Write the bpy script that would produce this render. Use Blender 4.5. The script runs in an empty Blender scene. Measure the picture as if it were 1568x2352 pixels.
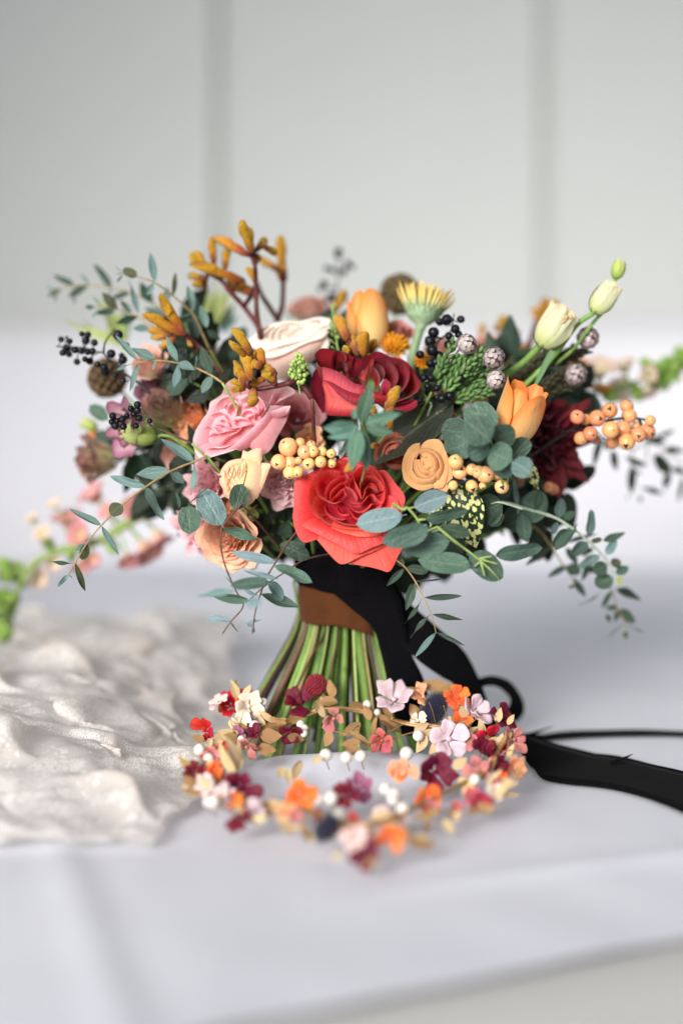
import bpy, math, random
import numpy as np
from mathutils import Vector, Matrix, noise

random.seed(7)
SC = bpy.context.scene
COL = SC.collection
R_ = math.radians

# ------------------------------------------------------------------ camera, light, exposure
LENS, F, HZ, CAMZ = 50.0, 50.0 / 36.0 * 2352.0, 964.0, 0.235
cam_d = bpy.data.cameras.new('camera'); cam = bpy.data.objects.new('camera', cam_d); COL.objects.link(cam)
cam.location = (0, 0, CAMZ); cam.rotation_euler = (R_(90), 0, 0)
cam_d.sensor_width = 36; cam_d.lens = LENS; cam_d.shift_y = -(1176 - HZ) / 2352.0
cam_d.clip_start = 0.02; cam_d.clip_end = 60
cam_d.dof.use_dof = True; cam_d.dof.focus_distance = 0.915; cam_d.dof.aperture_fstop = 1.5
SC.camera = cam

world = bpy.data.worlds.new('World'); SC.world = world; world.use_nodes = True
wb = world.node_tree.nodes['Background']
wb.inputs[0].default_value = (0.93, 0.96, 1.0, 1); wb.inputs[1].default_value = 0.245

def area(name, loc, target, sx, sy, power, col, spread=180):
    l = bpy.data.lights.new(name, 'AREA'); l.shape = 'RECTANGLE'; l.size = sx; l.size_y = sy
    l.energy = power; l.color = col; l.spread = R_(spread)
    o = bpy.data.objects.new(name, l); COL.objects.link(o); o.location = loc
    o.rotation_euler = (Vector(target) - Vector(loc)).to_track_quat('-Z', 'Y').to_euler()
    return o
area('window_light', (-1.25, -1.7, 1.05), (0.0, 1.05, 0.1), 1.6, 1.4, 18.5, (1.0, 0.985, 0.965), 48)
area('right_fill_light', (1.9, 0.9, 1.7), (0.1, 1.4, 0.1), 1.2, 1.4, 7, (0.90, 0.95, 1.0))  # added fill lamp from the right, stands for no known window
area('overhead_fill_light', (0.0, 1.6, 2.3), (0.0, 1.65, 0.0), 1.8, 1.0, 7, (0.97, 0.98, 1.0))  # added overhead fill lamp out of view, no ceiling is built

SC.render.engine = 'CYCLES'
SC.cycles.use_denoising = True
SC.cycles.max_bounces = 12; SC.cycles.diffuse_bounces = 9; SC.cycles.transmission_bounces = 8; SC.cycles.transparent_max_bounces = 12
SC.cycles.sample_clamp_indirect = 4.0
vs = SC.view_settings
vs.view_transform = 'Standard'; vs.look = 'None'; vs.exposure = 0.0; vs.gamma = 1.0

# ------------------------------------------------------------------ helpers
def P(x, y, d):
    """a point d metres in front of the camera, seen at (x, y) of the 1568 x 2352 picture"""
    return Vector(((x - 784) / F * d, d, CAMZ - (y - HZ) / F * d))
def crop(x0, y0, w=500):
    k = w / 1568.0 * 0.91852; ax, ay = x0 * 0.91852, y0 * 0.91852
    f = lambda cx, cy: (ax + cx * k, ay + cy * k)
    f.k = k
    return f
IDN = lambda x, y: (x, y)
IDN.k = 1.0
def lin(c):
    return tuple(((v / 255.0) / 12.92 if v / 255.0 <= 0.04045 else ((v / 255.0 + 0.055) / 1.055) ** 2.4) for v in c)
def clamp(x, a=0.0, b=1.0): return max(a, min(b, x))
def sstep(a, b, x):
    t = clamp((x - a) / (b - a)); return t * t * (3 - 2 * t)
def lerp(a, b, t): return a + (b - a) * t

WM = {}
def put(name, mesh, M=None, parent=None):
    o = bpy.data.objects.new(name, mesh); COL.objects.link(o)
    M = M or Matrix.Identity(4)
    WM[o.name] = M
    if parent is not None:
        o.parent = parent; o.matrix_basis = WM[parent.name].inverted() @ M
    else:
        o.matrix_basis = M
    return o
def mesh_of(name, verts, faces, mat, uvs=None, smooth=True):
    me = bpy.data.meshes.new(name)
    me.from_pydata([tuple(v) for v in verts], [], faces)
    if uvs is not None:
        lay = me.uv_layers.new(name='UVMap')
        idx = np.empty(len(me.loops), dtype=np.int32); me.loops.foreach_get('vertex_index', idx)
        lay.data.foreach_set('uv', np.asarray(uvs, dtype=np.float32)[idx].ravel())
    if smooth: me.polygons.foreach_set('use_smooth', [True] * len(me.polygons))
    me.materials.append(mat); me.update()
    return me
def world_mesh(name, verts, faces, mat, parent=None, uvs=None, smooth=True):
    """a mesh given in world coordinates, its origin moved to its own middle"""
    V = [Vector(v) for v in verts]
    c = sum(V, Vector()) / len(V)
    return put(name, mesh_of(name, [v - c for v in V], faces, mat, uvs, smooth), Matrix.Translation(c), parent)
def thing(name, label, cat, loc, group=None):
    o = put(name, None, Matrix.Translation(Vector(loc)))
    o.empty_display_size = 0.02
    o['label'] = label; o['category'] = cat
    if group: o['group'] = group
    return o
def tag(o, label, cat, group=None):
    o['label'] = label; o['category'] = cat
    if group: o['group'] = group
    return o
def catmull(pts, n):
    pts = [Vector(p) for p in pts]
    if len(pts) == 2: return [pts[0].lerp(pts[1], i / (n - 1)) for i in range(n)]
    Q = [pts[0] * 2 - pts[1]] + pts + [pts[-1] * 2 - pts[-2]]
    L = [0.0]
    for i in range(len(pts) - 1): L.append(L[-1] + max((pts[i + 1] - pts[i]).length, 1e-9) ** 0.5)
    out = []
    for k in range(n):
        t = L[-1] * k / (n - 1); i = 0
        while i < len(pts) - 2 and t > L[i + 1]: i += 1
        s = (t - L[i]) / (L[i + 1] - L[i])
        a, b, c, d = Q[i], Q[i + 1], Q[i + 2], Q[i + 3]
        out.append(0.5 * (2 * b + (c - a) * s + (2 * a - 5 * b + 4 * c - d) * s * s + (3 * b - a - 3 * c + d) * s ** 3))
    return out
def tube_geo(pts, rad, n=None, sides=8, cap=True, lobes=0, lobe=0.0):
    n = n or max(6, 5 * len(pts))
    C = catmull(pts, n)
    V, Fc, UV = [], [], []
    t0 = (C[1] - C[0]).normalized()
    up = Vector((0, 0, 1)) if abs(t0.z) < 0.9 else Vector((1, 0, 0))
    a = t0.cross(up).normalized()
    for i, c in enumerate(C):
        t = (C[min(i + 1, n - 1)] - C[max(i - 1, 0)]).normalized()
        a = (a - t * a.dot(t)).normalized(); b = t.cross(a)
        r = rad(i / (n - 1)) if callable(rad) else rad
        for k in range(sides):
            w = 2 * math.pi * k / sides
            rr = r * (1 + lobe * math.cos(lobes * w)) if lobes else r
            V.append(c + a * (rr * math.cos(w)) + b * (rr * math.sin(w))); UV.append((k / sides, i / (n - 1)))
    for i in range(n - 1):
        for k in range(sides):
            k2 = (k + 1) % sides
            Fc.append((i * sides + k, i * sides + k2, (i + 1) * sides + k2, (i + 1) * sides + k))
    if cap:
        Fc.append(tuple(range(sides - 1, -1, -1))); Fc.append(tuple((n - 1) * sides + k for k in range(sides)))
    return V, Fc, UV
def tube(name, pts, rad, mat, parent=None, **k):
    V, Fc, UV = tube_geo(pts, rad, **k)
    return world_mesh(name, V, Fc, mat, parent, UV)
def grid_faces(nu, nv):
    return [(j * nu + i, j * nu + i + 1, (j + 1) * nu + i + 1, (j + 1) * nu + i) for j in range(nv - 1) for i in range(nu - 1)]
def frame(z, x=None):
    """rotation whose Z axis is z"""
    z = Vector(z).normalized()
    x = Vector(x) if x is not None else (Vector((0, 0, 1)) if abs(z.z) < 0.95 else Vector((1, 0, 0)))
    x = (x - z * x.dot(z)).normalized(); y = z.cross(x)
    return Matrix((x, y, z)).transposed().to_4x4()
def face_dir(ax):
    """(right, up, towards the camera) -> world"""
    return Vector((ax[0], -ax[2], ax[1])).normalized()
class Geo:
    def __init__(s): s.v, s.f, s.uv = [], [], []
    def add(s, V, Fc, UV=None):
        o = len(s.v); s.v += [Vector(p) for p in V]; s.f += [tuple(i + o for i in f) for f in Fc]
        s.uv += list(UV) if UV is not None else [(0.5, 0.5)] * len(V)
    def build(s, name, mat, parent=None, stuff=False):
        o = world_mesh(name, s.v, s.f, mat, parent, s.uv)
        if stuff: o['kind'] = 'stuff'
        return o
def sphere_geo(c, r, seg=14, rings=9, sc=(1, 1, 1), rot=None, fn=None):
    V, Fc, UV = [], [], []
    for j in range(rings + 1):
        th = math.pi * j / rings
        for i in range(seg):
            ph = 2 * math.pi * i / seg
            p = Vector((math.sin(th) * math.cos(ph), math.sin(th) * math.sin(ph), math.cos(th)))
            q = r * (fn(p) if fn else 1.0)
            p = Vector((p.x * sc[0], p.y * sc[1], p.z * sc[2])) * q
            if rot is not None: p = rot @ p
            V.append(Vector(c) + p); UV.append((i / seg, 1 - j / rings))
    for j in range(rings):
        for i in range(seg):
            i2 = (i + 1) % seg
            Fc.append((j * seg + i, (j + 1) * seg + i, (j + 1) * seg + i2, j * seg + i2))
    return V, Fc, UV

# ------------------------------------------------------------------ materials
class NT:
    def __init__(s, name):
        s.m = bpy.data.materials.new(name); s.m.use_nodes = True
        s.t = s.m.node_tree; s.t.nodes.clear()
        s.out = s.n('ShaderNodeOutputMaterial')
    def n(s, ty, **kw):
        nd = s.t.nodes.new(ty)
        for k, v in kw.items(): setattr(nd, k, v)
        return nd
    def l(s, a, b): s.t.links.new(a, b)
    def math(s, op, a, b=None, c=None):
        nd = s.n('ShaderNodeMath', operation=op)
        for i, x in enumerate((a, b, c)):
            if x is None: continue
            if isinstance(x, (int, float)): nd.inputs[i].default_value = x
            else: s.l(x, nd.inputs[i])
        return nd.outputs[0]
    def mix(s, fac, a, b, mode='MIX'):
        nd = s.n('ShaderNodeMix', data_type='RGBA', blend_type=mode)
        for i, x in ((0, fac), (6, a), (7, b)):
            if isinstance(x, (int, float)): nd.inputs[i].default_value = x
            elif isinstance(x, tuple): nd.inputs[i].default_value = (*x[:3], 1)
            else: s.l(x, nd.inputs[i])
        return nd.outputs[2]
    def ramp(s, fac, stops):
        nd = s.n('ShaderNodeValToRGB'); e = nd.color_ramp.elements
        while len(e) < len(stops): e.new(0.5)
        for k, (p, c) in zip(e, stops): k.position = p; k.color = (*c, 1)
        s.l(fac, nd.inputs[0]); return nd.outputs[0]
    def noise(s, vec, scale, detail=3, rough=0.55):
        nd = s.n('ShaderNodeTexNoise'); nd.inputs['Scale'].default_value = scale
        nd.inputs['Detail'].default_value = detail; nd.inputs['Roughness'].default_value = rough
        if vec is not None: s.l(vec, nd.inputs['Vector'])
        return nd.outputs[0]
    def bump(s, h, strength=0.2, dist=0.001):
        nd = s.n('ShaderNodeBump'); nd.inputs['Strength'].default_value = strength; nd.inputs['Distance'].default_value = dist
        s.l(h, nd.inputs['Height']); return nd.outputs[0]
    def uv(s):
        u = s.n('ShaderNodeUVMap'); u.uv_map = 'UVMap'
        x = s.n('ShaderNodeSeparateXYZ'); s.l(u.outputs[0], x.inputs[0])
        return u.outputs[0], x.outputs[0], x.outputs[1]
    def obj(s): return s.n('ShaderNodeTexCoord').outputs['Object']
    def rnd(s): return s.n('ShaderNodeObjectInfo').outputs['Random']
    def vary(s, col, amt=0.15, hue=0.02):
        h = s.n('ShaderNodeHueSaturation'); r = s.rnd()
        s.l(s.math('MULTIPLY_ADD', r, 2 * amt, 1 - amt), h.inputs['Value'])
        r2 = s.math('FRACT', s.math('MULTIPLY', r, 7.31))
        s.l(s.math('MULTIPLY_ADD', r2, 2 * hue, 0.5 - hue), h.inputs['Hue'])
        s.l(col, h.inputs['Color']); return h.outputs[0]
    def finish(s, col, rough=0.5, spec=0.4, trans=0.0, nrm=None, metal=0.0, sheen=0.0, alpha=None, tcol=None, sss=0.0):
        p = s.n('ShaderNodeBsdfPrincipled')
        def setv(nm, v):
            if v is None: return
            if isinstance(v, (int, float)): p.inputs[nm].default_value = v
            elif isinstance(v, tuple): p.inputs[nm].default_value = (*v[:3], 1)
            else: s.l(v, p.inputs[nm])
        setv('Base Color', col); setv('Roughness', rough); setv('Specular IOR Level', spec); setv('Metallic', metal)
        if sheen: setv('Sheen Weight', sheen); setv('Sheen Roughness', 0.4)
        if sss:
            setv('Subsurface Weight', sss); p.inputs['Subsurface Radius'].default_value = (0.004, 0.002, 0.001); p.inputs['Subsurface Scale'].default_value = 0.6
        if nrm is not None: s.l(nrm, p.inputs['Normal'])
        sh = p.outputs[0]
        if trans:
            tr = s.n('ShaderNodeBsdfTranslucent')
            c = tcol if tcol is not None else col
            if isinstance(c, tuple): tr.inputs[0].default_value = (*c[:3], 1)
            else: s.l(c, tr.inputs[0])
            mx = s.n('ShaderNodeMixShader'); mx.inputs[0].default_value = trans
            s.l(sh, mx.inputs[1]); s.l(tr.outputs[0], mx.inputs[2]); sh = mx.outputs[0]
        if alpha is not None:
            tp = s.n('ShaderNodeBsdfTransparent'); mx = s.n('ShaderNodeMixShader')
            s.l(alpha, mx.inputs[0]); s.l(tp.outputs[0], mx.inputs[1]); s.l(sh, mx.inputs[2]); sh = mx.outputs[0]
        s.l(sh, s.out.inputs[0]); return s.m
def petal_mat(name, c0, c1, c2, edge=None, eamt=0.5, rough=0.55, trans=0.22, vein=0.24, var=0.07, epow=7.0):
    t = NT(name); uv, u, v = t.uv()
    col = t.ramp(v, [(0.12, lin(c0)), (0.55, lin(c1)), (0.95, lin(c2))])
    mp = t.n('ShaderNodeMapping'); mp.inputs['Scale'].default_value = (26, 1.6, 1); t.l(uv, mp.inputs[0])
    nz = t.noise(mp.outputs[0], 1.0, 4, 0.6)
    col = t.mix(t.math('MULTIPLY', t.math('SUBTRACT', 0.68, nz), 2.2 * vein), col, tuple(x * 0.45 for x in lin(c1)))
    blot = t.noise(t.obj(), 7.0, 3)
    col = t.mix(t.math('MULTIPLY', t.math('GREATER_THAN', blot, 0.62), 0.08), col, lin(c2))
    if edge:
        au = t.math('ABSOLUTE', t.math('MULTIPLY_ADD', u, 2.0, -1.0))
        e = t.math('POWER', t.math('MAXIMUM', t.math('MULTIPLY', au, 0.97), v), epow)
        e = t.math('MULTIPLY', e, t.math('MULTIPLY_ADD', t.noise(uv, 7.0), 1.2, 0.3))
        e.node.use_clamp = True
        col = t.mix(t.math('MULTIPLY', e, eamt), col, lin(edge))
    col = t.vary(col, var, 0.008); trans *= 0.8
    b = t.bump(nz, 0.25, 0.012)
    return t.finish(col, rough, 0.28, trans, b, sheen=0.15)
def leaf_mat(name, a, b, vein, rough=0.45, trans=0.12, spec=0.4, var=0.3, veinw=0.03, hue=0.022, spots=0.2):
    t = NT(name); uv, u, v = t.uv()
    col = t.mix(t.noise(t.obj(), 4.0, 4), lin(a), lin(b))
    fine = t.noise(t.obj(), 42.0, 2)
    col = t.mix(t.math('MULTIPLY', t.math('SUBTRACT', fine, 0.45), 0.5), col, lin(vein))
    if spots:
        sp = t.math('GREATER_THAN', t.noise(t.obj(), 9.0, 2), 0.68)
        col = t.mix(t.math('MULTIPLY', sp, spots), col, lin((62, 52, 34)))
    col = t.vary(col, var, hue)
    au = t.math('ABSOLUTE', t.math('SUBTRACT', u, 0.5))
    mid = t.math('LESS_THAN', au, veinw)
    sv = t.math('SINE', t.math('MULTIPLY', t.math('MULTIPLY_ADD', au, -0.9, v), 62.0))
    sv = t.math('MULTIPLY', t.math('GREATER_THAN', sv, 0.9), 0.22)
    col = t.mix(t.math('MAXIMUM', t.math('MULTIPLY', mid, 0.42), sv), col, lin(vein))
    rim = t.math('GREATER_THAN', au, 0.475)
    col = t.mix(t.math('MULTIPLY', rim, 0.35), col, lin(vein))
    h = t.math('ADD', t.math('MULTIPLY', mid, -0.6), t.noise(t.obj(), 7.0, 4))
    return t.finish(col, rough, spec, trans, t.bump(h, 0.3, 0.02))
def stem_mat(name, a, b, scale=60, rough=0.5, stretch=0.12, trans=0.0):
    t = NT(name)
    mp = t.n('ShaderNodeMapping'); mp.inputs['Scale'].default_value = (1, 1, stretch); t.l(t.obj(), mp.inputs[0])
    nz = t.noise(mp.outputs[0], scale * 5, 4, 0.65)
    nb = t.noise(t.obj(), scale, 3)
    col = t.mix(t.math('MULTIPLY_ADD', nz, 1.6, -0.35), lin(a), lin(b)); 
    col = t.mix(t.math('MULTIPLY', t.math('GREATER_THAN', nb, 0.66), 0.4), col, tuple(x * .5 for x in lin(b)))
    return t.finish(t.vary(col, 0.2, 0.012), rough, 0.35, trans, t.bump(nz, 0.3, 0.0006))
def plain_mat(name, a, b, scale=80, rough=0.5, spec=0.4, metal=0.0, bump=0.25, sheen=0.0, var=0.1, trans=0.0, sss=0.0, dist=0.0008):
    t = NT(name); nz = t.noise(t.obj(), scale, 4, 0.6)
    col = t.vary(t.mix(t.math('MULTIPLY_ADD', nz, 1.7, -0.35), lin(a), lin(b)), var, 0.01)
    return t.finish(col, rough, spec, trans, t.bump(nz, bump, dist), metal, sheen, sss=sss)
def berry_mat(name, a, b, dot, rough=0.25, speck=0.5, spec=0.5):
    """skin with freckles; the small dark calyx scar sits at the local +Z pole"""
    t = NT(name); uv, u, v = t.uv()
    col = t.mix(t.noise(t.obj(), 1.6, 3), lin(a), lin(b))
    sp = t.math('GREATER_THAN', t.noise(t.obj(), 12.0, 2), 0.68)
    col = t.mix(t.math('MULTIPLY', sp, speck), col, lin(dot))
    bl = t.math('GREATER_THAN', t.noise(t.obj(), 3.2, 2), 0.66)
    col = t.mix(t.math('MULTIPLY', bl, speck * 0.6), col, tuple(x * .55 for x in lin(b)))
    col = t.vary(col, 0.16, 0.018)
    return t.finish(col, rough, spec, 0.0, t.bump(t.noise(t.obj(), 4.0), 0.12, 0.05), sss=0.08 if speck > .2 else 0.0)
# ------------------------------------------------------------------ the materials of the plants
EU = leaf_mat('eucalyptus_leaf', (84, 112, 104), (108, 138, 132), (150, 172, 158))
EUD = leaf_mat('dark_eucalyptus_leaf', (44, 62, 48), (62, 84, 68), (100, 122, 100))
EUB = leaf_mat('silver_eucalyptus_leaf', (104, 132, 136), (134, 160, 164), (166, 186, 176), spots=0.45)
EUR = leaf_mat('round_eucalyptus_leaf', (58, 84, 70), (80, 108, 92), (116, 140, 118))
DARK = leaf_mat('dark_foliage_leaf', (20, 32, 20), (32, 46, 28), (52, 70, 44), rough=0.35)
OLIV = leaf_mat('olive_leaf', (58, 64, 38), (74, 82, 52), (120, 122, 84))
STARL = leaf_mat('star_leaf', (58, 98, 84), (86, 126, 112), (150, 170, 110))
LIME = leaf_mat('lime_leaf', (150, 168, 84), (196, 204, 130), (210, 214, 160), trans=0.25)
GREYL = leaf_mat('grey_leaf', (46, 52, 44), (62, 68, 58), (110, 116, 98))
GRASS = leaf_mat('blade_leaf', (70, 110, 72), (112, 150, 104), (170, 190, 140))
ST_TAN = stem_mat('tan_twig', (168, 150, 96), (132, 112, 70))
ST_GRN = stem_mat('green_stem', (138, 172, 80), (88, 124, 54))
ST_LIM = stem_mat('lime_stem', (168, 188, 112), (122, 150, 78), trans=0.08)
ST_BRN = stem_mat('brown_twig', (112, 78, 58), (70, 48, 38))
ST_RED = stem_mat('wine_stem', (104, 48, 42), (62, 26, 26))
ST_BLK = stem_mat('black_twig', (38, 34, 34), (22, 20, 20))
ST_PALE = stem_mat('pale_stem', (188, 202, 178), (150, 170, 142))
ST_GRY = stem_mat('woolly_stem', (150, 172, 132), (112, 140, 96))
BLACKB = berry_mat('black_berry_skin', (10, 12, 17), (17, 20, 28), (6, 6, 8), rough=0.36, speck=0.1, spec=0.3)
PEACHB = berry_mat('peach_berry_skin', (242, 196, 138), (232, 164, 102), (120, 62, 34), rough=0.3, speck=0.65)
ORNGB = berry_mat('orange_berry_skin', (232, 168, 116), (214, 138, 88), (96, 40, 24), rough=0.25, speck=0.7)
SCAR = plain_mat('berry_scar', (40, 24, 22), (20, 12, 12), 300, 0.6)
VELV = plain_mat('black_velvet', (21, 20, 22), (15, 14, 16), 500, 1.0, 0.0, bump=0.3, sheen=0.02, var=0.02)
RUST = plain_mat('rust_velvet', (104, 60, 32), (78, 44, 28), 46, 0.8, 0.1, bump=0.35, sheen=0.1, var=0.02)
GOLD = plain_mat('gold_paint', (196, 158, 108), (140, 102, 62), 140, 0.42, 0.5, metal=0.55, bump=0.5, var=0.15)
WHEAT = plain_mat('dried_straw', (226, 202, 160), (196, 164, 112), 100, 0.6, 0.2, bump=0.3, trans=0.15)
PEARL = plain_mat('pearl_bead', (226, 219, 211), (216, 207, 198), 3, 0.35, 0.5, bump=0.04, sss=0.2, var=0.03)
THIS = plain_mat('navy_thistle', (46, 44, 62), (30, 28, 42), 300, 0.9, 0.1, bump=0.8, sheen=0.4, dist=0.002)
BROWNFUZZ = plain_mat('brown_seedhead', (128, 108, 78), (78, 64, 46), 240, 0.9, 0.1, bump=0.8, dist=0.002)
NEED = plain_mat('conifer_needle', (104, 138, 76), (58, 90, 48), 120, 0.45, 0.4, var=0.25)
NEEDD = plain_mat('dark_needle', (92, 90, 64), (54, 56, 40), 120, 0.5, 0.3, var=0.25)
BRUN = plain_mat('silver_bract', (206, 196, 192), (160, 142, 140), 260, 0.6, 0.2, bump=0.4, var=0.1)
BRUNE = plain_mat('bract_gap', (112, 84, 88), (84, 62, 64), 200, 0.7, 0.2)
THL = plain_mat('seed_bead', (168, 190, 104), (128, 156, 72), 160, 0.35, 0.4, var=0.1, sss=0.15)
MUST = plain_mat('mustard_floret', (226, 160, 38), (206, 128, 24), 120, 0.7, 0.2, var=0.1)
CALYX = plain_mat('woolly_calyx', (164, 186, 150), (118, 148, 108), 160, 0.7, 0.2, bump=0.5)
SEPAL = leaf_mat('sepal', (110, 142, 66), (146, 172, 88), (176, 192, 120), var=0.1)

def paw_mat():
    t = NT('kangaroo_paw_felt'); uv, u, v = t.uv()
    col = t.ramp(v, [(0.0, lin((110, 40, 28))), (0.22, lin((176, 88, 22))), (0.48, lin((226, 156, 26))), (0.86, lin((228, 172, 34))), (1.0, lin((164, 118, 32)))])
    nz = t.noise(t.obj(), 11.0, 4, 0.7)
    col = t.mix(t.math('MULTIPLY_ADD', nz, 1.8, -0.75), col, lin((118, 60, 24)))
    f2 = t.math('GREATER_THAN', t.noise(t.obj(), 48.0, 1), 0.62)
    col = t.mix(t.math('MULTIPLY', f2, 0.35), col, lin((226, 186, 90)))
    return t.finish(t.vary(col, 0.14, 0.012), 0.8, 0.15, 0.0, t.bump(t.noise(t.obj(), 40.0, 2), 0.6, 0.03), sheen=0.12)
PAW = paw_mat()

CORAL = petal_mat('coral_petal', (228, 60, 56), (238, 78, 70), (243, 94, 84), edge=(214, 58, 60), eamt=0.35, rough=0.48, epow=14)
CORALI = petal_mat('inner_coral_petal', (214, 38, 46), (236, 58, 60), (246, 88, 80), rough=0.48, trans=0.35)
BURG = petal_mat('burgundy_petal', (150, 28, 40), (162, 34, 45), (148, 28, 42), edge=(100, 16, 34), eamt=0.5, rough=0.5)
BURGO = petal_mat('coral_backed_petal', (236, 116, 108), (224, 88, 84), (176, 44, 56), edge=(120, 22, 40), eamt=0.8, rough=0.5, epow=10)
MAROON = petal_mat('maroon_petal', (100, 24, 34), (128, 32, 44), (120, 30, 42), edge=(60, 12, 24), eamt=0.5, var=0.14)
IVORY = petal_mat('ivory_petal', (244, 218, 198), (246, 232, 218), (247, 240, 230), edge=(226, 204, 178), eamt=0.5, trans=0.2, vein=0.06, var=0.03)
PINK = petal_mat('pink_petal', (246, 158, 162), (248, 176, 184), (251, 202, 208), edge=(254, 232, 232), eamt=0.6, trans=0.36)
ROSEP = petal_mat('rose_pink_petal', (232, 138, 142), (240, 160, 166), (244, 182, 188), trans=0.33)
PEACH = petal_mat('peach_petal', (255, 214, 158), (254, 218, 176), (252, 208, 178), edge=(244, 164, 132), eamt=0.5, trans=0.36, epow=14)
APRI = petal_mat('apricot_petal', (250, 178, 116), (248, 184, 132), (250, 200, 156), trans=0.35, vein=0.08)
RAN = petal_mat('ranunculus_petal', (250, 198, 138), (247, 184, 120), (249, 192, 136), edge=(226, 142, 92), eamt=0.4, trans=0.34, vein=0.07, epow=12)
RAND = petal_mat('dusky_ranunculus_petal', (206, 120, 84), (198, 112, 84), (180, 96, 76), trans=0.2)
TULIP = petal_mat('tulip_petal', (252, 220, 150), (250, 196, 124), (246, 160, 84), edge=(242, 122, 50), eamt=0.8, trans=0.3, epow=4, vein=0.42)
CREAM = petal_mat('cream_petal', (240, 206, 160), (244, 220, 182), (242, 208, 168), edge=(226, 178, 130), eamt=0.4)
BLUSH = petal_mat('blush_petal', (252, 230, 208), (251, 222, 204), (248, 206, 188), edge=(232, 150, 134), eamt=0.6)
DUSTY = petal_mat('dusty_pink_petal', (206, 130, 112), (214, 142, 128), (220, 150, 140))
LILAC = petal_mat('pale_lilac_petal', (242, 214, 192), (240, 210, 204), (240, 206, 210), edge=(222, 176, 172), eamt=0.4)
ANTQ = petal_mat('antique_petal', (204, 206, 138), (206, 188, 142), (190, 152, 128), edge=(128, 62, 78), eamt=0.75, epow=5)
PURP = petal_mat('purple_edged_petal', (232, 200, 196), (226, 186, 190), (186, 124, 146), edge=(104, 36, 74), eamt=0.9, epow=4)
LISI = petal_mat('greenish_white_petal', (206, 216, 138), (228, 232, 186), (232, 230, 196), edge=(206, 180, 128), eamt=0.65, var=0.03, vein=0.3)
LIMEP = petal_mat('lime_petal', (148, 176, 74), (190, 206, 112), (204, 212, 138), edge=(190, 160, 110), eamt=0.3)
YEL = petal_mat('pale_yellow_ray', (206, 214, 160), (244, 222, 140), (246, 206, 112), vein=0.2)
SNAPP = petal_mat('snapdragon_petal', (248, 224, 160), (236, 184, 168), (218, 136, 146), edge=(190, 84, 100), eamt=0.5)
SNAPG = petal_mat('green_bud_petal', (104, 146, 50), (132, 170, 68), (166, 194, 98), trans=0.15)
SNAPC = petal_mat('cream_snapdragon_petal', (214, 220, 160), (236, 222, 196), (232, 196, 178))

def aucuba_mat():
    t = NT('speckled_leaf'); uv, u, v = t.uv()
    vo = t.n('ShaderNodeTexVoronoi'); vo.inputs['Scale'].default_value = 10.0; vo.inputs['Randomness'].default_value = 1.0
    dst = t.n('ShaderNodeVectorMath', operation='ADD'); nz = t.n('ShaderNodeTexNoise'); nz.inputs['Scale'].default_value = 9
    t.l(t.obj(), nz.inputs['Vector']); sc = t.n('ShaderNodeVectorMath', operation='SCALE'); sc.inputs['Scale'].default_value = 0.06
    t.l(nz.outputs[1], sc.inputs[0]); t.l(t.obj(), dst.inputs[0]); t.l(sc.outputs[0], dst.inputs[1]); t.l(dst.outputs[0], vo.inputs['Vector'])
    k = t.math('LESS_THAN', vo.outputs['Distance'], 0.50)
    k2 = t.math('MULTIPLY', k, t.math('GREATER_THAN', t.noise(t.obj(), 4.0, 2), 0.40))
    col = t.mix(k2, lin((26, 54, 24)), lin((222, 222, 150)))
    return t.finish(col, 0.35, 0.4, 0.1)
AUC = aucuba_mat()

# ------------------------------------------------------------------ leaves and sprigs
def leaf_width(kind, v):
    if kind == 'willow': return 0.5 * math.sin(math.pi * clamp(v) ** 0.88) ** 0.85
    if kind == 'point':  return 0.5 * (math.sin(math.pi * clamp(v) ** 0.75) ** 0.9)
    if kind == 'oval':
        q = clamp((v - 0.09) / 0.91); return max(0.022, 0.5 * (max(0.0, 1 - (2 * q - 1) ** 2) ** 0.55) * (1 - 0.08 * q))
    if kind == 'round':
        q = clamp((v - 0.05) / 0.95); return max(0.02, 0.5 * max(0.0, 1 - abs(2 * q - 1) ** 2.2) ** 0.5)
    if kind == 'blade': return 0.5 * (1 - clamp(v) ** 2.2) * (0.75 + 0.25 * math.sin(math.pi * clamp(v * 1.3)))
_leaf = {}
def leaf_mesh(kind, var, mat):
    key = (kind, var, mat.name)
    if key in _leaf: return _leaf[key]
    rn = random.Random(hash(kind) % 97 + var * 131) if False else random.Random(sum(map(ord, kind)) + var * 131)
    nu, nv = 7, 13
    fold = rn.uniform(0.02, 0.30); bend = rn.uniform(-0.30, 0.30); side = rn.uniform(-0.07, 0.07); wav = rn.uniform(0.0, 0.035); tw = rn.uniform(-0.35, 0.35)
    V, UV = [], []
    for j in range(nv):
        v = j / (nv - 1); w = leaf_width(kind, v)
        for i in range(nu):
            u = i / (nu - 1) * 2 - 1
            asym = 1 + 0.06 * math.sin(5.1 * v + var) * (1 if u > 0 else -1)
            x = u * w * asym
            z = fold * abs(u) * w * 0.6 + bend * ((v - 0.4) ** 2 - 0.16) + wav * math.sin(9 * v + var) * u + tw * x * (v - 0.4) * 0.5
            V.append((x + side * math.sin(math.pi * v) * (0.5 if kind in ('willow', 'blade') else 0.3), v, z)); UV.append((u / 2 + 0.5, v))
    _leaf[key] = mesh_of('leaf', V, grid_faces(nu, nv), mat, UV)
    return _leaf[key]
def leaf_matrix(b, t, W, roll, hang=None):
    y = (t - b); L = y.length; y = y / L
    mid = (b + t) / 2
    n0 = Vector((0, 0, CAMZ)) - mid
    n0 = (n0 - y * n0.dot(y)).normalized()
    z = n0 * math.cos(roll) + y.cross(n0) * math.sin(roll)
    x = y.cross(z)
    M = Matrix((x * W, y * L, z * L)).transposed().to_4x4(); M.translation = b
    return M
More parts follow.
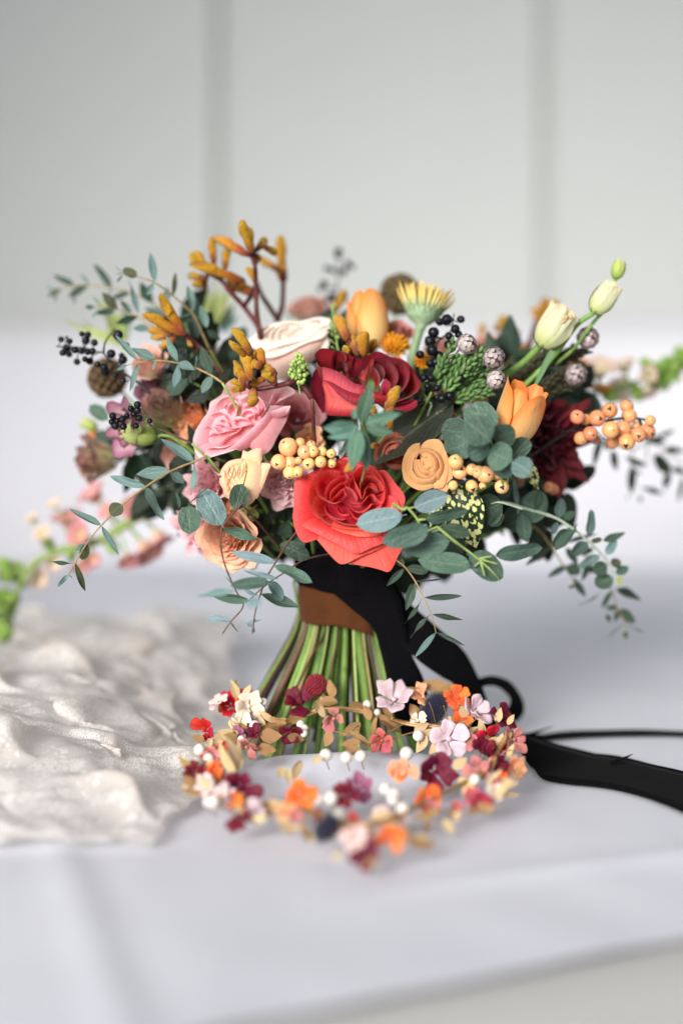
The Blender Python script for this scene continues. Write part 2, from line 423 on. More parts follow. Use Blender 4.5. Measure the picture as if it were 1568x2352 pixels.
def add_leaf(parent, kind, mat, b, t, w, rng, roll=None, name='leaf'):
    """w is the width as seen; the leaf is turned about its own axis by roll and is that much wider"""
    L = (t - b).length
    r = roll if roll is not None else rng.uniform(-0.75, 0.75)
    W = w / max(0.35, math.cos(r))
    return put(name, leaf_mesh(kind, rng.randrange(6), mat), leaf_matrix(b, t, W, r), parent)

BIND = Vector((0.0, 1.0, 0.104))
FEET = []
_rf = random.Random(5)
for i in range(44):
    a = i * 2.39996
    q = math.sqrt((i + 0.5) / 44)
    FEET.append((-0.012 + 0.072 * q * math.cos(a), 1.0 + 0.05 * q * math.sin(a), _rf.uniform(0.001, 0.006) if q > .5 else _rf.uniform(0.004, 0.022)))
_rf.shuffle(FEET)
_foot = [0]
def stem_to_foot(parent, start, mat, r, via=None, name='stem'):
    """from the flower down through the binding to the cut end"""
    f = FEET[_foot[0] % len(FEET)]; _foot[0] += 1
    if mat in (ST_TAN, ST_BRN) and _foot[0] % 4: mat = (ST_GRN, ST_LIM, ST_GRN)[_foot[0] % 3]
    r *= (0.8, 1.15, 0.95, 1.3, 0.7)[_foot[0] % 5]
    o = Vector((f[0] + 0.006, f[1] - 1.0, 0)) * 0.42
    top = BIND + o * 0.9 + Vector((0, 0, 0.030))
    mid = BIND + o + Vector((0, 0, -0.012))
    end = Vector(f)
    s = Vector(start)
    pts = [s] + ([via] if via is not None else []) + [s.lerp(top, 0.6) + Vector((0, 0.012, -0.008)), top, mid, mid.lerp(end, 0.55), end]
    return tube(name, pts, lambda t: r * (0.7 + 0.9 * min(1, t * 1.4)), mat, parent, n=26, sides=8)

def sprig(name, label, cat, cr, stems, leaves, da, db, lmat, smat, kind='willow', rs=3.0, foot=False, seed=1, group=None, rollmax=0.75, spread=0.35, tips=True):
    rng = random.Random(seed)
    k = cr.k
    S0 = Vector(cr(*stems[0][0])); S1 = Vector(cr(*stems[0][-1])); ax = S1 - S0; l2 = ax.length_squared
    def dep(p):
        t = (Vector(p) - S0).dot(ax) / l2
        return lerp(da, db, clamp(t, -0.15, 1.15)) + 0.004 * math.sin(9 * t + seed)
    base = P(*S0, dep(S0))
    root = thing(name, label, cat, base, group)
    for n_, st in enumerate(stems):
        pts = [P(*cr(*p), dep(cr(*p))) for p in st]
        r = rs / F * da * (1 if n_ == 0 else 0.8)
        tube('stem', pts, lambda t: r * (1.0 - 0.55 * t) * (1 + 0.25 * max(0, math.sin(t * 40 + seed)) ** 8), smat, root, n=max(8, 6 * len(pts)), sides=6)
    for lf in leaves:
        bx, by, tx, ty, w = lf[:5]
        kd = lf[5] if len(lf) > 5 and lf[5] else kind
        mt = lf[6] if len(lf) > 6 and lf[6] else lmat
        rl = lf[7] if len(lf) > 7 else None
        dd = lf[8] if len(lf) > 8 else 0.0
        b2 = cr(bx, by); t2 = cr(tx, ty)
        d0 = dep(b2) + dd
        Lm = math.hypot(t2[0] - b2[0], t2[1] - b2[1]) / F * d0
        d1 = d0 + rng.uniform(-spread, spread) * Lm
        b = P(*b2, d0); t = P(*t2, d1)
        if rl is None: rl = rng.uniform(-rollmax, rollmax)
        add_leaf(root, kd, mt, b, t, w * k / F * d0, rng, rl)
    if foot:
        stem_to_foot(root, base, smat, rs / F * da * 1.25, name='stem')
    return root

# ------------------------------------------------------------------ petals and flowers
def petal_obj(root, M, pts, nu, nv, mat, name='petal'):
    c = sum(pts, Vector()) / len(pts)
    uv = [(i / (nu - 1), j / (nv - 1)) for j in range(nv) for i in range(nu)]
    me = mesh_of(name, [p - c for p in pts], grid_faces(nu, nv), mat, uv)
    return put(name, me, M @ Matrix.Translation(c), root)
def cup_petal(phi, half, r0, ztop, L, angs, rng, ruffle=0.03, spiral=0.05, notch=0.16, tip=0.0, nu=13, nv=10, kk=None, lipw=0.0):
    """one petal about +Z: angs are its lean angles from the axis along its length"""
    K = 40
    rs, zs = [r0], [0.0]
    for q in range(K):
        s = q / (K - 1) * (len(angs) - 1); i = min(int(s), len(angs) - 2); f = s - i; f = f * f * (3 - 2 * f)
        a = lerp(angs[i], angs[i + 1], f)
        rs.append(max(0.004, rs[-1] + L / K * math.sin(a))); zs.append(zs[-1] + L / K * math.cos(a))
    zt = max(zs)
    ph1, ph2, ph3 = rng.uniform(0, 6.28), rng.uniform(0, 6.28), rng.uniform(0, 6.28)
    kf = kk or rng.choice([2.0, 2.6, 3.3])
    pts = []
    for j in range(nv):
        v = j / (nv - 1)
        for i in range(nu):
            u = i / (nu - 1) * 2 - 1
            s = v * (1 - notch * abs(u) ** 2.6 + tip * math.exp(-(u / 0.16) ** 2) - 0.05 * tip) + 0.03 * ruffle / 0.03 * 0.35 * v ** 4 * math.sin(5 * u + ph3)
            s += (.012 + .25 * ruffle) * v * v * noise.noise(Vector((u * 5 + ph1, ph2, 0)))
            s = clamp(s, 0, 1.0); q = s * K; a = min(int(q), K - 1); f = q - a
            r = lerp(rs[a], rs[a + 1], f); z = lerp(zs[a], zs[a + 1], f)
            w = half * (0.72 + 0.28 * min(1, 2.2 * s))
            th = phi + w * u
            r *= 1 + spiral * u
            rf = ruffle * s ** 2.2
            r += rf * math.sin(kf * 1.7 * u * 1.6 + ph1) + 0.6 * rf * math.sin(7.3 * u + ph2)
            z += rf * 0.8 * math.sin(kf * 2.1 * u + ph2)
            pts.append(Vector((r * math.cos(th), r * math.sin(th), z - zt + ztop)))
    return pts
def rose(name, label, cat, px, py, R, d, axis, mat, n=26, seed=1, ruffle=0.03, open_=1.0, inner=None, group=None, twist=0.0,
         lens_=(0.55, 0.9), close=0.0, outer_mat=None, nout=0, stem=ST_GRN, foot=True, sepals=4, tip=0.05, half=(1.75, 0.82), r0=(0.03, 0.2), zt=(0.30, -0.02), flat=1.0, curl=0.5, r_stem=5.0):
    rng = random.Random(seed)
    Rm = R * 1.14 / F * d
    c = P(px, py, d)
    z = face_dir(axis)
    M = Matrix.Translation(c) @ frame(z) @ Matrix.Rotation(twist, 4, 'Z') @ Matrix.Diagonal((Rm, Rm, Rm * flat, 1))
    root = thing(name, label, cat, c - z * Rm * 0.5, group)
    for i in range(n):
        t = i / (n - 1)
        phi = i * 2.39996 + rng.uniform(-0.25, 0.25)
        a0 = lerp(0.15, 1.25, t ** 0.8); a1 = lerp(-0.02, 0.75, t ** 1.5) * open_; a2 = lerp(0.0, 1.0, t ** 1.8) * open_ + curl * t ** 1.2 - close * (1 - .55 * t)
        L = lerp(lens_[0], lens_[1], t) * rng.uniform(0.94, 1.06)
        pts = cup_petal(phi, lerp(half[0], half[1], t ** 0.7), lerp(r0[0], r0[1], t ** 0.8), lerp(zt[0], zt[1], t ** 1.3) + rng.uniform(-0.03, 0.03), L,
                        [a0, lerp(a0, a1, 0.8), a1, a1, a2], rng, ruffle=ruffle * (0.4 + 0.9 * t), spiral=0.10, tip=tip * t)
        m = mat if t > 0.45 or inner is None else inner
        if nout and i >= n - nout: m = outer_mat
        petal_obj(root, M, pts, 13, 10, m)
    for i in range(sepals):
        phi = i * 2 * math.pi / max(1, sepals) + 0.3
        pts = cup_petal(phi, 0.35, 0.05, -0.35, 0.6, [1.3, 1.0, 0.9, 1.6], rng, ruffle=0.02, spiral=0, notch=0.75, nu=5, nv=7)
        petal_obj(root, M, pts, 5, 7, SEPAL, 'sepal')
    base = M @ Vector((0, 0, -0.45))
    if foot: stem_to_foot(root, base, stem, r_stem / F, via=base - z * 0.02)
    else:
        tube('stem', [base + z * 0.1 * Rm, base - z * 0.02, base.lerp(BIND, 0.35) + Vector((0, .02, 0))], r_stem / F * 0.8, stem, root, sides=7)
    return root

def ball_rose(name, label, cat, px, py, R, d, axis, mat, n=13, seed=1, group=None, flare=5, foot=True, stem=ST_GRN):
    """petals that wrap round a ball, each with its rim a little lower than the one inside it"""
    rng = random.Random(seed); Rm = R / F * d; c = P(px, py, d); z = face_dir(axis)
    M = Matrix.Translation(c) @ frame(z) @ Matrix.Scale(Rm, 4)
    root = thing(name, label, cat, c - z * Rm * .5, group)
    nu, nv = 17, 10
    for i in range(n):
        t = i / (n - 1); out = i >= n - flare
        k = (i - (n - flare)) / max(1, flare - 1) if out else 0
        phi = i * 2.2 + rng.uniform(-.3, .3); rho = lerp(.50, .84, t) + (.05 + .05 * k if out else 0)
        thr = lerp(.03, 1.0, t ** .8) + (.05 if out else 0); half = lerp(2.2, 1.15, t)
        off = lerp(.08, .0, t); oa = rng.uniform(0, 6.28)
        pts = []; p1, p2 = rng.uniform(0, 6), rng.uniform(0, 6)
        for j in range(nv):
            v = j / (nv - 1)
            for a in range(nu):
                u = a / (nu - 1) * 2 - 1
                th0 = thr + .55 * abs(u) ** 3 * (.5 + t) + .05 * math.sin(4 * u + p1)
                th = lerp(2.3, th0, v); az = phi + half * u
                r = rho * (1 + .05 * u) * (1 + (.10 + .22 * (k if out else 0)) * max(0, (v - .7) / .3) ** 2 * (.8 if out else .45)) + .012 * math.sin(6 * u + p2) * v
                q = Vector((r * math.sin(th) * math.cos(az) + off * math.cos(oa), r * math.sin(th) * math.sin(az) + off * math.sin(oa), r * math.cos(th) * (.92 if not out else .85)))
                pts.append(q)
        petal_obj(root, M, pts, nu, nv, mat)
    base = M @ Vector((0, 0, -.75))
    if foot: stem_to_foot(root, base, stem, 5 / F, via=base - z * .02)
    else: tube('stem', [base, base - z * .02, base.lerp(BIND, .35) + Vector((0, .02, 0))], 4 / F, stem, root, sides=7)
    return root

def ease_loft(rim, base, nu, nv, bulge, nrm, lip=0.0, lipn=None):
    """petal between a rim curve (v = 1) and its base curve (v = 0)"""
    Rm = catmull(rim, nu); Bs = catmull(base, nu)
    pts = []
    for j in range(nv):
        v = j / (nv - 1)
        for i in range(nu):
            p = Bs[i].lerp(Rm[i], v)
            e = math.sin(math.pi * v ** 0.9)
            s = math.sin(math.pi * clamp(i / (nu - 1), 0.0, 1.0)) ** 0.5
            p = p + nrm * (bulge * e * (0.4 + 0.6 * s))
            if lip:
                ce = Vector((Rm[i].x, Rm[i].y, 0)); 
                if ce.length > 1e-4: p = p + ce.normalized() * (lip * max(0, (v - 0.7) / 0.3) ** 2 * s) - Vector((0, 0, 1)) * (abs(lip) * 0.5 * max(0, (v - 0.8) / 0.2) ** 2 * s)
            pts.append(p)
    return pts
# ------------------------------------------------------------------ wall, bed, pillows
def wall_mat():
    t = NT('painted_panel'); nz = t.noise(t.obj(), 6.0, 3)
    col = t.mix(nz, lin((220, 221, 217)), lin((215, 217, 213)))
    return t.finish(col, 0.6, 0.2, 0.0, t.bump(t.noise(t.obj(), 180.0, 3), 0.05, 0.001))
WALLM = wall_mat()
def box_geo(x0, x1, y0, y1, z0, z1, bev=0.0):
    if bev <= 0:
        V = [(x, y, z) for x in (x0, x1) for y in (y0, y1) for z in (z0, z1)]
        return V, [(0, 1, 3, 2), (4, 6, 7, 5), (0, 4, 5, 1), (2, 3, 7, 6), (0, 2, 6, 4), (1, 5, 7, 3)]
    prof = [(x0, y1), (x0, y0 + bev), (x0 + bev * .3, y0 + bev * .3), (x0 + bev, y0), (x1 - bev, y0), (x1 - bev * .3, y0 + bev * .3), (x1, y0 + bev), (x1, y1)]
    V = [(a, b, z0) for a, b in prof] + [(a, b, z1) for a, b in prof]
    n = len(prof)
    return V, [(i, (i + 1) % n, n + (i + 1) % n, n + i) for i in range(n)] + [tuple(range(n)), tuple(range(2 * n - 1, n - 1, -1))]
WY = 2.62
wall = thing('wall', 'pale grey panelled wall with two vertical grooves', 'wall', (0, WY, -0.6)); wall['kind'] = 'structure'
del wall['category']
bx = [P(506, 300, WY).x, P(1251, 300, WY).x]
xs = [-3.2, bx[0], bx[1], 3.2]
for i in range(3):
    V, Fc = box_geo(xs[i] + (.012 if i else 0), xs[i + 1] - (.012 if i < 2 else 0), WY, WY + 0.05, -0.6, 2.9)
    world_mesh('panel', V, Fc, WALLM, wall, smooth=False)
for x in bx:
    V, Fc = box_geo(x - 0.05, x + 0.05, WY + 0.032, WY + 0.045, -0.6, 2.9)
    world_mesh('groove', V, Fc, WALLM, wall, smooth=False)

def cloth_mat(name, a, b, weave=2600.0, bump=0.25, rough=0.85):
    t = NT(name)
    wv = t.n('ShaderNodeTexWave'); wv.inputs['Scale'].default_value = weave / 6.28; wv.bands_direction = 'X'; t.l(t.obj(), wv.inputs[0])
    w2 = t.n('ShaderNodeTexWave'); w2.inputs['Scale'].default_value = weave / 6.28; w2.bands_direction = 'Y'; t.l(t.obj(), w2.inputs[0])
    h = t.math('ADD', wv.outputs['Fac'], w2.outputs['Fac'])
    h = t.math('ADD', t.math('MULTIPLY', h, 0.3), t.math('MULTIPLY', t.noise(t.obj(), 26.0, 5, 0.6), 3.0))
    col = t.mix(t.noise(t.obj(), 5.0, 3), lin(a), lin(b))
    return t.finish(col, rough, 0.2, 0.0, t.bump(h, bump, 0.0012), sheen=0.1)
SHEET = cloth_mat('white_cotton', (210, 210, 217), (203, 205, 214))
PILLOWM = cloth_mat('pillow_cotton', (232, 230, 232), (226, 225, 229), bump=0.15)

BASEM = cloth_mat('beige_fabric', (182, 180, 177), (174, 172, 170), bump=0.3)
def bed_z(x, y):
    z = 0.0
    z += 0.017 * math.exp(-((y - 0.925 - 0.12 * x) / 0.026) ** 2) * sstep(-0.115, -0.03, x) * (1 - sstep(0.03, 0.13, x))
    z += 0.002 * math.exp(-((y - 0.80 + 0.35 * x) / 0.05) ** 2) * sstep(0.08, 0.2, x)
    z += 0.0045 * noise.noise(Vector((x * 3.1, y * 3.1, 0.3))) + 0.003 * noise.noise(Vector((x * 7 + 3, y * 5, 1.3)))
    u = (x + 0.166 + (0.82 - y) * -0.30)
    z += 0.0022 * math.exp(-(u / 0.011) ** 2) * (1 - sstep(0.80, 0.86, y)) - 0.001 * math.exp(-((u - 0.018) / 0.016) ** 2) * (1 - sstep(0.80, 0.86, y))
    u2 = (y - 1.42 + 0.22 * x); z += 0.006 * math.exp(-(u2 / 0.05) ** 2)
    sd = (x + 0.006) * 0.436 - (y - 0.572) * 0.9
    if y > 1.25: z += sstep(1.25, 1.5, y) * (.008 * noise.noise(Vector((x * 5, y * 9, 2.2))) + .007 * abs(noise.noise(Vector((x * 11, y * 17, 5.2)))))
    z += .0011 * noise.noise(Vector((x * 22, y * 16, 8.1))) + .0022 * math.exp(-((y - .70 - .25 * x - .015 * math.sin(9 * x)) / .012) ** 2) * sstep(-.05, .1, x)
    return z
def build_bed():
    ys = list(np.linspace(0.36, 1.15, 130)) + list(np.linspace(1.17, 2.61, 40))
    xs = list(np.linspace(-1.9, -0.42, 24)) + list(np.linspace(-0.41, 0.41, 130)) + list(np.linspace(0.42, 1.9, 24))
    V = [(x, y, bed_z(x, y)) for y in ys for x in xs]
    sdf = lambda p: (p[0] + 0.006) * 0.436 - (p[1] - 0.572) * 0.9
    far = [sdf(p) > 0.004 for p in V]
    W = []
    for p, out in zip(V, far):
        if out:
            k = sdf(p) - 0.004; x, y = p[0] - .436 * k, p[1] + .9 * k; p = (x, y, bed_z(x, y))
        W.append(p)
    o = world_mesh('bed_sheet', W, [f for f in grid_faces(len(xs), len(ys)) if not all(far[i] for i in f)], SHEET)
    tag(o, 'smooth white bed sheet that the bouquet and the flower crown stand on', 'bed sheet')
build_bed()
def build_base():  # beige cloth surface sloping down in front of the sheet edge
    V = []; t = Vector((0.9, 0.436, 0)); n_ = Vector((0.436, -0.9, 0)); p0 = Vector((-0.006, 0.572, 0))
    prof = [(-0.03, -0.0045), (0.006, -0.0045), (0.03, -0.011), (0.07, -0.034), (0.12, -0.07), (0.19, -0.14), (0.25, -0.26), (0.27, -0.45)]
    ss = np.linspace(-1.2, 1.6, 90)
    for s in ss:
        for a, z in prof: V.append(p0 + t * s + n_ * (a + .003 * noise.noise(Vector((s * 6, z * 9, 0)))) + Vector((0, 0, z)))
    o = world_mesh('bed_front', V, grid_faces(len(prof), len(ss)), BASEM)
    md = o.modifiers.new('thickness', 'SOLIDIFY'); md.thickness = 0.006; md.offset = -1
    tag(o, 'beige fabric slope showing below the edge of the white sheet', 'bed_front')
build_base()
def pillow(label, c, a, b, h, tilt, rz, seed):
    rn = random.Random(seed); off = Vector((rn.uniform(0, 9), rn.uniform(0, 9), 0))
    V, nu, nv = [], 56, 30
    for j in range(nv):
        th = -math.pi / 2 + math.pi * j / (nv - 1)
        for i in range(nu):
            ph = 2 * math.pi * i / nu
            f = lambda w, e: math.copysign(abs(w) ** e, w)
            x = a * f(math.cos(th), 0.75) * f(math.cos(ph), 0.42); z = h * f(math.cos(th), 0.75) * f(math.sin(ph), 0.42); y = b * f(math.sin(th), 0.9)
            n_ = noise.noise(Vector((x * 3.5, y * 2, z * 3.5)) + off) * 0.030 + noise.noise(Vector((x * 8, y * 5, z * 6 + x * 3)) + off) * 0.016
            V.append(Vector((x, y - n_ * (1 if y < 0 else -1), z + 0.4 * n_)))
    Fc = [(j * nu + i, j * nu + (i + 1) % nu, (j + 1) * nu + (i + 1) % nu, (j + 1) * nu + i) for j in range(nv - 1) for i in range(nu)]
    M = Matrix.Translation(Vector(c)) @ Matrix.Rotation(rz, 4, 'Z') @ Matrix.Rotation(tilt, 4, 'X')
    me = mesh_of('pillow', V, Fc, PILLOWM)
    tag(put('pillow', me, M), label, 'pillow', 'pillows along the wall')
pillow('large white pillow leaning on the wall behind the left half of the bouquet', (-0.70, 2.42, 0.165), 0.72, 0.13, 0.235, R_(-9), R_(3), 1)
pillow('large white pillow leaning on the wall behind the right half of the bouquet', (0.70, 2.39, 0.17), 0.74, 0.13, 0.242, R_(-9), R_(-3), 2)

# ------------------------------------------------------------------ lace gown heaped on the sheet
def lace_mat():
    t = NT('ivory_lace'); o = t.obj()
    wp = t.n('ShaderNodeTexNoise'); wp.inputs['Scale'].default_value = 40.0; wp.inputs['Detail'].default_value = 2.0; t.l(o, wp.inputs['Vector'])
    sc = t.n('ShaderNodeVectorMath', operation='SCALE'); sc.inputs['Scale'].default_value = 0.02; t.l(wp.outputs[1], sc.inputs[0])
    ad = t.n('ShaderNodeVectorMath', operation='ADD'); t.l(o, ad.inputs[0]); t.l(sc.outputs[0], ad.inputs[1])
    vo = t.n('ShaderNodeTexVoronoi', feature='DISTANCE_TO_EDGE'); vo.inputs['Scale'].default_value = 240.0; t.l(ad.outputs[0], vo.inputs['Vector'])
    cord = t.math('MULTIPLY', t.math('LESS_THAN', vo.outputs[0], 0.12), t.math('GREATER_THAN', t.noise(o, 30.0, 2), 0.5))
    v2 = t.n('ShaderNodeTexVoronoi'); v2.inputs['Scale'].default_value = 240.0; t.l(ad.outputs[0], v2.inputs['Vector'])
    fill = t.math('MULTIPLY', t.math('LESS_THAN', v2.outputs['Distance'], 0.34), t.math('GREATER_THAN', t.noise(o, 22.0, 2), 0.47))
    wv = t.n('ShaderNodeTexWave'); wv.inputs['Scale'].default_value = 190.0; wv.inputs['Distortion'].default_value = 5.0; wv.inputs['Detail'].default_value = 2.0; t.l(o, wv.inputs[0])
    mot = t.math('MAXIMUM', t.math('MULTIPLY', cord, 0.9), fill)
    al = t.math('MULTIPLY_ADD', mot, 0.26, 0.72)
    col = t.mix(mot, lin((240, 232, 224)), lin((246, 243, 239)))
    h = t.math('ADD', t.math('MULTIPLY', mot, 0.8), t.math('MULTIPLY', wv.outputs['Fac'], 0.6))
    return t.finish(col, 0.9, 0.08, 0.45, t.bump(h, 0.35, 0.0010), alpha=al)
LACE = lace_mat()
gown = thing('lace_gown', 'rumpled ivory lace gown heaped on the sheet beside the bouquet', 'gown', (-0.25, 1.0, 0))
def build_gown(nx=106, ny=130, frames=27):
    # a wavy cloth falls on the sheet and settles
    bumps = [(-.29, .93, .042, .09), (-.19, 1.03, .036, .07), (-.29, 1.12, .055, .08), (-.18, 1.20, .050, .07), (-.27, 1.30, .060, .09), (-.13, 1.36, .045, .07), (-.17, .89, .016, .06)]
    hh = lambda x, y: bed_z(x, y) + sum(q * math.exp(-((x - bx) ** 2 + (y - by) ** 2) / r ** 2) for bx, by, q, r in bumps)
    xs = np.linspace(-.85, .15, 60); ys = np.linspace(.5, 1.7, 70)
    gm = bpy.data.meshes.new('support'); gm.from_pydata([(x, y, hh(x, y)) for y in ys for x in xs], [], grid_faces(60, 70))
    g = bpy.data.objects.new('support', gm); COL.objects.link(g)
    g.modifiers.new('collision', 'COLLISION'); g.collision.thickness_outer = 0.003; g.collision.cloth_friction = 30
    V = []
    for j in range(ny):
        for i in range(nx):
            u, v = i / (nx - 1), j / (ny - 1)
            x = -.60 + u * .55 + .03 * math.sin(v * 5.0) * u - .05 * u * (1 - v) + .012 * noise.noise(Vector((u * 7, v * 7, 4))); y = .755 + v * .72 + .012 * noise.noise(Vector((u * 7, v * 7, 7)))
            fade = sstep(0, .12, min(u, v, 1 - u, 1 - v)) * .7 + .3
            z = .10 + fade * (.022 * math.sin(u * 30 + 5 * math.sin(v * 5 + 1)) + .024 * math.sin(v * 44 + 5 * math.cos(u * 5 + 1)) + .014 * noise.noise(Vector((u * 8, v * 8, 1))))
            V.append((x, y, z))
    cm = bpy.data.meshes.new('falling_cloth'); cm.from_pydata(V, [], grid_faces(nx, ny))
    c = bpy.data.objects.new('falling_cloth', cm); COL.objects.link(c)
    md = c.modifiers.new('cloth', 'CLOTH'); st = md.settings
    st.quality = 5; st.mass = .15; st.tension_stiffness = 10; st.compression_stiffness = 10; st.shear_stiffness = 4; st.bending_stiffness = .03; st.air_damping = 1.5
    cs = md.collision_settings; cs.use_self_collision = False; cs.self_distance_min = .004; cs.distance_min = .003; cs.collision_quality = 2; cs.self_friction = 12
    SC.frame_start = 1; SC.frame_end = frames; md.point_cache.frame_end = frames
    for f in range(1, frames + 1): SC.frame_set(f)
    e = c.evaluated_get(bpy.context.evaluated_depsgraph_get()); me = e.to_mesh()
    pts = [v.co.copy() for v in me.vertices]; e.to_mesh_clear()
    for o in (c, g):
        m = o.data; bpy.data.objects.remove(o); bpy.data.meshes.remove(m)
    SC.frame_set(1)
    pts = [Vector((p.x, p.y, bed_z(p.x, p.y) + .002 + .13 * (1 - math.exp(-max(0.0, p.z - bed_z(p.x, p.y) - .003) / .12)) + .0035 * abs(noise.noise(Vector((p.x * 38, p.y * 30, 3.1)))))) for p in pts]
    o = world_mesh('skirt', pts, grid_faces(nx, ny), LACE, gown)
    sm = o.modifiers.new('smooth', 'SUBSURF'); sm.levels = 1; sm.render_levels = 1
build_gown()

# ------------------------------------------------------------------ ribbons
def strip(name, A, B, mat, parent, n=44, m=7, wave=0.0012, seed=0, thick=0.0009):
    Ca = catmull([P(*p) for p in A], n); Cb = catmull([P(*p) for p in B], n)
    pts = []
    for j in range(n):
        for i in range(m):
            p = Ca[j].lerp(Cb[j], i / (m - 1))
            p = p + Vector((0, -1, 0.4)) * (wave * (math.sin(j * 0.42 + seed) + noise.noise(Vector((j * .3, i * .5, seed)))) * math.sin(math.pi * (i + .5) / m))
            p.z = max(p.z, bed_z(p.x, p.y) + 0.0022)
            pts.append(p)
    uv = [(i / (m - 1), j / (n - 1)) for j in range(n) for i in range(m)]
    o = world_mesh(name, pts, grid_faces(m, n), mat, parent, uv)
    md = o.modifiers.new('thickness', 'SOLIDIFY'); md.thickness = thick; md.offset = 0
    return o
def sleeve(name, parent, mat, ztop, zbot, rt, rb, seed, n=72, m=14, y=1.0, cx=0.0):
    pts = []
    for j in range(m):
        for i in range(n + 1):
            a = 2 * math.pi * i / n
            z = lerp(zbot(a), ztop(a), j / (m - 1)); r = lerp(rb, rt, j / (m - 1))
            r *= 1 + 0.035 * noise.noise(Vector((math.cos(a) * 3 + seed, math.sin(a) * 3, z * 40))) + 0.012 * math.sin(9 * a + z * 160)
            pts.append(Vector((cx + r * math.cos(a), y + r * math.sin(a), z)))
    o = world_mesh(name, pts, grid_faces(n + 1, m), mat, parent)
    md = o.modifiers.new('thickness', 'SOLIDIFY'); md.thickness = 0.001; md.offset = 0
    return o
rib = thing('velvet_ribbon', 'long black velvet ribbon tied round the bouquet with trailing tails and a loop', 'ribbon', (0.0, 1.0, 0.10))
sleeve('wrap', rib, VELV, lambda a: 0.172, lambda a: 0.1155 - 0.006 * math.cos(a), 0.0365, 0.0318, 1.0)
rust = thing('rust_ribbon', 'rust brown velvet ribbon band showing below the black wrap', 'ribbon', (0.0, 1.0, 0.10))
sleeve('band', rust, RUST, lambda a: 0.125, lambda a: 0.0915 - 0.0055 * math.cos(a) + 0.002 * math.sin(3 * a), 0.0305, 0.0288, 4.0)
strip('tail', [(768, 1300, .9665), (753, 1345, .9665), (800, 1392, .965), (853, 1439, .966), (872, 1490, .967), (892, 1580, .965), (915, 1690, .965)],
      [(892, 1300, .972), (898, 1335, .974), (921, 1380, .975), (930, 1430, .975), (944, 1500, .975), (975, 1570, .98), (1000, 1690, .985)], VELV, rib, seed=1)
strip('tail', [(890, 1300, .985), (924, 1368, .985), (1002, 1440, .99), (1062, 1492, 1.0), (1092, 1545, 1.01), (1118, 1610, 1.02), (1140, 1700, 1.03)],
      [(880, 1380, .98), (905, 1450, .975), (955, 1512, .975), (1010, 1552, .985), (1045, 1575, .995), (1070, 1620, 1.0), (1085, 1700, 1.0)], VELV, rib, seed=2)
strip('loop', [(1090, 1562, 1.03), (1130, 1553, 1.03), (1172, 1568, 1.04), (1199, 1608, 1.05), (1200, 1640, 1.06), (1178, 1660, 1.07), (1130, 1668, 1.07)],
      [(1090, 1580, 1.015), (1125, 1574, 1.02), (1152, 1583, 1.03), (1172, 1606, 1.035), (1163, 1630, 1.04), (1135, 1648, 1.05), (1110, 1655, 1.05)], VELV, rib, seed=3, wave=.0004)
strip('tail', [(1150, 1690, 1.03), (1205, 1686, 1.04), (1300, 1687, 1.05), (1440, 1677, 1.05), (1570, 1684, 1.05), (1700, 1700, 1.05)],
      [(1150, 1706, 1.03), (1205, 1700, 1.03), (1300, 1702, 1.03), (1440, 1701, 1.03), (1570, 1706, 1.035), (1700, 1722, 1.03)], VELV, rib, seed=4, wave=.0003)
strip('tail', [(1160, 1672, .985), (1205, 1690, .98), (1288, 1712, .985), (1400, 1740, .975), (1500, 1767, .945), (1572, 1790, .925), (1700, 1830, .88)],
      [(1190, 1720, .96), (1222, 1768, .95), (1246, 1797, .918), (1300, 1812, .902), (1420, 1826, .885), (1572, 1880, .834), (1700, 1930, .79)], VELV, rib, seed=5, wave=.0008)
for pts in ([(1195, 1692, 1.02), (1230, 1682, 1.02), (1268, 1668, 1.02)], [(1400, 1752, .94), (1430, 1742, .94), (1452, 1732, .94)]):
    tube('frayed_corner', [P(*p) for p in pts], lambda t: 0.0016 * (1 - t * .85), VELV, rib, sides=6)

# ------------------------------------------------------------------ loose extra stem ends in the bundle
def extra_stems():
    spec = [('thick pale green flower stem at the outer left of the fanned stems', ST_LIM, 3.6, (-.063, .985, .002)), ('thick light green stem nearest the lace gown side of the bundle', ST_GRN, 4.2, (-.052, .965, .002)),
            ('dry buff striped stem in the left of the bundle', ST_TAN, 4.2, (-.042, .955, .006)), ('short brown cut twig under the rust band', ST_BRN, 2.6, (-.030, .958, .055)),
            ('slim brown cut twig leaning in the middle of the bundle', ST_BRN, 2.3, (-.010, .952, .048)), ('bright lime stem crossing the middle of the bundle', ST_LIM, 3.4, (.012, .945, .004)),
            ('mid green stem at the front middle of the bundle', ST_GRN, 3.6, (-.014, .948, .003)), ('dark wine coloured stem on the right of the bundle', ST_RED, 3.0, (.034, .955, .003)),
            ('olive tan stem beside the dark wine stem', ST_TAN, 3.4, (.026, .950, .003)), ('bright green stem beside the black ribbon tail', ST_GRN, 3.6, (.044, .96, .003)),
            ('pale stem hidden halfway behind the burgundy crown flowers', ST_LIM, 3.2, (-.026, .95, .003))]
    for lab, m, r, f in spec:
        f = Vector(f); o = Vector((f.x + 0.006, f.y - 1.0, 0)) * 0.46
        top = BIND + o * 1.0 + Vector((0, 0.002, 0.03)); mid = BIND + o + Vector((0, 0, -0.012))
        root = thing('cut_stem', lab, 'stem', f, 'cut stem ends in the fanned bundle')
        tube('stalk', [top + Vector((0, 0, .03)), top, mid, mid.lerp(f, .5), f], lambda t: r / F * (0.9 + 0.15 * t), m, root, n=22, sides=9)
extra_stems()
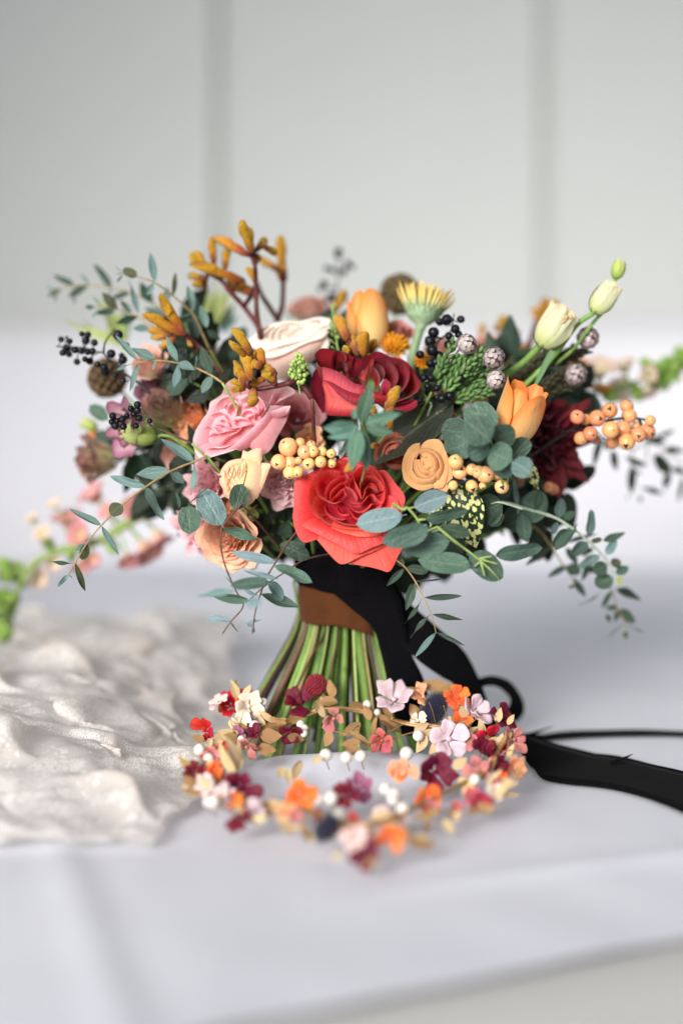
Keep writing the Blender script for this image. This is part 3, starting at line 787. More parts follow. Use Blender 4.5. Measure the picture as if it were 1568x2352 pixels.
# ------------------------------------------------------------------ crops of the photograph the plants were measured in
C1, C2, C3, C4 = crop(100, 600), crop(450, 530), crop(900, 620), crop(1250, 620, 457)
C5, C6, C7, C8 = crop(100, 900), crop(450, 900), crop(850, 900), crop(1250, 900, 457)
L1, L2, L3, L4 = crop(0, 1200), crop(400, 1180), crop(850, 1180), crop(1250, 1200, 457)
B3, Q4, V6, RB = crop(700, 820, 400), crop(720, 1120, 320), crop(440, 700, 460), crop(1000, 1400, 707)

# ------------------------------------------------------------------ the two roses whose petals are built rim by rim
def rim_rose(name, label, cr, c0, unit, d, axis, petals, seed, stem, r_stem=6.0):
    rng = random.Random(seed)
    c = P(*cr(*c0), d); S = unit * cr.k / F * d
    z = face_dir(axis)
    M = Matrix.Translation(c) @ frame(z, (1, 0, 0)) @ Matrix.Scale(S, 4)
    root = thing(name, label, 'rose', c - z * S * 0.5, 'roses of the bouquet')
    for p in petals:
        rim, mat = p['rim'], p['mat']
        loc = lambda q, hh: Vector(((q[0] - c0[0]) / unit, -(q[1] - c0[1]) / unit, q[2] if len(q) > 2 else hh))
        rm = [loc(q, p.get('h', 0.1)) for q in rim]
        if 'base' in p:
            bs = [loc(q, p.get('hb', -0.3)) for q in p['base']]
        else:
            cc = loc(p.get('c', c0), 0); k = p.get('k', 0.6)
            bs = [Vector((cc.x + (q.x - cc.x) * k, cc.y + (q.y - cc.y) * k, p.get('hb', -0.45))) for q in rm]
        pts = ease_loft(rm, bs, 21, 11, p.get('b', 0.05), Vector((0, 0, 1)) if p.get('flat') else sum((Vector((q.x, q.y, 0.0)) for q in rm), Vector()).normalized(), p.get('lip', 0.0))
        ph = rng.uniform(0, 9)
        pts = [q + Vector((0, 0, 0.012 * noise.noise(Vector((q.x * 5, q.y * 5, ph))))) + Vector((0.006 * noise.noise(Vector((q.y * 9, q.x * 9, ph))), 0.006 * noise.noise(Vector((q.y * 9, q.x * 9, ph + 4))), 0)) for q in pts]
        petal_obj(root, M, pts, 21, 11, mat)
    V, Fc, UV = sphere_geo((0, 0, -0.95), 0.3, 16, 10, (1, 1, 0.9))
    world_mesh('hip', [M @ v for v in V], Fc, SEPAL, root, UV)
    for i in range(5):
        pts = cup_petal(i * 1.257, 0.3, 0.1, -0.8, 0.6, [1.5, 1.2, 1.2, 1.7], rng, ruffle=0.02, spiral=0, notch=0.8, nu=5, nv=7)
        petal_obj(root, M, pts, 5, 7, SEPAL, 'sepal')
    stem_to_foot(root, M @ Vector((0, 0, -0.7)), stem, r_stem / F, via=M @ Vector((0, -0.1, -1.2)))
    return root

A_, I_ = CORAL, CORALI
def offs(r, c, k, dh=0.0, h=0.15):
    return [(c[0] + (q[0] - c[0]) * k, c[1] + (q[1] - c[1]) * k, (q[2] if len(q) > 2 else h) + dh) for q in r]
cc = (760, 640)
coral = [
    # broad outer petals
    dict(rim=[(420, 210, -.12), (240, 310, -.1), (88, 395, -.06), (70, 660, -.03), (68, 930, -.02), (180, 1152, -.06), (340, 1120, -.1)], base=[(560, 330), (430, 420), (380, 540), (370, 680), (400, 820), (440, 930), (520, 960)], hb=-.32, mat=A_, flat=1, b=.10),
    dict(rim=[(300, 330, -.14), (480, 190, -.1), (650, 115, -.06), (780, 120, -.05), (950, 200, -.08), (1080, 270, -.14)], base=[(480, 440), (560, 380), (650, 340), (760, 330), (880, 350), (980, 420)], hb=-.32, mat=A_, flat=1, b=.08),
    dict(rim=[(1000, 240, -.13), (1110, 262, -.1), (1200, 270, -.08), (1320, 430, -.04), (1430, 590, -.02), (1412, 720, -.04), (1380, 850, -.1)], base=[(960, 380), (1000, 400), (1040, 440), (1080, 520), (1100, 600), (1100, 700), (1080, 790)], hb=-.32, mat=A_, flat=1, b=.09),
    dict(rim=[(1420, 1180, -.22), (1370, 1270, -.2), (1245, 1502, -.12), (1110, 1478, -.12), (930, 1440, -.14), (720, 1400, -.18)], base=[(1060, 900), (1040, 950), (980, 1000), (900, 1010), (820, 1000), (720, 980)], hb=-.36, mat=A_, flat=1, b=.10),
    dict(rim=[(300, 1060, -.14), (440, 1220, -.10), (590, 1385, -.06), (690, 1420, -.04), (880, 1330, -.05), (1060, 1260, -.08), (1200, 1190, -.14)], base=[(520, 860), (580, 900), (640, 940), (720, 960), (820, 950), (920, 930), (1020, 880)], hb=-.34, mat=A_, flat=1, b=.12),
    dict(rim=[(250, 890, -.02), (168, 955, .04), (360, 1060, .06), (580, 1170, .06), (820, 1295, .07), (1010, 1230, .04), (1200, 1140, .0), (1230, 1020, -.06)], base=[(420, 800), (450, 850), (520, 890), (620, 920), (740, 930), (860, 920), (970, 880), (1050, 820)], hb=-.26, mat=A_, flat=1, b=.14),
    dict(rim=[(1140, 590, -.02), (1240, 580, .0), (1330, 640, .02), (1362, 740, .01), (1320, 840, -.03), (1200, 930, -.06)], base=[(1040, 600), (1070, 610), (1100, 650), (1110, 700), (1090, 770), (1040, 830)], hb=-.28, mat=A_, flat=1, b=.08),
    dict(rim=[(530, 985, .06), (680, 1050, .10), (860, 1092, .11), (1060, 1085, .09), (1180, 1040, .05), (1230, 960, .0)], base=[(560, 860), (660, 910), (780, 930), (900, 920), (1000, 880), (1060, 830)], hb=-.2, mat=A_, flat=1, b=.10),
]
cups = [
    [(700, 165, .06), (520, 215, .08), (390, 330, .09), (310, 470, .10), (283, 640, .10), (315, 790, .08), (400, 880, .04)],
    [(640, 300, .16), (500, 300, .18), (390, 370, .2), (358, 470, .2), (395, 590, .19), (480, 655, .18), (570, 695, .16), (650, 665, .10)],
    [(385, 560, .12), (325, 650, .17), (350, 770, .18), (450, 885, .17), (600, 950, .16), (780, 980, .15), (960, 985, .12), (1090, 920, .08)],
    [(500, 850, .1), (600, 885, .14), (720, 920, .15), (860, 922, .14), (1000, 880, .11), (1090, 800, .08)],
    [(800, 330, .1), (900, 255, .14), (1030, 285, .15), (1120, 390, .15), (1158, 520, .15), (1150, 650, .13), (1090, 780, .1)],
    [(560, 200, .02), (700, 165, .04), (850, 190, .05), (990, 240, .05), (1110, 340, .05), (1190, 480, .05), (1210, 620, .03)],
]
for i, r in enumerate(cups): coral.append(dict(rim=r, mat=A_ if i in (0, 5) else I_, k=0.60, hb=-.5, b=.10, lip=.05))
folds = [
    [(480, 660, .08), (485, 560, .12), (545, 460, .14), (620, 400, .14), (700, 345, .12)], [(530, 660, .06), (545, 580, .10), (600, 510, .12), (690, 425, .10)], 
    [(545, 690, .10), (580, 630, .14), (640, 585, .14), (700, 535, .12), (715, 590, .08)], [(610, 720, .06), (640, 780, .09), (700, 800, .10), (750, 800, .10), (760, 870, .06)],
    [(695, 320, .12), (740, 380, .13), (735, 440, .12), (705, 470, .12), (720, 510, .13), (790, 560, .13), (850, 650, .08)], [(795, 325, .1), (790, 390, .12), (755, 440, .1)], [(800, 330, .1), (805, 450, .12), (850, 560, .12), (885, 640, .08)],
    [(870, 640, .08), (868, 520, .13), (880, 420, .15), (940, 372, .16), (1040, 390, .16), (1105, 450, .16), (1132, 530, .16), (1085, 555, .15), (1010, 500, .14), (940, 505, .13), (915, 590, .12), (880, 665, .1)],
    [(900, 560, .1), (960, 470, .12), (1020, 470, .12), (1090, 530, .1)],
    [(745, 665, .1), (820, 690, .13), (890, 670, .14), (940, 605, .15), (1000, 580, .16), (1050, 640, .16), (1118, 672, .16), (1100, 695, .15), (1000, 680, .14), (960, 730, .13), (890, 778, .12), (800, 765, .11), (722, 680, .1)],
    
    [(730, 690, .08), (770, 790, .11), (840, 850, .12), (960, 820, .12), (1060, 740, .1)], [(450, 690, .06), (500, 790, .1), (600, 850, .1), (700, 880, .08)], 
    [(900, 310, .06), (1000, 330, .09), (1080, 420, .1), (1125, 540, .08)],
]
for r in folds: coral.append(dict(rim=r, mat=I_, k=0.9, c=cc, hb=-.32, b=.045, lip=.06))
coral.append(dict(rim=[(400, 420, -.3), (640, 250, -.3), (900, 260, -.3), (1100, 430, -.3), (1120, 700, -.3)], base=[(400, 700), (500, 880), (760, 960), (980, 900), (1100, 780)], hb=-.3, mat=I_, flat=1, b=-.15))
rim_rose('coral_rose', 'large open coral red garden rose with quartered folds at the front of the bouquet', Q4, cc, 700, .905, (0.0, .16, 1), coral, 3, ST_GRN)

G_, O_ = BURG, BURGO
bc = (860, 520)
burg = [
    dict(rim=[(360, 360, -.1), (318, 460, -.1), (302, 580, -.1), (335, 690, -.12), (420, 830, -.16)], base=[(520, 400), (500, 480), (480, 580), (480, 660), (520, 740)], hb=-.5, mat=G_, flat=1, b=.05),
    dict(rim=[(340, 290, .05), (345, 250, .06), (405, 200, .04), (480, 205, .04), (560, 235, .05), (640, 240, .04), (720, 285, .04)], base=[(470, 420), (490, 400), (520, 380), (560, 370), (600, 370), (650, 380), (700, 400)], hb=-.45, mat=G_, b=.06, flat=1),
    dict(rim=[(560, 250, -.06), (660, 240, -.05), (780, 292, -.06), (880, 245, -.04), (960, 218, -.03), (1080, 262, -.06), (1210, 345, -.08), (1290, 430, -.1)], base=[(640, 460), (700, 430), (770, 420), (850, 400), (920, 390), (990, 410), (1060, 450), (1100, 500)], hb=-.5, mat=G_, flat=1, b=.03),
    dict(rim=[(1050, 245, -.2), (1200, 275, -.18), (1310, 370, -.18), (1352, 460, -.2), (1340, 560, -.24)], base=[(980, 420), (1040, 440), (1090, 480), (1120, 520), (1120, 580)], hb=-.55, mat=G_, flat=1, b=.04),
    dict(rim=[(345, 270, .1), (365, 345, .14), (420, 405, .16), (470, 412, .16), (512, 400, .14)], base=[(400, 480), (420, 500), (450, 510), (480, 510), (520, 500)], hb=-.3, mat=G_, b=.04, lip=.03),
    dict(rim=[(520, 420, .06), (508, 350, .10), (525, 280, .12), (570, 235, .12), (630, 250, .11), (655, 300, .08)], k=.7, hb=-.4, mat=G_, c=(620, 420), b=.03, lip=.02),
    dict(rim=[(570, 475, .04), (545, 410, .08), (570, 360, .10), (620, 345, .1), (660, 375, .08), (665, 415, .05)], k=.7, hb=-.4, mat=G_, c=(620, 440), b=.02, lip=.02),
    dict(rim=[(600, 470, .06), (635, 450, .08), (665, 415, .1)], base=[(620, 520), (650, 510), (690, 500)], hb=-.2, mat=O_, b=.02),
    # folded wall of the heart, lit from above
    dict(rim=[(765, 505, .06), (810, 450, .12), (860, 370, .16), (890, 315, .17), (925, 318, .14)], base=[(850, 560), (850, 540), (860, 500), (870, 460), (900, 430)], hb=-.1, mat=O_, b=.05, flat=1),
    dict(rim=[(880, 330, .1), (960, 310, .14), (1050, 325, .15), (1110, 390, .15), (1140, 460, .15), (1142, 530, .13), (1085, 610, .08)], k=.62, c=(960, 560), hb=-.42, mat=G_, b=.06, lip=.03),
    dict(rim=[(930, 310, .05), (1040, 290, .1), (1130, 330, .12), (1200, 345, .13), (1255, 440, .13), (1235, 560, .12), (1160, 660, .08)], k=.66, c=(960, 570), hb=-.42, mat=G_, b=.07, lip=.03),
    dict(rim=[(1180, 330, .02), (1255, 405, .06), (1315, 470, .08), (1358, 540, .08), (1340, 620, .08), (1240, 690, .08), (1110, 748, .05)], k=.68, c=(960, 580), hb=-.42, mat=G_, b=.08, lip=.03),
    dict(rim=[(1100, 760, -.06), (1230, 735, -.04), (1335, 700, -.04), (1335, 765, -.03), (1255, 815, -.03), (1120, 800, -.06), (1000, 780, -.1)], base=[(1040, 680), (1090, 670), (1130, 650), (1120, 680), (1080, 700), (1020, 710), (960, 700)], hb=-.4, mat=G_, flat=1, b=.04),
    dict(rim=[(890, 380, .06), (930, 410, .09), (965, 480, .1), (962, 560, .09), (905, 640, .05)], k=.7, c=(860, 540), hb=-.36, mat=G_, b=.05, lip=.02),
    dict(rim=[(985, 640, .06), (990, 560, .10), (1030, 510, .12), (1075, 550, .12), (1095, 590, .08)], base=[(1000, 700), (1000, 690), (1030, 670), (1060, 680), (1080, 690)], hb=-.05, mat=G_, b=.05, flat=1),
    dict(rim=[(870, 340, .0), (960, 360, .04), (1010, 400, .05), (1015, 480, .04), (960, 560, .0)], k=.6, c=(940, 480), hb=-.4, mat=G_, b=.03, lip=.02),
    # long outer petal on the near side, coral on its back
    dict(rim=[(410, 400, .15), (510, 425, .17), (610, 475, .18), (720, 560, .18), (800, 580, .17), (850, 600, .14)], base=[(430, 620), (470, 720), (540, 800), (640, 820), (740, 800), (820, 740)], hb=-.05, mat=O_, flat=1, b=.10),
    dict(rim=[(640, 480, .1), (720, 515, .12), (800, 515, .11), (845, 560, .08)], k=.8, c=(800, 600), hb=-.3, mat=G_, b=.03, lip=.02),
    dict(rim=[(412, 560, .12), (440, 700, .1), (450, 850, .04), (560, 872, .02), (720, 872, .02), (820, 820, .0)], base=[(440, 500), (500, 560), (580, 640), (660, 680), (740, 720), (800, 740)], hb=-.02, mat=O_, flat=1, b=.12),
    dict(rim=[(422, 540, .22), (480, 585, .25), (560, 680, .26), (640, 740, .26), (720, 775, .25), (790, 770, .22), (880, 760, .16), (1000, 740, .1)], base=[(425, 530), (500, 540), (590, 590), (680, 630), (770, 660), (850, 650), (920, 640), (1000, 640)], hb=.14, mat=G_, flat=1, b=.06),
    dict(rim=[(700, 560, .14), (800, 600, .17), (900, 650, .18), (1020, 680, .16), (1130, 640, .1)], base=[(720, 660), (800, 700), (900, 740), (1000, 760), (1100, 760)], hb=.02, mat=G_, flat=1, b=.08),
]
rim_rose('burgundy_rose', 'velvety burgundy rose with a coral pink outer petal in the upper middle of the bouquet', B3, bc, 520, .935, (0.02, .2, 1), burg, 4, ST_GRN)

K_ = PINK
R2 = crop(475, 926, 351)
pc = (560, 560)
pink = [
    dict(rim=[(470, 85, -.1), (620, 55, -.1), (800, 95, -.1), (960, 150, -.1), (1065, 165, -.1), (1140, 205, -.12)], base=[(460, 420), (540, 380), (640, 370), (740, 380), (840, 410), (920, 450)], hb=-.5, mat=K_, flat=1, b=.05),
    dict(rim=[(490, 70, .0), (395, 130, .02), (340, 260, .04), (220, 335, .04), (195, 430, .03), (105, 590, .0)], base=[(560, 360), (480, 380), (420, 430), (380, 480), (350, 540), (340, 600)], hb=-.4, mat=K_, flat=1, b=.08),
    dict(rim=[(210, 420, .02), (100, 580, .04), (40, 700, .05), (28, 800, .05), (55, 920, .03)], base=[(380, 520), (330, 580), (300, 650), (290, 730), (310, 790)], hb=-.35, mat=K_, flat=1, b=.08),
    dict(rim=[(30, 850, .02), (75, 935, .06), (135, 1000, .07), (300, 962, .09), (500, 908, .10), (650, 840, .08)], base=[(260, 720), (300, 770), (350, 800), (440, 800), (540, 770), (620, 720)], hb=-.3, mat=K_, flat=1, b=.10),
    dict(rim=[(1010, 330, .0), (1090, 320, .02), (1150, 300, .03), (1195, 262, .02), (1135, 200, -.05)], base=[(860, 420), (880, 410), (900, 390), (920, 370), (940, 350)], hb=-.3, mat=K_, flat=1, b=.04),
    dict(rim=[(640, 850, -.1), (790, 945, -.16), (900, 880, -.16), (960, 770, -.14), (1080, 560, -.12), (1120, 400, -.14)], base=[(560, 760), (640, 740), (720, 690), (800, 610), (860, 520), (900, 430)], hb=-.02, mat=ROSEP, flat=1, b=.16),
    dict(rim=[(425, 893, .14), (520, 830, .2), (640, 735, .24), (780, 600, .24), (860, 520, .2), (920, 420, .14)], base=[(560, 905), (640, 880), (760, 800), (880, 680), (980, 540), (1050, 420)], hb=-.02, mat=K_, flat=1, b=.10, lip=.06),
    dict(rim=[(880, 500, .16), (1000, 475, .2), (1090, 450, .2), (1155, 440, .16), (1130, 490, .16)], base=[(860, 540), (930, 560), (1000, 560), (1060, 540), (1100, 520)], hb=.06, mat=K_, flat=1, b=.05),
]
pr = random.Random(5)
inn = [[(430, 480, .1), (450, 410, .18), (530, 370, .2), (560, 440, .16), (500, 620, .08)], [(285, 620, .12), (380, 610, .16), (480, 640, .17), (620, 630, .16), (745, 600, .12)], [(315, 845, .1), (390, 790, .15), (450, 740, .17), (540, 690, .16), (610, 640, .12)], [(960, 205, .1), (940, 300, .18), (890, 420, .2), (820, 540, .16)],
       [(270, 380, .06), (340, 330, .1), (430, 300, .1), (520, 310, .08)], [(230, 500, .06), (300, 470, .12), (380, 480, .12), (430, 560, .08)], [(560, 330, .06), (660, 310, .12), (760, 340, .14), (840, 420, .12), (850, 500, .08)], [(600, 420, .06), (680, 400, .12), (760, 430, .14), (790, 510, .1)], [(560, 520, .06), (620, 470, .12), (700, 480, .14), (740, 560, .1)],
       [(470, 560, .08), (540, 540, .12), (640, 560, .13), (690, 590, .1)], [(200, 740, .08), (280, 700, .13), (370, 700, .14), (450, 680, .12), (520, 660, .08)], [(180, 880, .06), (280, 850, .1), (380, 860, .12), (500, 830, .1)], [(150, 640, .04), (230, 610, .1), (300, 650, .1), (330, 720, .06)], [(330, 560, .06), (380, 540, .1), (450, 580, .1), (470, 660, .06)], [(620, 560, .08), (680, 520, .12), (780, 480, .13), (860, 400, .1)], [(380, 420, .06), (420, 390, .1), (480, 440, .1)]]
for r in inn: pink.append(dict(rim=[(x + pr.uniform(-8, 8), y + pr.uniform(-8, 8), h) for x, y, h in r], mat=K_, k=.8, hb=-.12, b=.06, lip=.05))
pink.append(dict(rim=[(250, 420, -.12), (420, 300, -.12), (640, 250, -.12), (860, 350, -.12), (920, 450, -.12)], base=[(160, 760), (300, 860), (520, 840), (700, 740), (880, 560)], hb=-.12, mat=K_, flat=1, b=.04))
rim_rose('pink_garden_rose', 'big ruffled pale pink garden rose at the left of the bouquet', R2, pc, 520, .94, (-.2, .22, 1), pink, 12, ST_GRN)

ic = (950, 500)
ivory = [
    dict(rim=[(598, 525, -.10), (700, 425, -.2), (860, 335, -.3), (1010, 335, -.35), (1200, 288, -.35), (1318, 315, -.25)], base=[(760, 520), (800, 480), (880, 440), (980, 430), (1080, 420), (1160, 420)], hb=-.18, mat=IVORY, flat=1, b=.05),
    dict(rim=[(598, 520, -.05), (650, 578, .08), (760, 614, .16), (900, 574, .18), (1010, 548, .18), (1110, 512, .16), (1200, 447, .08), (1312, 360, -.05)], base=[(740, 490), (800, 505), (850, 512), (900, 505), (960, 490), (1020, 475), (1080, 450), (1140, 410)], hb=.02, mat=IVORY, flat=1, b=.05),
    dict(rim=[(680, 596, .10), (750, 672, .25), (830, 684, .28), (950, 642, .28), (1100, 562, .26), (1250, 505, .15), (1300, 440, .0)], base=[(660, 570), (760, 596), (850, 588), (950, 566), (1050, 534), (1150, 484), (1240, 425)], hb=.08, mat=IVORY, flat=1, b=.05),
    dict(rim=[(735, 650, .14), (850, 672, .18), (960, 628, .18), (1100, 552, .16), (1285, 480, .04)], base=[(830, 810), (880, 850), (960, 830), (1080, 740), (1210, 640)], hb=-.25, mat=BLUSH, flat=1, b=.16),
    dict(rim=[(1310, 310, -.2), (1328, 392, -.1), (1278, 432, -.05), (1304, 548, -.04), (1268, 606, -.1)], base=[(1150, 400), (1150, 440), (1140, 480), (1140, 520), (1130, 560)], hb=-.1, mat=IVORY, flat=1, b=.06),
]
for r in [[(690, 520, .02), (710, 450, .07), (780, 395, .05)], [(750, 525, .03), (770, 455, .09), (840, 395, .06)], [(810, 525, .03), (825, 460, .10), (880, 405, .07)], [(870, 515, .04), (890, 445, .10), (970, 405, .07)], [(880, 545, .08), (960, 525, .13), (1060, 475, .12), (1150, 430, .06)],
          [(930, 480, .05), (1000, 430, .09), (1090, 400, .07)], [(1000, 505, .07), (1100, 455, .11), (1190, 380, .06)], [(1040, 530, .09), (1150, 470, .13), (1250, 380, .05)], [(760, 560, .10), (850, 548, .14), (930, 520, .12)], [(660, 550, .03), (740, 575, .12), (830, 565, .13)], [(1080, 380, .0), (1160, 350, .03), (1240, 340, .0)], [(860, 390, -.04), (950, 370, .0), (1050, 370, -.03)]]:
    ivory.append(dict(rim=r, mat=IVORY, k=.9, c=(950, 440), hb=-.08, b=.03, lip=.06))
ivory.append(dict(rim=[(700, 470, -.10), (820, 375, -.14), (950, 345, -.16), (1080, 340, -.16), (1220, 325, -.16)], base=[(720, 560), (830, 570), (960, 545), (1080, 505), (1200, 430)], hb=-.06, mat=IVORY, flat=1, b=-.02))
rim_rose('ivory_rose', 'wide ivory rose with a blush underside at the top of the bouquet', V6, ic, 360, .985, (-.02, .12, 1), ivory, 11, ST_GRN)

R4 = crop(951, 1076, 351)
F1 = lambda rim, base, hb, b=.06, mat=RAN: dict(rim=rim, base=base, hb=hb, b=b, mat=mat, flat=1)
ran = [
    F1([(425, 215, -.3), (500, 118, -.15), (605, 92, -.1), (680, 118, -.12), (745, 240, -.2)], [(450, 330), (510, 290), (570, 280), (630, 300), (680, 360)], -.25),
    F1([(690, 125, -.25), (750, 280, -.12), (798, 460, -.08), (798, 580, -.08), (735, 690, -.15)], [(600, 260), (650, 360), (660, 460), (650, 560), (600, 640)], -.2),
    F1([(745, 290, -.1), (754, 450, -.02), (735, 550, .0), (690, 640, -.02), (600, 652, -.06)], [(620, 300), (640, 420), (630, 520), (590, 580), (520, 600)], -.08),
    F1([(248, 505, -.1), (285, 590, .0), (380, 655, .04), (480, 675, .04), (590, 640, .0)], [(320, 460), (360, 530), (430, 580), (500, 590), (570, 570)], -.02, .08),
    F1([(442, 132, -.2), (370, 150, -.12), (300, 215, -.05), (250, 330, -.02), (240, 450, -.02), (262, 560, -.06)], [(450, 260), (400, 290), (350, 340), (320, 410), (310, 470), (330, 540)], -.1),
    F1([(420, 235, .1), (370, 330, .2), (355, 430, .22), (375, 520, .2), (430, 570, .12)], [(345, 240), (300, 330), (286, 440), (308, 530), (380, 600)], .0),
    F1([(350, 430, .16), (400, 522, .24), (480, 548, .26), (570, 522, .24), (650, 430, .18)], [(292, 470), (355, 580), (470, 622), (595, 590), (700, 450)], .0, .08),
    F1([(490, 232, .16), (590, 268, .24), (642, 350, .26), (652, 440, .24), (600, 530, .16)], [(490, 195), (620, 228), (698, 340), (706, 450), (650, 565)], .0),
    F1([(395, 330, .12), (425, 262, .2), (490, 238, .22), (560, 250, .22), (625, 310, .16)], [(370, 260), (440, 208), (510, 194), (590, 214), (670, 290)], .0),
    F1([(405, 330, .22), (412, 425, .29), (450, 492, .31), (520, 512, .31), (595, 470, .27)], [(370, 320), (366, 440), (420, 530), (520, 560), (630, 500)], .14),
    F1([(455, 290, .26), (525, 282, .32), (575, 340, .33), (582, 420, .31), (545, 480, .28)], [(430, 245), (540, 240), (625, 310), (640, 430), (590, 525)], .15),
    F1([(435, 335, .28), (442, 405, .33), (480, 455, .34), (535, 452, .32)], [(405, 330), (405, 430), (465, 500), (560, 500)], .2, .04),
    F1([(470, 310, .30), (520, 305, .35), (550, 350, .35), (545, 410, .33)], [(450, 270), (540, 262), (598, 340), (590, 440)], .22, .04),
    F1([(462, 350, .32), (470, 400, .35), (500, 425, .35), (525, 405, .33)], [(440, 340), (445, 420), (500, 465), (560, 425)], .25, .03),
]
ran.append(dict(rim=[(425, 390, .20), (455, 310, .22), (520, 295, .24), (582, 350, .24), (592, 420, .22), (545, 482, .2), (460, 472, .2), (424, 392, .2)], k=.04, c=(500, 385), hb=.22, flat=1, b=.02, mat=RAN))
rim_rose('ranunculus', 'round peach ranunculus facing out beside the coral rose', R4, (510, 400), 270, .91, (.0, .12, 1), ran, 33, ST_GRN, 5.0)
G1 = lambda rim, base, hb, b=.06: F1(rim, base, hb, b, PEACH)
peach_petals = [
    G1([(800, 1030, -.12), (880, 1040, -.1), (905, 1062, -.08), (870, 1150, -.1), (812, 1300, -.14), (740, 1440, -.2)], [(740, 1060), (760, 1100), (770, 1160), (760, 1220), (740, 1300), (700, 1380)], -.05),
    G1([(820, 1045, -.1), (832, 1160, -.1), (792, 1310, -.1), (720, 1450, -.12), (640, 1520, -.15)], [(650, 1000), (650, 1120), (620, 1260), (580, 1380), (530, 1440)], .18, .12),
    G1([(570, 965, -.1), (588, 890, -.1), (640, 908, -.05), (700, 880, -.08), (785, 872, -.1), (805, 1000, -.12)], [(560, 1040), (590, 1022), (640, 1012), (690, 1014), (740, 1034), (780, 1070)], .05),
    G1([(600, 985, .15), (480, 1000, .12), (400, 1040, .1), (340, 1130, .06), (328, 1250, .05), (370, 1330, .05), (378, 1402, .02), (445, 1445, -.02)], [(580, 1060), (500, 1070), (450, 1110), (420, 1170), (420, 1230), (430, 1290), (450, 1340), (500, 1370)], .1),
    G1([(620, 1000, .08), (450, 1040, .06), (370, 1150, .04), (380, 1330, .02), (480, 1430, -.02)], [(650, 1010), (640, 1100), (620, 1200), (590, 1300), (540, 1400)], .12, .03),
    G1([(480, 1400, .0), (560, 1480, -.05), (640, 1520, -.1), (560, 1530, -.12), (440, 1450, -.1)], [(500, 1340), (550, 1370), (590, 1380), (540, 1400), (480, 1380)], .08),
]
p9 = random.Random(19)
for r in [[(430, 1060), (452, 1100), (440, 1160), (462, 1210)], [(480, 1040), (502, 1100), (488, 1170), (512, 1240)], [(530, 1030), (552, 1090), (538, 1160), (562, 1230)], [(592, 1010), (612, 1080), (590, 1160), (600, 1210)], [(652, 1040), (642, 1100), (600, 1170), (570, 1215)], [(395, 1180), (440, 1225), (428, 1300)], [(470, 1240), (502, 1290), (482, 1350)],
          [(390, 1110), (412, 1150), (395, 1210)], [(520, 1250), (560, 1300), (530, 1370)], [(455, 1120), (475, 1170), (455, 1230), (475, 1280)], [(505, 1090), (520, 1150), (505, 1210)], [(565, 1060), (575, 1130), (560, 1180)], [(630, 1020), (628, 1090), (605, 1130)], [(420, 1260), (452, 1310), (430, 1370)]]:
    m = len(r) - 1
    peach_petals.append(dict(rim=[(x + p9.uniform(-7, 7), y + p9.uniform(-7, 7), .10 + .14 * math.sin(math.pi * (i + .5) / (m + 1)) + p9.uniform(-.02, .03)) for i, (x, y) in enumerate(r)], k=.95, c=(640, 1200), hb=.04, b=.05, lip=.05, mat=PEACH))
rim_rose('peach_spray_rose', 'frilly peach spray rose just below the big pale pink rose', R2, (600, 1180), 260, .925, (-.12, .12, 1), peach_petals, 14, ST_GRN, 4.0)

# ------------------------------------------------------------------ the other open flowers
RG = 'roses of the bouquet'
rose('pink_rose', 'smooth dusky pink rose tucked between the big pale pink rose and the burgundy rose', 'rose', 682, 950, 66, .985, (.1, .25, .95), ROSEP, n=16, seed=13, ruffle=.02, open_=.9, group=RG)
rose('peach_spray_rose', 'frilly cream and peach spray rose hanging lowest on the left side', 'rose', 526, 1238, 80, .93, (-.28, -.08, .95), PEACH, n=34, seed=15, ruffle=.045, open_=.75, lens_=(.5, 1.0), group='peach spray roses', half=(1.35, 1.0), tip=.0, foot=False)
rose('peach_spray_rose', 'small orange peach bloom above the frilly lowest spray rose', 'rose', 548, 1185, 42, .955, (-.2, .1, .95), PEACH, n=18, seed=16, ruffle=.04, group='peach spray roses', foot=False)
rose('lilac_spray_rose', 'pale lilac ruffled bloom behind the peach berries and the coral rose', 'rose', 655, 1110, 72, .952, (-.1, -.2, .96), LILAC, n=24, seed=17, ruffle=.06, open_=.85, half=(1.3, .95), tip=.0, group='ruffled blooms')
rose('lilac_spray_rose', 'faded lilac bloom low in the shade left of the coral rose', 'rose', 668, 1165, 36, .985, (-.3, -.2, .9), LILAC, n=14, seed=18, ruffle=.05, group='ruffled blooms', foot=False)
rose('pink_stock', 'soft pink ruffled bloom behind the two silver dollar leaves', 'flower', 468, 1115, 68, .955, (-.6, .0, .8), PINK, n=22, seed=19, ruffle=.1, open_=.9, group='ruffled blooms')
rose('pink_stock', 'blurred pink bloom hanging under the silver dollar leaves at the left', 'flower', 452, 1226, 66, .975, (-.55, -.45, .7), PINK, n=18, seed=20, ruffle=.14, open_=1.2, group='ruffled blooms', foot=False)
rose('apricot_lisianthus', 'apricot ruffled bloom left of the big pale pink rose', 'flower', 438, 960, 64, .975, (-.5, .1, .86), APRI, n=18, seed=21, ruffle=.09, open_=.75, group='ruffled blooms', tip=.1)
rose('blush_lisianthus', 'cream and blush rose behind the thin eucalyptus at the upper left', 'rose', 343, 828, 58, .985, (-.3, .55, .78), BLUSH, n=18, seed=22, ruffle=.03, open_=.7, group=RG)
rose('purple_lisianthus', 'pale bloom with dark purple petal edges behind the small black berry bunch', 'flower', 288, 978, 70, .955, (-.66, -.05, .75), PURP, n=10, seed=23, ruffle=.08, open_=.95, group='antique toned blooms', lens_=(.8, 1.0))
rose('antique_rose', 'half open antique rose with mauve edges left of the apricot bloom', 'rose', 372, 930, 64, .965, (-.35, .42, .84), ANTQ, n=12, seed=24, ruffle=.03, open_=.35, lens_=(1.0, 1.25), group='antique toned blooms', flat=1.15)
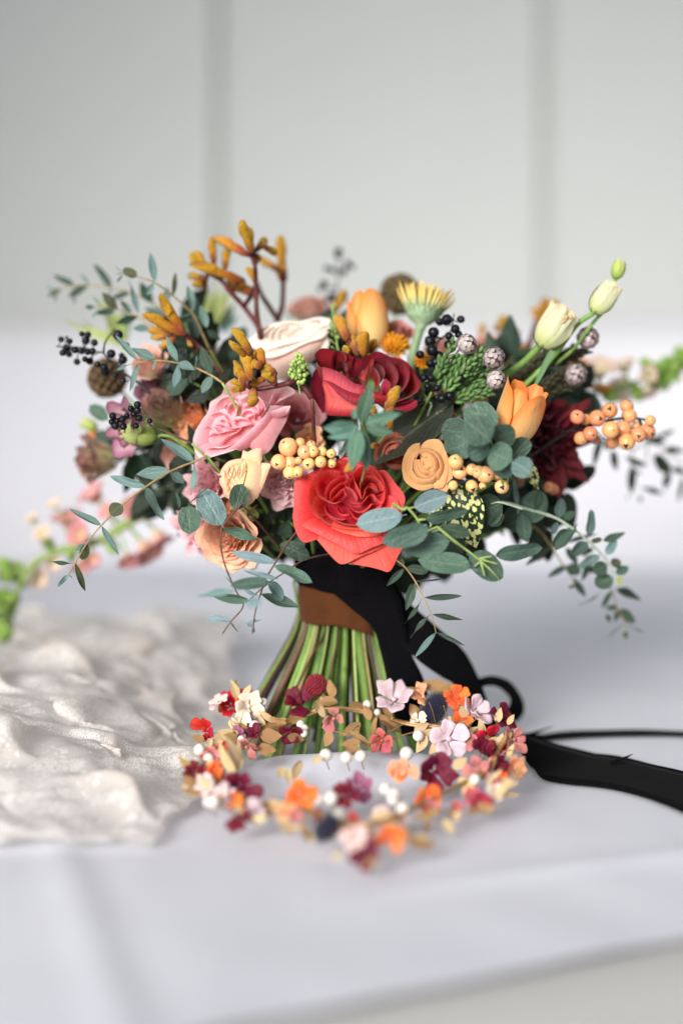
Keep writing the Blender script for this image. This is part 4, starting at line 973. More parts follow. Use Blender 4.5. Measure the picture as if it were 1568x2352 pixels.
rose('antique_rose', 'drooping brown and green antique rose farthest out on the left', 'rose', 198, 1058, 62, 1.03, (-.82, -.06, .56), ANTQ, n=14, seed=25, ruffle=.05, open_=.5, lens_=(.9, 1.2), group='antique toned blooms', foot=False, flat=1.1)
rose('antique_rose', 'deep mauve rose in the shade above the half open antique rose', 'rose', 345, 893, 58, .99, (-.4, .5, .7), PURP, n=12, seed=26, ruffle=.05, open_=.5, group='antique toned blooms', foot=False)
rose('orange_rose', 'small orange bloom peeking above the drooping antique rose', 'flower', 214, 1010, 28, 1.06, (-.6, .3, .7), TULIP, n=9, seed=27, foot=False, group='orange blooms')
rose('red_carnation', 'dark red bloom in the shade left of the ivory rose', 'flower', 555, 842, 62, 1.03, (-.4, .4, .8), BURG, n=16, seed=28, ruffle=.08, group='ruffled blooms')
rose('red_carnation', 'red bloom deep in the shade left of the pink garden rose underside', 'flower', 368, 1060, 36, 1.06, (-.4, .0, .9), BURGO, n=12, seed=29, ruffle=.05, group='ruffled blooms', foot=False)
rose('blush_rose', 'blurred blush rose behind the ivory rose under the far black berries', 'rose', 712, 702, 66, 1.10, (-.1, .88, .35), BLUSH, n=18, seed=30, ruffle=.04, open_=.8, group=RG)
rose('dusty_pink_rose', 'dusty pink rose between the orange tulip and the pale yellow gerbera', 'rose', 916, 762, 56, 1.01, (.1, .6, .75), DUSTY, n=18, seed=31, open_=.5, group=RG)
rose('maroon_dahlia', 'dark maroon ruffled bloom at the right behind the orange tulip', 'flower', 1268, 1010, 104, .985, (.5, -.1, .85), MAROON, n=34, seed=32, ruffle=.12, open_=1.15, lens_=(.45, .98), tip=.2, group='ruffled blooms', half=(1.1, .6))
ball_rose('ranunculus', 'shaded dusky orange ranunculus behind the peach one', 'ranunculus', 912, 1044, 46, .95, (-.25, .2, .9), RAND, seed=34, group='ranunculus blooms', n=10, flare=2)
rose('spray_rose_bud', 'small pale pink rose bud above the dark rounded eucalyptus', 'rose', 1024, 960, 36, .945, (-.25, .45, .85), BLUSH, n=13, seed=35, open_=.35, lens_=(.9, 1.05), group=RG, flat=1.1)
rose('cream_freesia', 'cream pointed bloom beside the tilted orange tulip', 'flower', 1100, 928, 40, .95, (.0, .85, .5), CREAM, n=7, seed=36, open_=.55, lens_=(1.0, 1.2), tip=.35, half=(.9, .6), group='cream blooms')
rose('cream_rose', 'soft cream rose behind the silver brunia pods', 'rose', 1120, 800, 62, 1.08, (.1, .6, .7), BLUSH, n=16, seed=37, open_=.6, group='cream blooms')
rose('cream_rose', 'blurred cream rose half hidden behind the thick lisianthus stem', 'rose', 1190, 840, 58, 1.10, (.2, .5, .8), CREAM, n=14, seed=38, open_=.6, group='cream blooms', foot=False)
rose('mauve_rose', 'faded mauve rose behind the right hand orange berry cluster', 'rose', 1355, 938, 46, 1.08, (.5, .4, .7), DUSTY, n=12, seed=39, open_=.5, group='antique toned blooms', foot=False)
rose('orange_rose', 'blurred rust orange bloom under the silver brunia at the right', 'flower', 1318, 828, 36, 1.10, (.3, .5, .8), TULIP, n=10, seed=40, group='orange blooms', foot=False)
rose('orange_rose', 'orange bloom behind the pale lisianthus stem', 'flower', 1290, 880, 30, 1.08, (.3, .4, .8), TULIP, n=9, seed=41, group='orange blooms', foot=False)
rose('peach_rose', 'peach bloom glimpsed between the dusky pink rose and the peach berries', 'rose', 712, 1010, 46, .965, (.1, -.1, .98), PEACH, n=14, seed=42, open_=.6, group=RG, foot=False)
rose('white_rose', 'cream petals glimpsed behind the gerbera stem', 'rose', 1010, 800, 46, 1.03, (.1, .5, .8), BLUSH, n=12, seed=43, open_=.5, group='cream blooms', foot=False)

def tulip(label, base, tip, wid, d, ax_d, seed, mat=TULIP, name='tulip', cat='tulip', parent=None, group=None, n=6, angs=None, sep=0, stem=ST_GRN, foot=True, half=1.02, tipf=.25, mouth=0.0, ruf=.04):
    """closed cup of petals from base to tip (picture points)"""
    rng = random.Random(seed)
    b = P(*base, d); t = P(*tip, d + ax_d); z = (t - b); H = z.length; R = wid / 2 / F * d
    M = Matrix.Translation(b) @ frame(z, (1, 0, 0)) @ Matrix.Diagonal((R, R, R, 1))
    if parent is None: root = thing(name, label, cat, b, group)
    else: root = put(name, None, Matrix.Translation(b), parent); root.empty_display_size = .01
    h = H / R
    angs = angs or [1.35, .55, .08, -.08, -.22 + mouth]
    for i in range(n):
        outer = i >= n // 2
        phi = i * 2 * math.pi / (n / 2) + (math.pi / (n / 2) if outer else 0) + rng.uniform(-.12, .12)
        pts = cup_petal(phi, half, .04, 0, h * 1.2 * rng.uniform(.94, 1.04), angs, rng, ruffle=ruf, spiral=.05, notch=.42, tip=tipf, nu=11, nv=12)
        k = (1.0 if outer else .9)
        mz = min(p.z for p in pts); pts = [Vector((p.x * k, p.y * k, p.z - mz)) for p in pts]
        petal_obj(root, M, pts, 11, 12, mat)
    for i in range(sep):
        phi = i * 2 * math.pi / sep
        pts = cup_petal(phi, .42, .05, 0, h * .75, [1.35, .6, .15, .1, .5], rng, ruffle=.03, spiral=0, notch=.8, tip=.2, nu=5, nv=9)
        mz = min(p.z for p in pts); pts = [Vector((p.x * 1.08, p.y * 1.08, p.z - mz - .03)) for p in pts]
        petal_obj(root, M, pts, 5, 9, SEPAL, 'sepal')
    if foot: stem_to_foot(root, b + z * .04, stem, 6 / F, via=b - z * .6)
    return root
tulip('upright orange tulip with closed petals behind the burgundy rose', (846, 806), (838, 690), 84, .985, .02, 51, group='orange tulips')
tulip('tilted orange tulip with pointed petals at the right of the bouquet', (1166, 1022), (1214, 888), 118, .925, -.012, 52, group='orange tulips', mouth=.42, tipf=.4)

# lisianthus spray with one bloom and two buds
lis = thing('lisianthus_spray', 'greenish white lisianthus spray with one bloom and two buds sticking out to the upper right', 'flower', P(1160, 870, .95))
for tb, tt, w, sd, m, sp in (((335, 850), (560, 560), 300, 61, LISI, 5), ((795, 560), (960, 330), 215, 62, LISI, 5), ((985, 268), (1032, 120), 110, 63, LIMEP, 4)):
    tulip('', C4(*tb), C4(*tt), w * C4.k, .955, .004, sd, m, 'bloom' if sd == 61 else 'bud', '', lis, ruf=.2 if sd == 61 else .07, n=14 if sd == 61 else 8, sep=sp, foot=False, half=1.0, tipf=.0 if sd == 61 else .15, mouth={61: .42, 62: .15, 63: -.1}[sd])
sg = Geo(); rs_ = random.Random(8)
for i in range(16):
    sg.add(*sphere_geo(P(*C4(565 + rs_.uniform(-45, 45), 590 + rs_.uniform(-40, 45)), .95 + rs_.uniform(-.004, .004)), 13 * C4.k / F * rs_.uniform(.7, 1.2), 8, 6, (1, .8, 1.3)))
sg.build('stamens', WHEAT, lis, True)
for pts, r in (([(330, 850), (200, 980), (20, 1110), (-160, 1260)], 8.0), ([(795, 560), (650, 665), (480, 900), (300, 1090), (40, 1330)], 6.0), ([(985, 268), (900, 510), (785, 655), (640, 850), (470, 1000)], 4.2)):
    tube('stalk', [P(*C4(*p), .955 + .004 * i) for i, p in enumerate(pts)], r / F, ST_GRN, lis, n=22, sides=9)
add_leaf(lis, 'blade', GRASS, P(*C4(452, 882), .95), P(*C4(250, 1270), .93), 60 * C4.k / F * .95, random.Random(3), .4, 'blade')
add_leaf(lis, 'blade', GRASS, P(*C4(780, 650), .955), P(*C4(850, 590), .95), 22 * C4.k / F * .95, random.Random(4), .4, 'blade')
stem_to_foot(lis, P(*C4(-160, 1260), .967), ST_GRN, 6 / F)
# green lisianthus buds on the left
tulip('yellow green lisianthus bud under the small black berry bunch', C5(925, 610), C5(640, 560), 118 * C5.k, .955, .0, 64, LIMEP, 'lisianthus_bud', 'flower bud', n=8, sep=6, foot=True, tipf=.3, group='green buds', angs=[1.2, .5, .1, -.22, -.5], ruf=.06)
tulip('blurred green bud above the orange bloom at the far left', C5(450, 540), C5(330, 480), 130 * C5.k, 1.05, .0, 65, LIMEP, 'lisianthus_bud', 'flower bud', n=6, sep=4, foot=False, tipf=.2, group='green buds')

rose('peach_rose', 'peach bloom behind the three silver dollar leaves', 'rose', 500, 1172, 58, .96, (-.35, -.15, .9), PEACH, n=18, seed=44, open_=.7, group=RG, foot=False)
rose('blush_rose', 'soft blush bloom between the apricot bloom and the shaded red one', 'rose', 405, 1035, 56, .985, (-.45, -.1, .85), BLUSH, n=16, seed=45, open_=.7, group=RG, foot=False)
rose('cream_rose', 'cream bloom under the orange berries beside the maroon bloom', 'rose', 1180, 1090, 44, 1.0, (.3, -.2, .9), CREAM, n=14, seed=46, open_=.6, group='cream blooms', foot=False)
rose('apricot_lisianthus', 'apricot bloom behind the rounded eucalyptus rosette', 'flower', 1090, 985, 48, .985, (.1, .1, .95), APRI, n=16, seed=47, ruffle=.07, open_=.7, group='ruffled blooms', foot=False)
rose('blush_rose', 'pale blush bloom above the mustard kangaroo paw at the left of the ivory rose', 'rose', 470, 815, 44, 1.04, (-.3, .6, .7), BLUSH, n=14, seed=48, open_=.6, group=RG, foot=False)
# gerbera seen from the side
def gerbera():
    d = .985; rng = random.Random(71)
    b = P(*C3(478, 600), d); z = face_dir((.16, .96, -.12)); S = C3.k / F * d
    M = Matrix.Translation(b) @ frame(z, (1, 0, 0)) @ Matrix.Scale(S, 4)
    g = thing('gerbera', 'pale yellow gerbera seen from the side on a woolly green stem', 'gerbera', b)
    prof = [(36, -40), (48, 0), (95, 30), (128, 75), (142, 125), (120, 150), (0, 155)]
    V, n = [], 28
    for r, h in prof:
        for i in range(n):
            a = 2 * math.pi * i / n; rr = r * (1 + .03 * math.sin(14 * a)); V.append(M @ Vector((rr * math.cos(a), rr * math.sin(a), h)))
    Fc = [(j * n + i, j * n + (i + 1) % n, (j + 1) * n + (i + 1) % n, (j + 1) * n + i) for j in range(len(prof) - 1) for i in range(n)]
    world_mesh('calyx', V, Fc, CALYX, g)
    sc = Geo()
    for row in range(4):
        for i in range(20):
            a = 2 * math.pi * (i + .5 * (row % 2)) / 20; r0 = (70, 105, 132, 146)[row]; h0 = (12, 38, 80, 120)[row]
            o = Vector((r0 * math.cos(a), r0 * math.sin(a), h0)); ta = Vector((-math.sin(a), math.cos(a), 0)); up = (Vector((math.cos(a) * .55, math.sin(a) * .55, 1))).normalized(); ou = Vector((math.cos(a), math.sin(a), -.3))
            sc.add([M @ (o - ta * 10), M @ (o + ta * 10), M @ (o + up * 62 + ou * 2), M @ (o + up * 25 + ou * 9)], [(0, 1, 3), (1, 2, 3), (2, 0, 3)])
    sc.build('bract', CALYX, g, True)
    me = {}
    for row, (cnt, L, lean, r0, h0) in enumerate(((34, 210, .62, 128, 105), (30, 195, .36, 110, 120), (22, 150, .2, 80, 130))):
        for i in range(cnt):
            a = 2 * math.pi * (i + .5 * row) / cnt + rng.uniform(-.05, .05); le = lean + rng.uniform(-.12, .14); Lk = L * rng.uniform(.84, 1.1)
            v = rng.randrange(4)
            if v not in me:
                Vt, UV = [], []
                for j in range(9):
                    for k in range(5):
                        u = k / 4 * 2 - 1; t = j / 8
                        w = .5 * (.6 + .4 * math.sin(math.pi * min(1, t * 1.1 + .1))) * (1 if t < .85 else 1 - ((t - .85) / .15) ** 2 * .85)
                        Vt.append((u * w, t, .25 * u * u * w - .10 * t * t * (v - 1) * .6)); UV.append((k / 4, t))
                me[v] = mesh_of('ray', Vt, grid_faces(5, 9), YEL, UV)
            out = Vector((math.cos(a), math.sin(a), 0)); y = (out * math.sin(le) + Vector((0, 0, 1)) * math.cos(le)).normalized()
            x = Vector((-math.sin(a), math.cos(a), 0)); zz = x.cross(y)
            Ml = Matrix((x * 30, y * Lk, zz * 60)).transposed().to_4x4(); Ml.translation = out * r0 + Vector((0, 0, h0))
            put('ray', me[v], M @ Ml, g)
    tube('stalk', [b + z * .002, P(*C3(455, 680), d), P(*C3(415, 830), d), P(*C3(395, 940), d + .005), P(*C3(380, 1200), d + .02)], 36 * S, ST_GRY, g, n=18, sides=10)
    stem_to_foot(g, P(*C3(380, 1190), d + .02), ST_GRY, 6 / F)
gerbera()
def mum(label, c, r, d, axis, seed, n=60):
    rng = random.Random(seed); R = r / F * d; b = P(*c, d); M = Matrix.Translation(b) @ frame(face_dir(axis)) @ Matrix.Scale(R, 4)
    g = thing('chrysanthemum', label, 'chrysanthemum', b, 'golden chrysanthemums')
    me = None
    for i in range(n):
        t = i / n; a = i * 2.39996; le = lerp(.1, 1.45, t ** .7)
        V, Fc, UV = tube_geo([(0, 0, 0), (0, .55, .06), (0, 1, .02)], lambda q: .05 + .05 * math.sin(math.pi * q * .9), n=7, sides=5)
        me = me or mesh_of('ray', V, Fc, MUST, UV)
        y = Vector((math.cos(a) * math.sin(le), math.sin(a) * math.sin(le), math.cos(le))); x = Vector((-math.sin(a), math.cos(a), 0)); L = rng.uniform(.8, 1.08)
        Ml = Matrix((x, y * L, x.cross(y))).transposed().to_4x4()
        put('ray', me, M @ Ml, g)
    tube('stem', [b, b + Vector((0, .02, -.03)), b.lerp(BIND, .6) + Vector((0, .01, 0))], 3.5 / F, ST_GRN, g)
mum('golden yellow chrysanthemum between the orange tulip and the gerbera stem', (905, 803), 40, .99, (.1, .7, .6), 73)
mum('small golden chrysanthemum right of the gerbera stem', (966, 832), 22, .965, (.2, .4, .9), 74, 40)

# ------------------------------------------------------------------ snapdragons
def snapdragon(label, cr, stem, flo, da, db, rs, seed, smat):
    rng = random.Random(seed)
    S0, S1 = Vector(cr(*stem[0])), Vector(cr(*stem[-1])); ax = S1 - S0
    dep = lambda p: lerp(da, db, clamp((Vector(p) - S0).dot(ax) / ax.length_squared))
    g = thing('snapdragon', label, 'snapdragon', P(*S0, da), 'snapdragons')
    pts = [P(*cr(*p), dep(cr(*p))) for p in stem]
    C = catmull(pts, 40)
    tube('stalk', pts, lambda t: rs / F * da * (1 - .6 * t), smat, g, n=34, sides=9)
    for x, y, r, kind in flo:
        p = cr(x, y); d = dep(p) + rng.uniform(-.012, .012); c = P(*p, d); R = (2.1 if kind == 'g' else 1.4) * r * cr.k / F * d
        near = min(C, key=lambda q: (q - c).length)
        out = (c - near); out = out.normalized() if out.length > 1e-5 else Vector((0, -1, 0))
        out = (out + Vector((rng.uniform(-.2, .2), -.45, rng.uniform(-.1, .2)))).normalized()
        M = Matrix.Translation(c) @ frame(out, (1, .2, .1)) @ Matrix.Scale(R, 4)
        part = put('floret' if kind != 'g' else 'bud', None, Matrix.Translation(c), g); part.empty_display_size = .005
        m = {'p': SNAPP, 'c': SNAPC, 'g': SNAPG}[kind]
        for i in range(6 if kind != 'g' else 4):
            ph = i * 1.047 * (1 if kind != 'g' else 1.5)
            an = [1.3, .5, .3, 1.0 if i % 2 else .6, 1.9] if kind != 'g' else [1.3, .5, .0, -.4, -.5]
            q = cup_petal(ph, .75, .05, .7, 1.6, an, rng, ruffle=.1 if kind != 'g' else .03, spiral=.1, notch=.3, nu=7, nv=8)
            petal_obj(part, M, q, 7, 8, m, 'petal')
        tube('stalk', [M @ Vector((0, 0, -.5)), (M @ Vector((0, 0, -.5))).lerp(near, .5), near], .12 * R, smat, part, n=6, sides=6)
snapdragon('long drooping snapdragon with pink and yellow florets arching out to the lower left', L1,
           [(1560, 60), (1400, 120), (1230, 215), (1000, 340), (750, 490), (500, 545), (290, 640), (200, 760), (110, 920), (60, 1050), (20, 1260), (0, 1350)],
           [(760, 150, 85, 'p'), (540, 350, 85, 'p'), (650, 430, 70, 'p'), (1130, 520, 95, 'p'), (1235, 430, 80, 'p'), (1000, 600, 60, 'p'), (640, 650, 55, 'p'), (1060, 230, 70, 'p'), (720, 600, 50, 'p'), (860, 260, 50, 'p'),
            (440, 210, 40, 'c'), (270, 320, 45, 'c'), (350, 440, 50, 'c'), (290, 760, 60, 'c'), (250, 700, 40, 'c'), (420, 640, 45, 'c'), (380, 500, 45, 'g'), (60, 750, 60, 'g'), (40, 660, 50, 'g'), (150, 690, 45, 'g'), (170, 800, 50, 'g'),
            (110, 940, 55, 'g'), (30, 900, 55, 'g'), (80, 1020, 55, 'g'), (15, 1040, 60, 'g'), (60, 1110, 55, 'g'), (10, 1160, 60, 'g'), (60, 1200, 55, 'g'), (20, 1260, 50, 'g'), (-30, 960, 50, 'g'), (880, 520, 50, 'g'), (560, 590, 45, 'g')], 1.09, 1.16, 13, 81, ST_LIM)
snapdragon('snapdragon with green buds and cream florets reaching out of the picture at the right', C8,
           [(620, 420), (800, 290), (1000, 250), (1200, 170), (1400, 90), (1568, -20), (1700, -120)],
           [(850, 120, 95, 'c'), (1068, 85, 75, 'c'), (1060, 235, 85, 'c'), (1270, 135, 55, 'c'), (1250, 245, 65, 'c'), (930, 300, 60, 'g'), (1262, 45, 55, 'g'), (1380, 70, 65, 'g'), (1400, 180, 62, 'g'), (1480, 130, 55, 'g'), (1510, 50, 70, 'g'), (1550, -40, 65, 'g'), (1320, 190, 60, 'g'), (1170, 280, 55, 'g'), (1600, 20, 60, 'g'), (780, 60, 60, 'c'), (1440, 20, 55, 'g')], 1.08, 1.14, 6, 82, ST_GRN)
# ------------------------------------------------------------------ eucalyptus and other greenery
EG = 'eucalyptus sprigs'
def leaves_at(f, rows): return rows
def conv(cr, rows):
    """rows in another crop -> picture points"""
    out = []
    for r in rows:
        b, t = cr(r[0], r[1]), cr(r[2], r[3]); out.append((*b, *t, r[4] * cr.k, *r[5:]))
    return out
sa = [(475, 1047), (446, 1060), (391, 1083), (335, 1118), (282, 1159), (233, 1207), (199, 1250), (174, 1293), (158, 1320)]
la = [(446, 1060, 369, 1009, 23), (446, 1060, 443, 1137, 13, None, None, .9), (391, 1083, 315, 1089, 31), (391, 1083, 423, 1111, 22), (335, 1118, 252, 1093, 21), (335, 1118, 374, 1195, 22),
      (282, 1159, 254, 1182, 33, 'round', OLIV), (233, 1207, 160, 1170, 17), (234, 1208, 275, 1276, 14), (200, 1249, 189, 1285, 23, 'round', OLIV), (199, 1250, 173, 1264, 14), (174, 1293, 113, 1291, 7, None, EUD, 1.0), (174, 1293, 197, 1360, 15, None, OLIV), (158, 1320, 132, 1348, 11), (158, 1320, 168, 1328, 3)]
sprig('eucalyptus_sprig', 'long thin eucalyptus sprig with tan stem reaching down to the lower left', 'eucalyptus', IDN, [sa], la, .93, .915, EU, ST_TAN, 'willow', 3.0, True, 1, EG)
sprig('eucalyptus_sprig', 'dark leaved eucalyptus sprig reaching farthest to the upper left', 'eucalyptus', C1,
      [[(1050, 640), (890, 500), (700, 410), (560, 375), (400, 355), (270, 360), (170, 385), (110, 410)]],
      [(270, 360, 108, 278, 52, None, EUD), (385, 350, 320, 258, 30), (385, 352, 220, 452, 62, None, EUD), (275, 440, 268, 505, 22), (560, 372, 430, 188, 62, None, EUD), (172, 385, 58, 442, 48, None, EUD), (120, 430, 122, 485, 25), (110, 400, 45, 362, 20), (890, 505, 778, 330, 78, None, EUD), (705, 415, 560, 460, 52, None, EUD), (560, 380, 545, 430, 20), (1000, 590, 1000, 360, 60), (1000, 600, 820, 540, 60)], 1.03, 1.05, EU, ST_TAN, 'willow', 2.4, True, 2, EG)
sprig('eucalyptus_sprig', 'eucalyptus sprig with pale tip pointing left above the left black berries', 'eucalyptus', C1,
      [[(960, 740), (860, 660), (760, 600), (620, 545), (500, 525), (430, 530)]],
      [(605, 550, 488, 410, 76, None, OLIV), (720, 575, 630, 470, 45, None, EUD), (590, 560, 440, 572, 56), (485, 520, 408, 430, 16), (430, 530, 352, 522, 38, None, EUD), (470, 540, 410, 612, 22), (772, 590, 695, 310, 40), (770, 600, 592, 652, 60, None, EUD), (860, 690, 730, 698, 62)], 1.0, 1.0, EU, ST_TAN, 'willow', 2.6, True, 3, EG)
sprig('eucalyptus_sprig', 'eucalyptus sprig arching over the orange kangaroo paw at the upper left', 'eucalyptus', C1,
      [[(1330, 860), (1230, 640), (1190, 570), (1040, 435), (900, 335), (770, 290), (650, 260)]],
      [(772, 292, 650, 228, 80, 'oval', OLIV, .2), (902, 330, 868, 95, 64), (892, 340, 842, 432, 46), (1042, 440, 1066, 250, 42, None, OLIV), (1038, 430, 960, 425, 60), (655, 262, 586, 205, 10), (655, 275, 603, 335, 18, None, EUD), (650, 260, 600, 270, 12), (1190, 565, 1158, 350, 60), (1190, 575, 1060, 618, 16), (1192, 580, 1235, 772, 110, 'oval', EUD, .3), (1310, 690, 1258, 510, 66), (1310, 700, 1420, 790, 60, None, EUD)], .985, .975, EU, ST_TAN, 'willow', 3.0, True, 4, EG)
sprig('eucalyptus_sprig', 'eucalyptus sprig crossing in front of the cream and blush rose', 'eucalyptus', C1,
      [[(1430, 1120), (1340, 1060), (1210, 1000), (1080, 965), (920, 945), (770, 960), (680, 985)]],
      [(772, 950, 590, 752, 48), (912, 940, 718, 848, 78), (770, 970, 705, 1192, 46), (912, 945, 885, 1026, 22, None, None, .9), (685, 980, 600, 1022, 30), (1082, 958, 990, 755, 58), (1085, 965, 1212, 1015, 70), (1082, 975, 1058, 1172, 60), (1215, 1000, 1230, 900, 14), (1342, 1060, 1260, 832, 86, None, EUD), (1350, 1070, 1268, 1202, 72), (1400, 1100, 1500, 1010, 60, None, EUD)], .935, .94, EU, ST_TAN, 'willow', 2.8, True, 5, EG)
sprig('silver_dollar_sprig', 'silver dollar eucalyptus with three big round grey blue leaves at the lower left', 'eucalyptus', L2,
      [[(640, 250), (585, 312), (520, 390), (482, 450), (480, 600), (520, 760), (600, 940), (650, 1020), (640, 1080), (560, 1170), (490, 1270)], [(480, 30), (430, 75), (340, 150), (228, 250)]],
      [(586, 312, 645, 95, 165, 'oval', EUR, .25), (500, 440, 318, 135, 215, 'oval', EUB, .15), (228, 245, 235, 490, 188, 'oval', EUR, .1), (470, 445, 782, 530, 78, 'willow', EUR, .6), (150, 290, 122, 165, 40, 'willow', EUR, .9), (560, 1170, 345, 1145, 58, 'willow'), (555, 1180, 612, 1256, 12, 'willow', EUD), (600, 930, 285, 975, 56, 'willow', EU, .3, -.06), (660, 1030, 800, 1020, 85, 'oval', EUB, .2, -.10), (600, 910, 505, 820, 10, 'willow', None, .9)], .91, .90, EUB, ST_BRN, 'oval', 2.8, True, 6, EG)
sprig('eucalyptus_sprig', 'brown stemmed narrow leaf eucalyptus hanging just left of the rust ribbon', 'eucalyptus', L2,
      [[(1180, 380), (1078, 465), (1000, 560), (900, 720), (830, 840), (790, 955), (765, 1030), (740, 1140), (730, 1254)]],
      [(908, 715, 550, 628, 84, None, None, .35), (900, 740, 1198, 872, 92, None, EUR), (930, 840, 650, 775, 44), (880, 862, 555, 890, 104, 'oval', EUR, .2, -.02), (790, 958, 1098, 1070, 86, None, EUR), (765, 970, 660, 922, 32), (705, 1010, 408, 968, 76, None, EUR), (850, 860, 968, 1012, 96, None, EU), (775, 1162, 640, 1196, 30), (735, 1210, 680, 1200, 30), (735, 1220, 725, 1275, 30), (740, 1180, 800, 1155, 10)], .91, .895, EUB, ST_BRN, 'willow', 3.0, True, 7, EG)
sprig('eucalyptus_sprig', 'thin wine stemmed eucalyptus with one round leaf in front of the black ribbon', 'eucalyptus', L2,
      [[(1400, 600), (1330, 640), (1130, 690), (960, 800), (880, 850), (780, 930), (700, 1010)]],
      [(1195, 680, 940, 570, 135, 'oval', EUD, .25), (1130, 690, 1010, 640, 60, 'oval', EUD)], .945, .92, EUD, ST_BRN, 'oval', 2.4, False, 8, EG)
sprig('eucalyptus_branch', 'broad leaved grey blue eucalyptus branch overlapping the coral rose', 'eucalyptus', L3,
      [[(420, 250), (490, 295), (530, 285), (610, 380), (620, 440), (608, 525)], [(530, 290), (600, 270)], [(620, 375), (670, 372)]],
      [(520, 335, 128, 412, 195, 'oval', EUB, .15), (560, 285, 842, 180, 172, 'oval', EUB, .1), (640, 378, 998, 300, 112, 'oval', EUR, .5), (720, 430, 333, 555, 188, 'oval', EUR, -.35), (610, 440, 680, 415, 30)], .89, .875, EUB, ST_LIM, 'oval', 4.2, True, 9, EG)
sprig('eucalyptus_branch', 'eucalyptus branch with pale green forked tip below the speckled leaf', 'eucalyptus', L3,
      [[(760, 430), (880, 530), (1000, 620), (1090, 690), (1180, 770), (1252, 850)], [(1090, 680), (1190, 660)], [(1100, 685), (1232, 722)], [(1100, 700), (1132, 815)], [(1090, 710), (1050, 745)]],
      [(890, 535, 488, 605, 205, 'oval', EUR, .2), (1060, 745, 612, 690, 182, 'oval', EUR, .2), (990, 640, 1275, 830, 215, 'oval', EUD, -.3), (1180, 660, 1580, 590, 135, 'oval', EUR, .3), (760, 430, 1020, 490, 110, 'oval', EUD, -.4), (850, 520, 960, 640, 150, 'oval', EUD, -.3, .03)], .89, .88, EUR, ST_LIM, 'oval', 4.0, True, 10, EG)
rf = conv(L3, [(505, 748, 692, 780, 74, 'oval', EUD), (505, 745, 432, 672, 60, 'oval', EUD), (500, 758, 362, 897, 52), (592, 856, 802, 840, 14, None, EUD, .9), (588, 868, 510, 1088, 72), (655, 985, 952, 965, 48, None, EUD), (642, 990, 513, 1197, 24, None, EUD, .8), (718, 1115, 960, 1160, 42)]) + \
     conv(RB, [(165, 305, 58, 432, 22, None, EUD, .7), (200, 402, 362, 477, 24), (197, 405, 80, 542, 34, None, EU, .1)])
sprig('eucalyptus_sprig', 'fine feathery eucalyptus sprig hanging in front of the black ribbon tail', 'eucalyptus', IDN,
      [[L3(400, 650), L3(440, 690), L3(510, 750), L3(590, 860), L3(650, 980), L3(710, 1110), L3(750, 1254), RB(195, 405)]], rf, .91, .905, EUD, ST_TAN, 'willow', 2.4, True, 11, EG)
sprig('eucalyptus_branch', 'pale stemmed eucalyptus branch with rounded leaves sweeping to the lower right', 'eucalyptus', L4,
      [[(-90, 180), (0, 190), (110, 210), (190, 240), (390, 295), (520, 350), (650, 440), (760, 530), (870, 640), (930, 720), (980, 840), (1000, 900)]],
      [(395, 300, 175, 175, 275, 'round', EUR, .1), (150, 222, 112, -20, 50, 'willow'), (152, 230, 150, 298, 22, 'willow', EU), (195, 255, 218, 532, 130, 'oval', EUR, .4), (502, 345, 520, 158, 95, 'oval', EU, .6), (495, 360, 450, 462, 62, 'oval', EU), (540, 335, 645, 272, 72, 'willow', EUD), (600, 415, 458, 572, 130, 'oval', EUD, -.5), (662, 378, 478, 612, 92, 'oval', EUR, .6), (760, 500, 780, 255, 80, 'oval', EU, .5), (765, 530, 618, 642, 112, 'oval', EUR, .2), (770, 525, 872, 510, 52, 'oval', OLIV), (872, 642, 668, 752, 82, 'oval', EU, .5), (900, 650, 992, 510, 86, 'oval', EU, .4), (880, 522, 1068, 455, 66, 'willow', EUD), (922, 720, 795, 792, 132, 'oval', EUD, -.3), (942, 722, 1032, 700, 92, 'oval', OLIV, -.3), (980, 838, 808, 900, 152, 'oval', EUR, .1), (985, 850, 1052, 872, 82, 'oval', LIME, .2), (980, 800, 1098, 750, 82, 'oval', EUR, .4), (300, 290, 330, 90, 60, 'oval', EUD)], .945, .985, EU, ST_PALE, 'oval', 4.2, True, 12, EG)
sprig('eucalyptus_sprig', 'lower dark eucalyptus sprig ending in thin drooping tips at the right', 'eucalyptus', L4,
      [[(140, 380), (300, 410), (430, 560), (530, 720), (610, 830), (640, 900)], [(700, 620), (860, 820), (960, 960), (1000, 1090), (1070, 1220), (1072, 1330)]],
      [(450, 570, 212, 736, 56), (580, 732, 408, 836, 56), (560, 735, 685, 800, 115, 'oval', EUD), (620, 842, 732, 1006, 62), (560, 582, 665, 722, 72), (770, 700, 688, 872, 56), (850, 970, 670, 1080, 14), (985, 940, 1208, 1027, 76, None, EUD), (955, 955, 868, 1102, 52), (1010, 1092, 900, 1100, 52), (1010, 1102, 1152, 1222, 92, 'oval', EUD), (1010, 1112, 983, 1218, 52), (1060, 1232, 913, 1362, 9), (1080, 1232, 1248, 1312, 9), (1072, 1290, 1076, 1368, 46), (910, 1150, 942, 1222, 42), (640, 900, 580, 930, 30), (560, 540, 830, 460, 40), (650, 640, 800, 590, 60, 'oval', DARK), (830, 790, 700, 740, 60, 'oval', DARK)], 1.0, 1.02, EUD, ST_TAN, 'willow', 2.6, True, 13, EG)
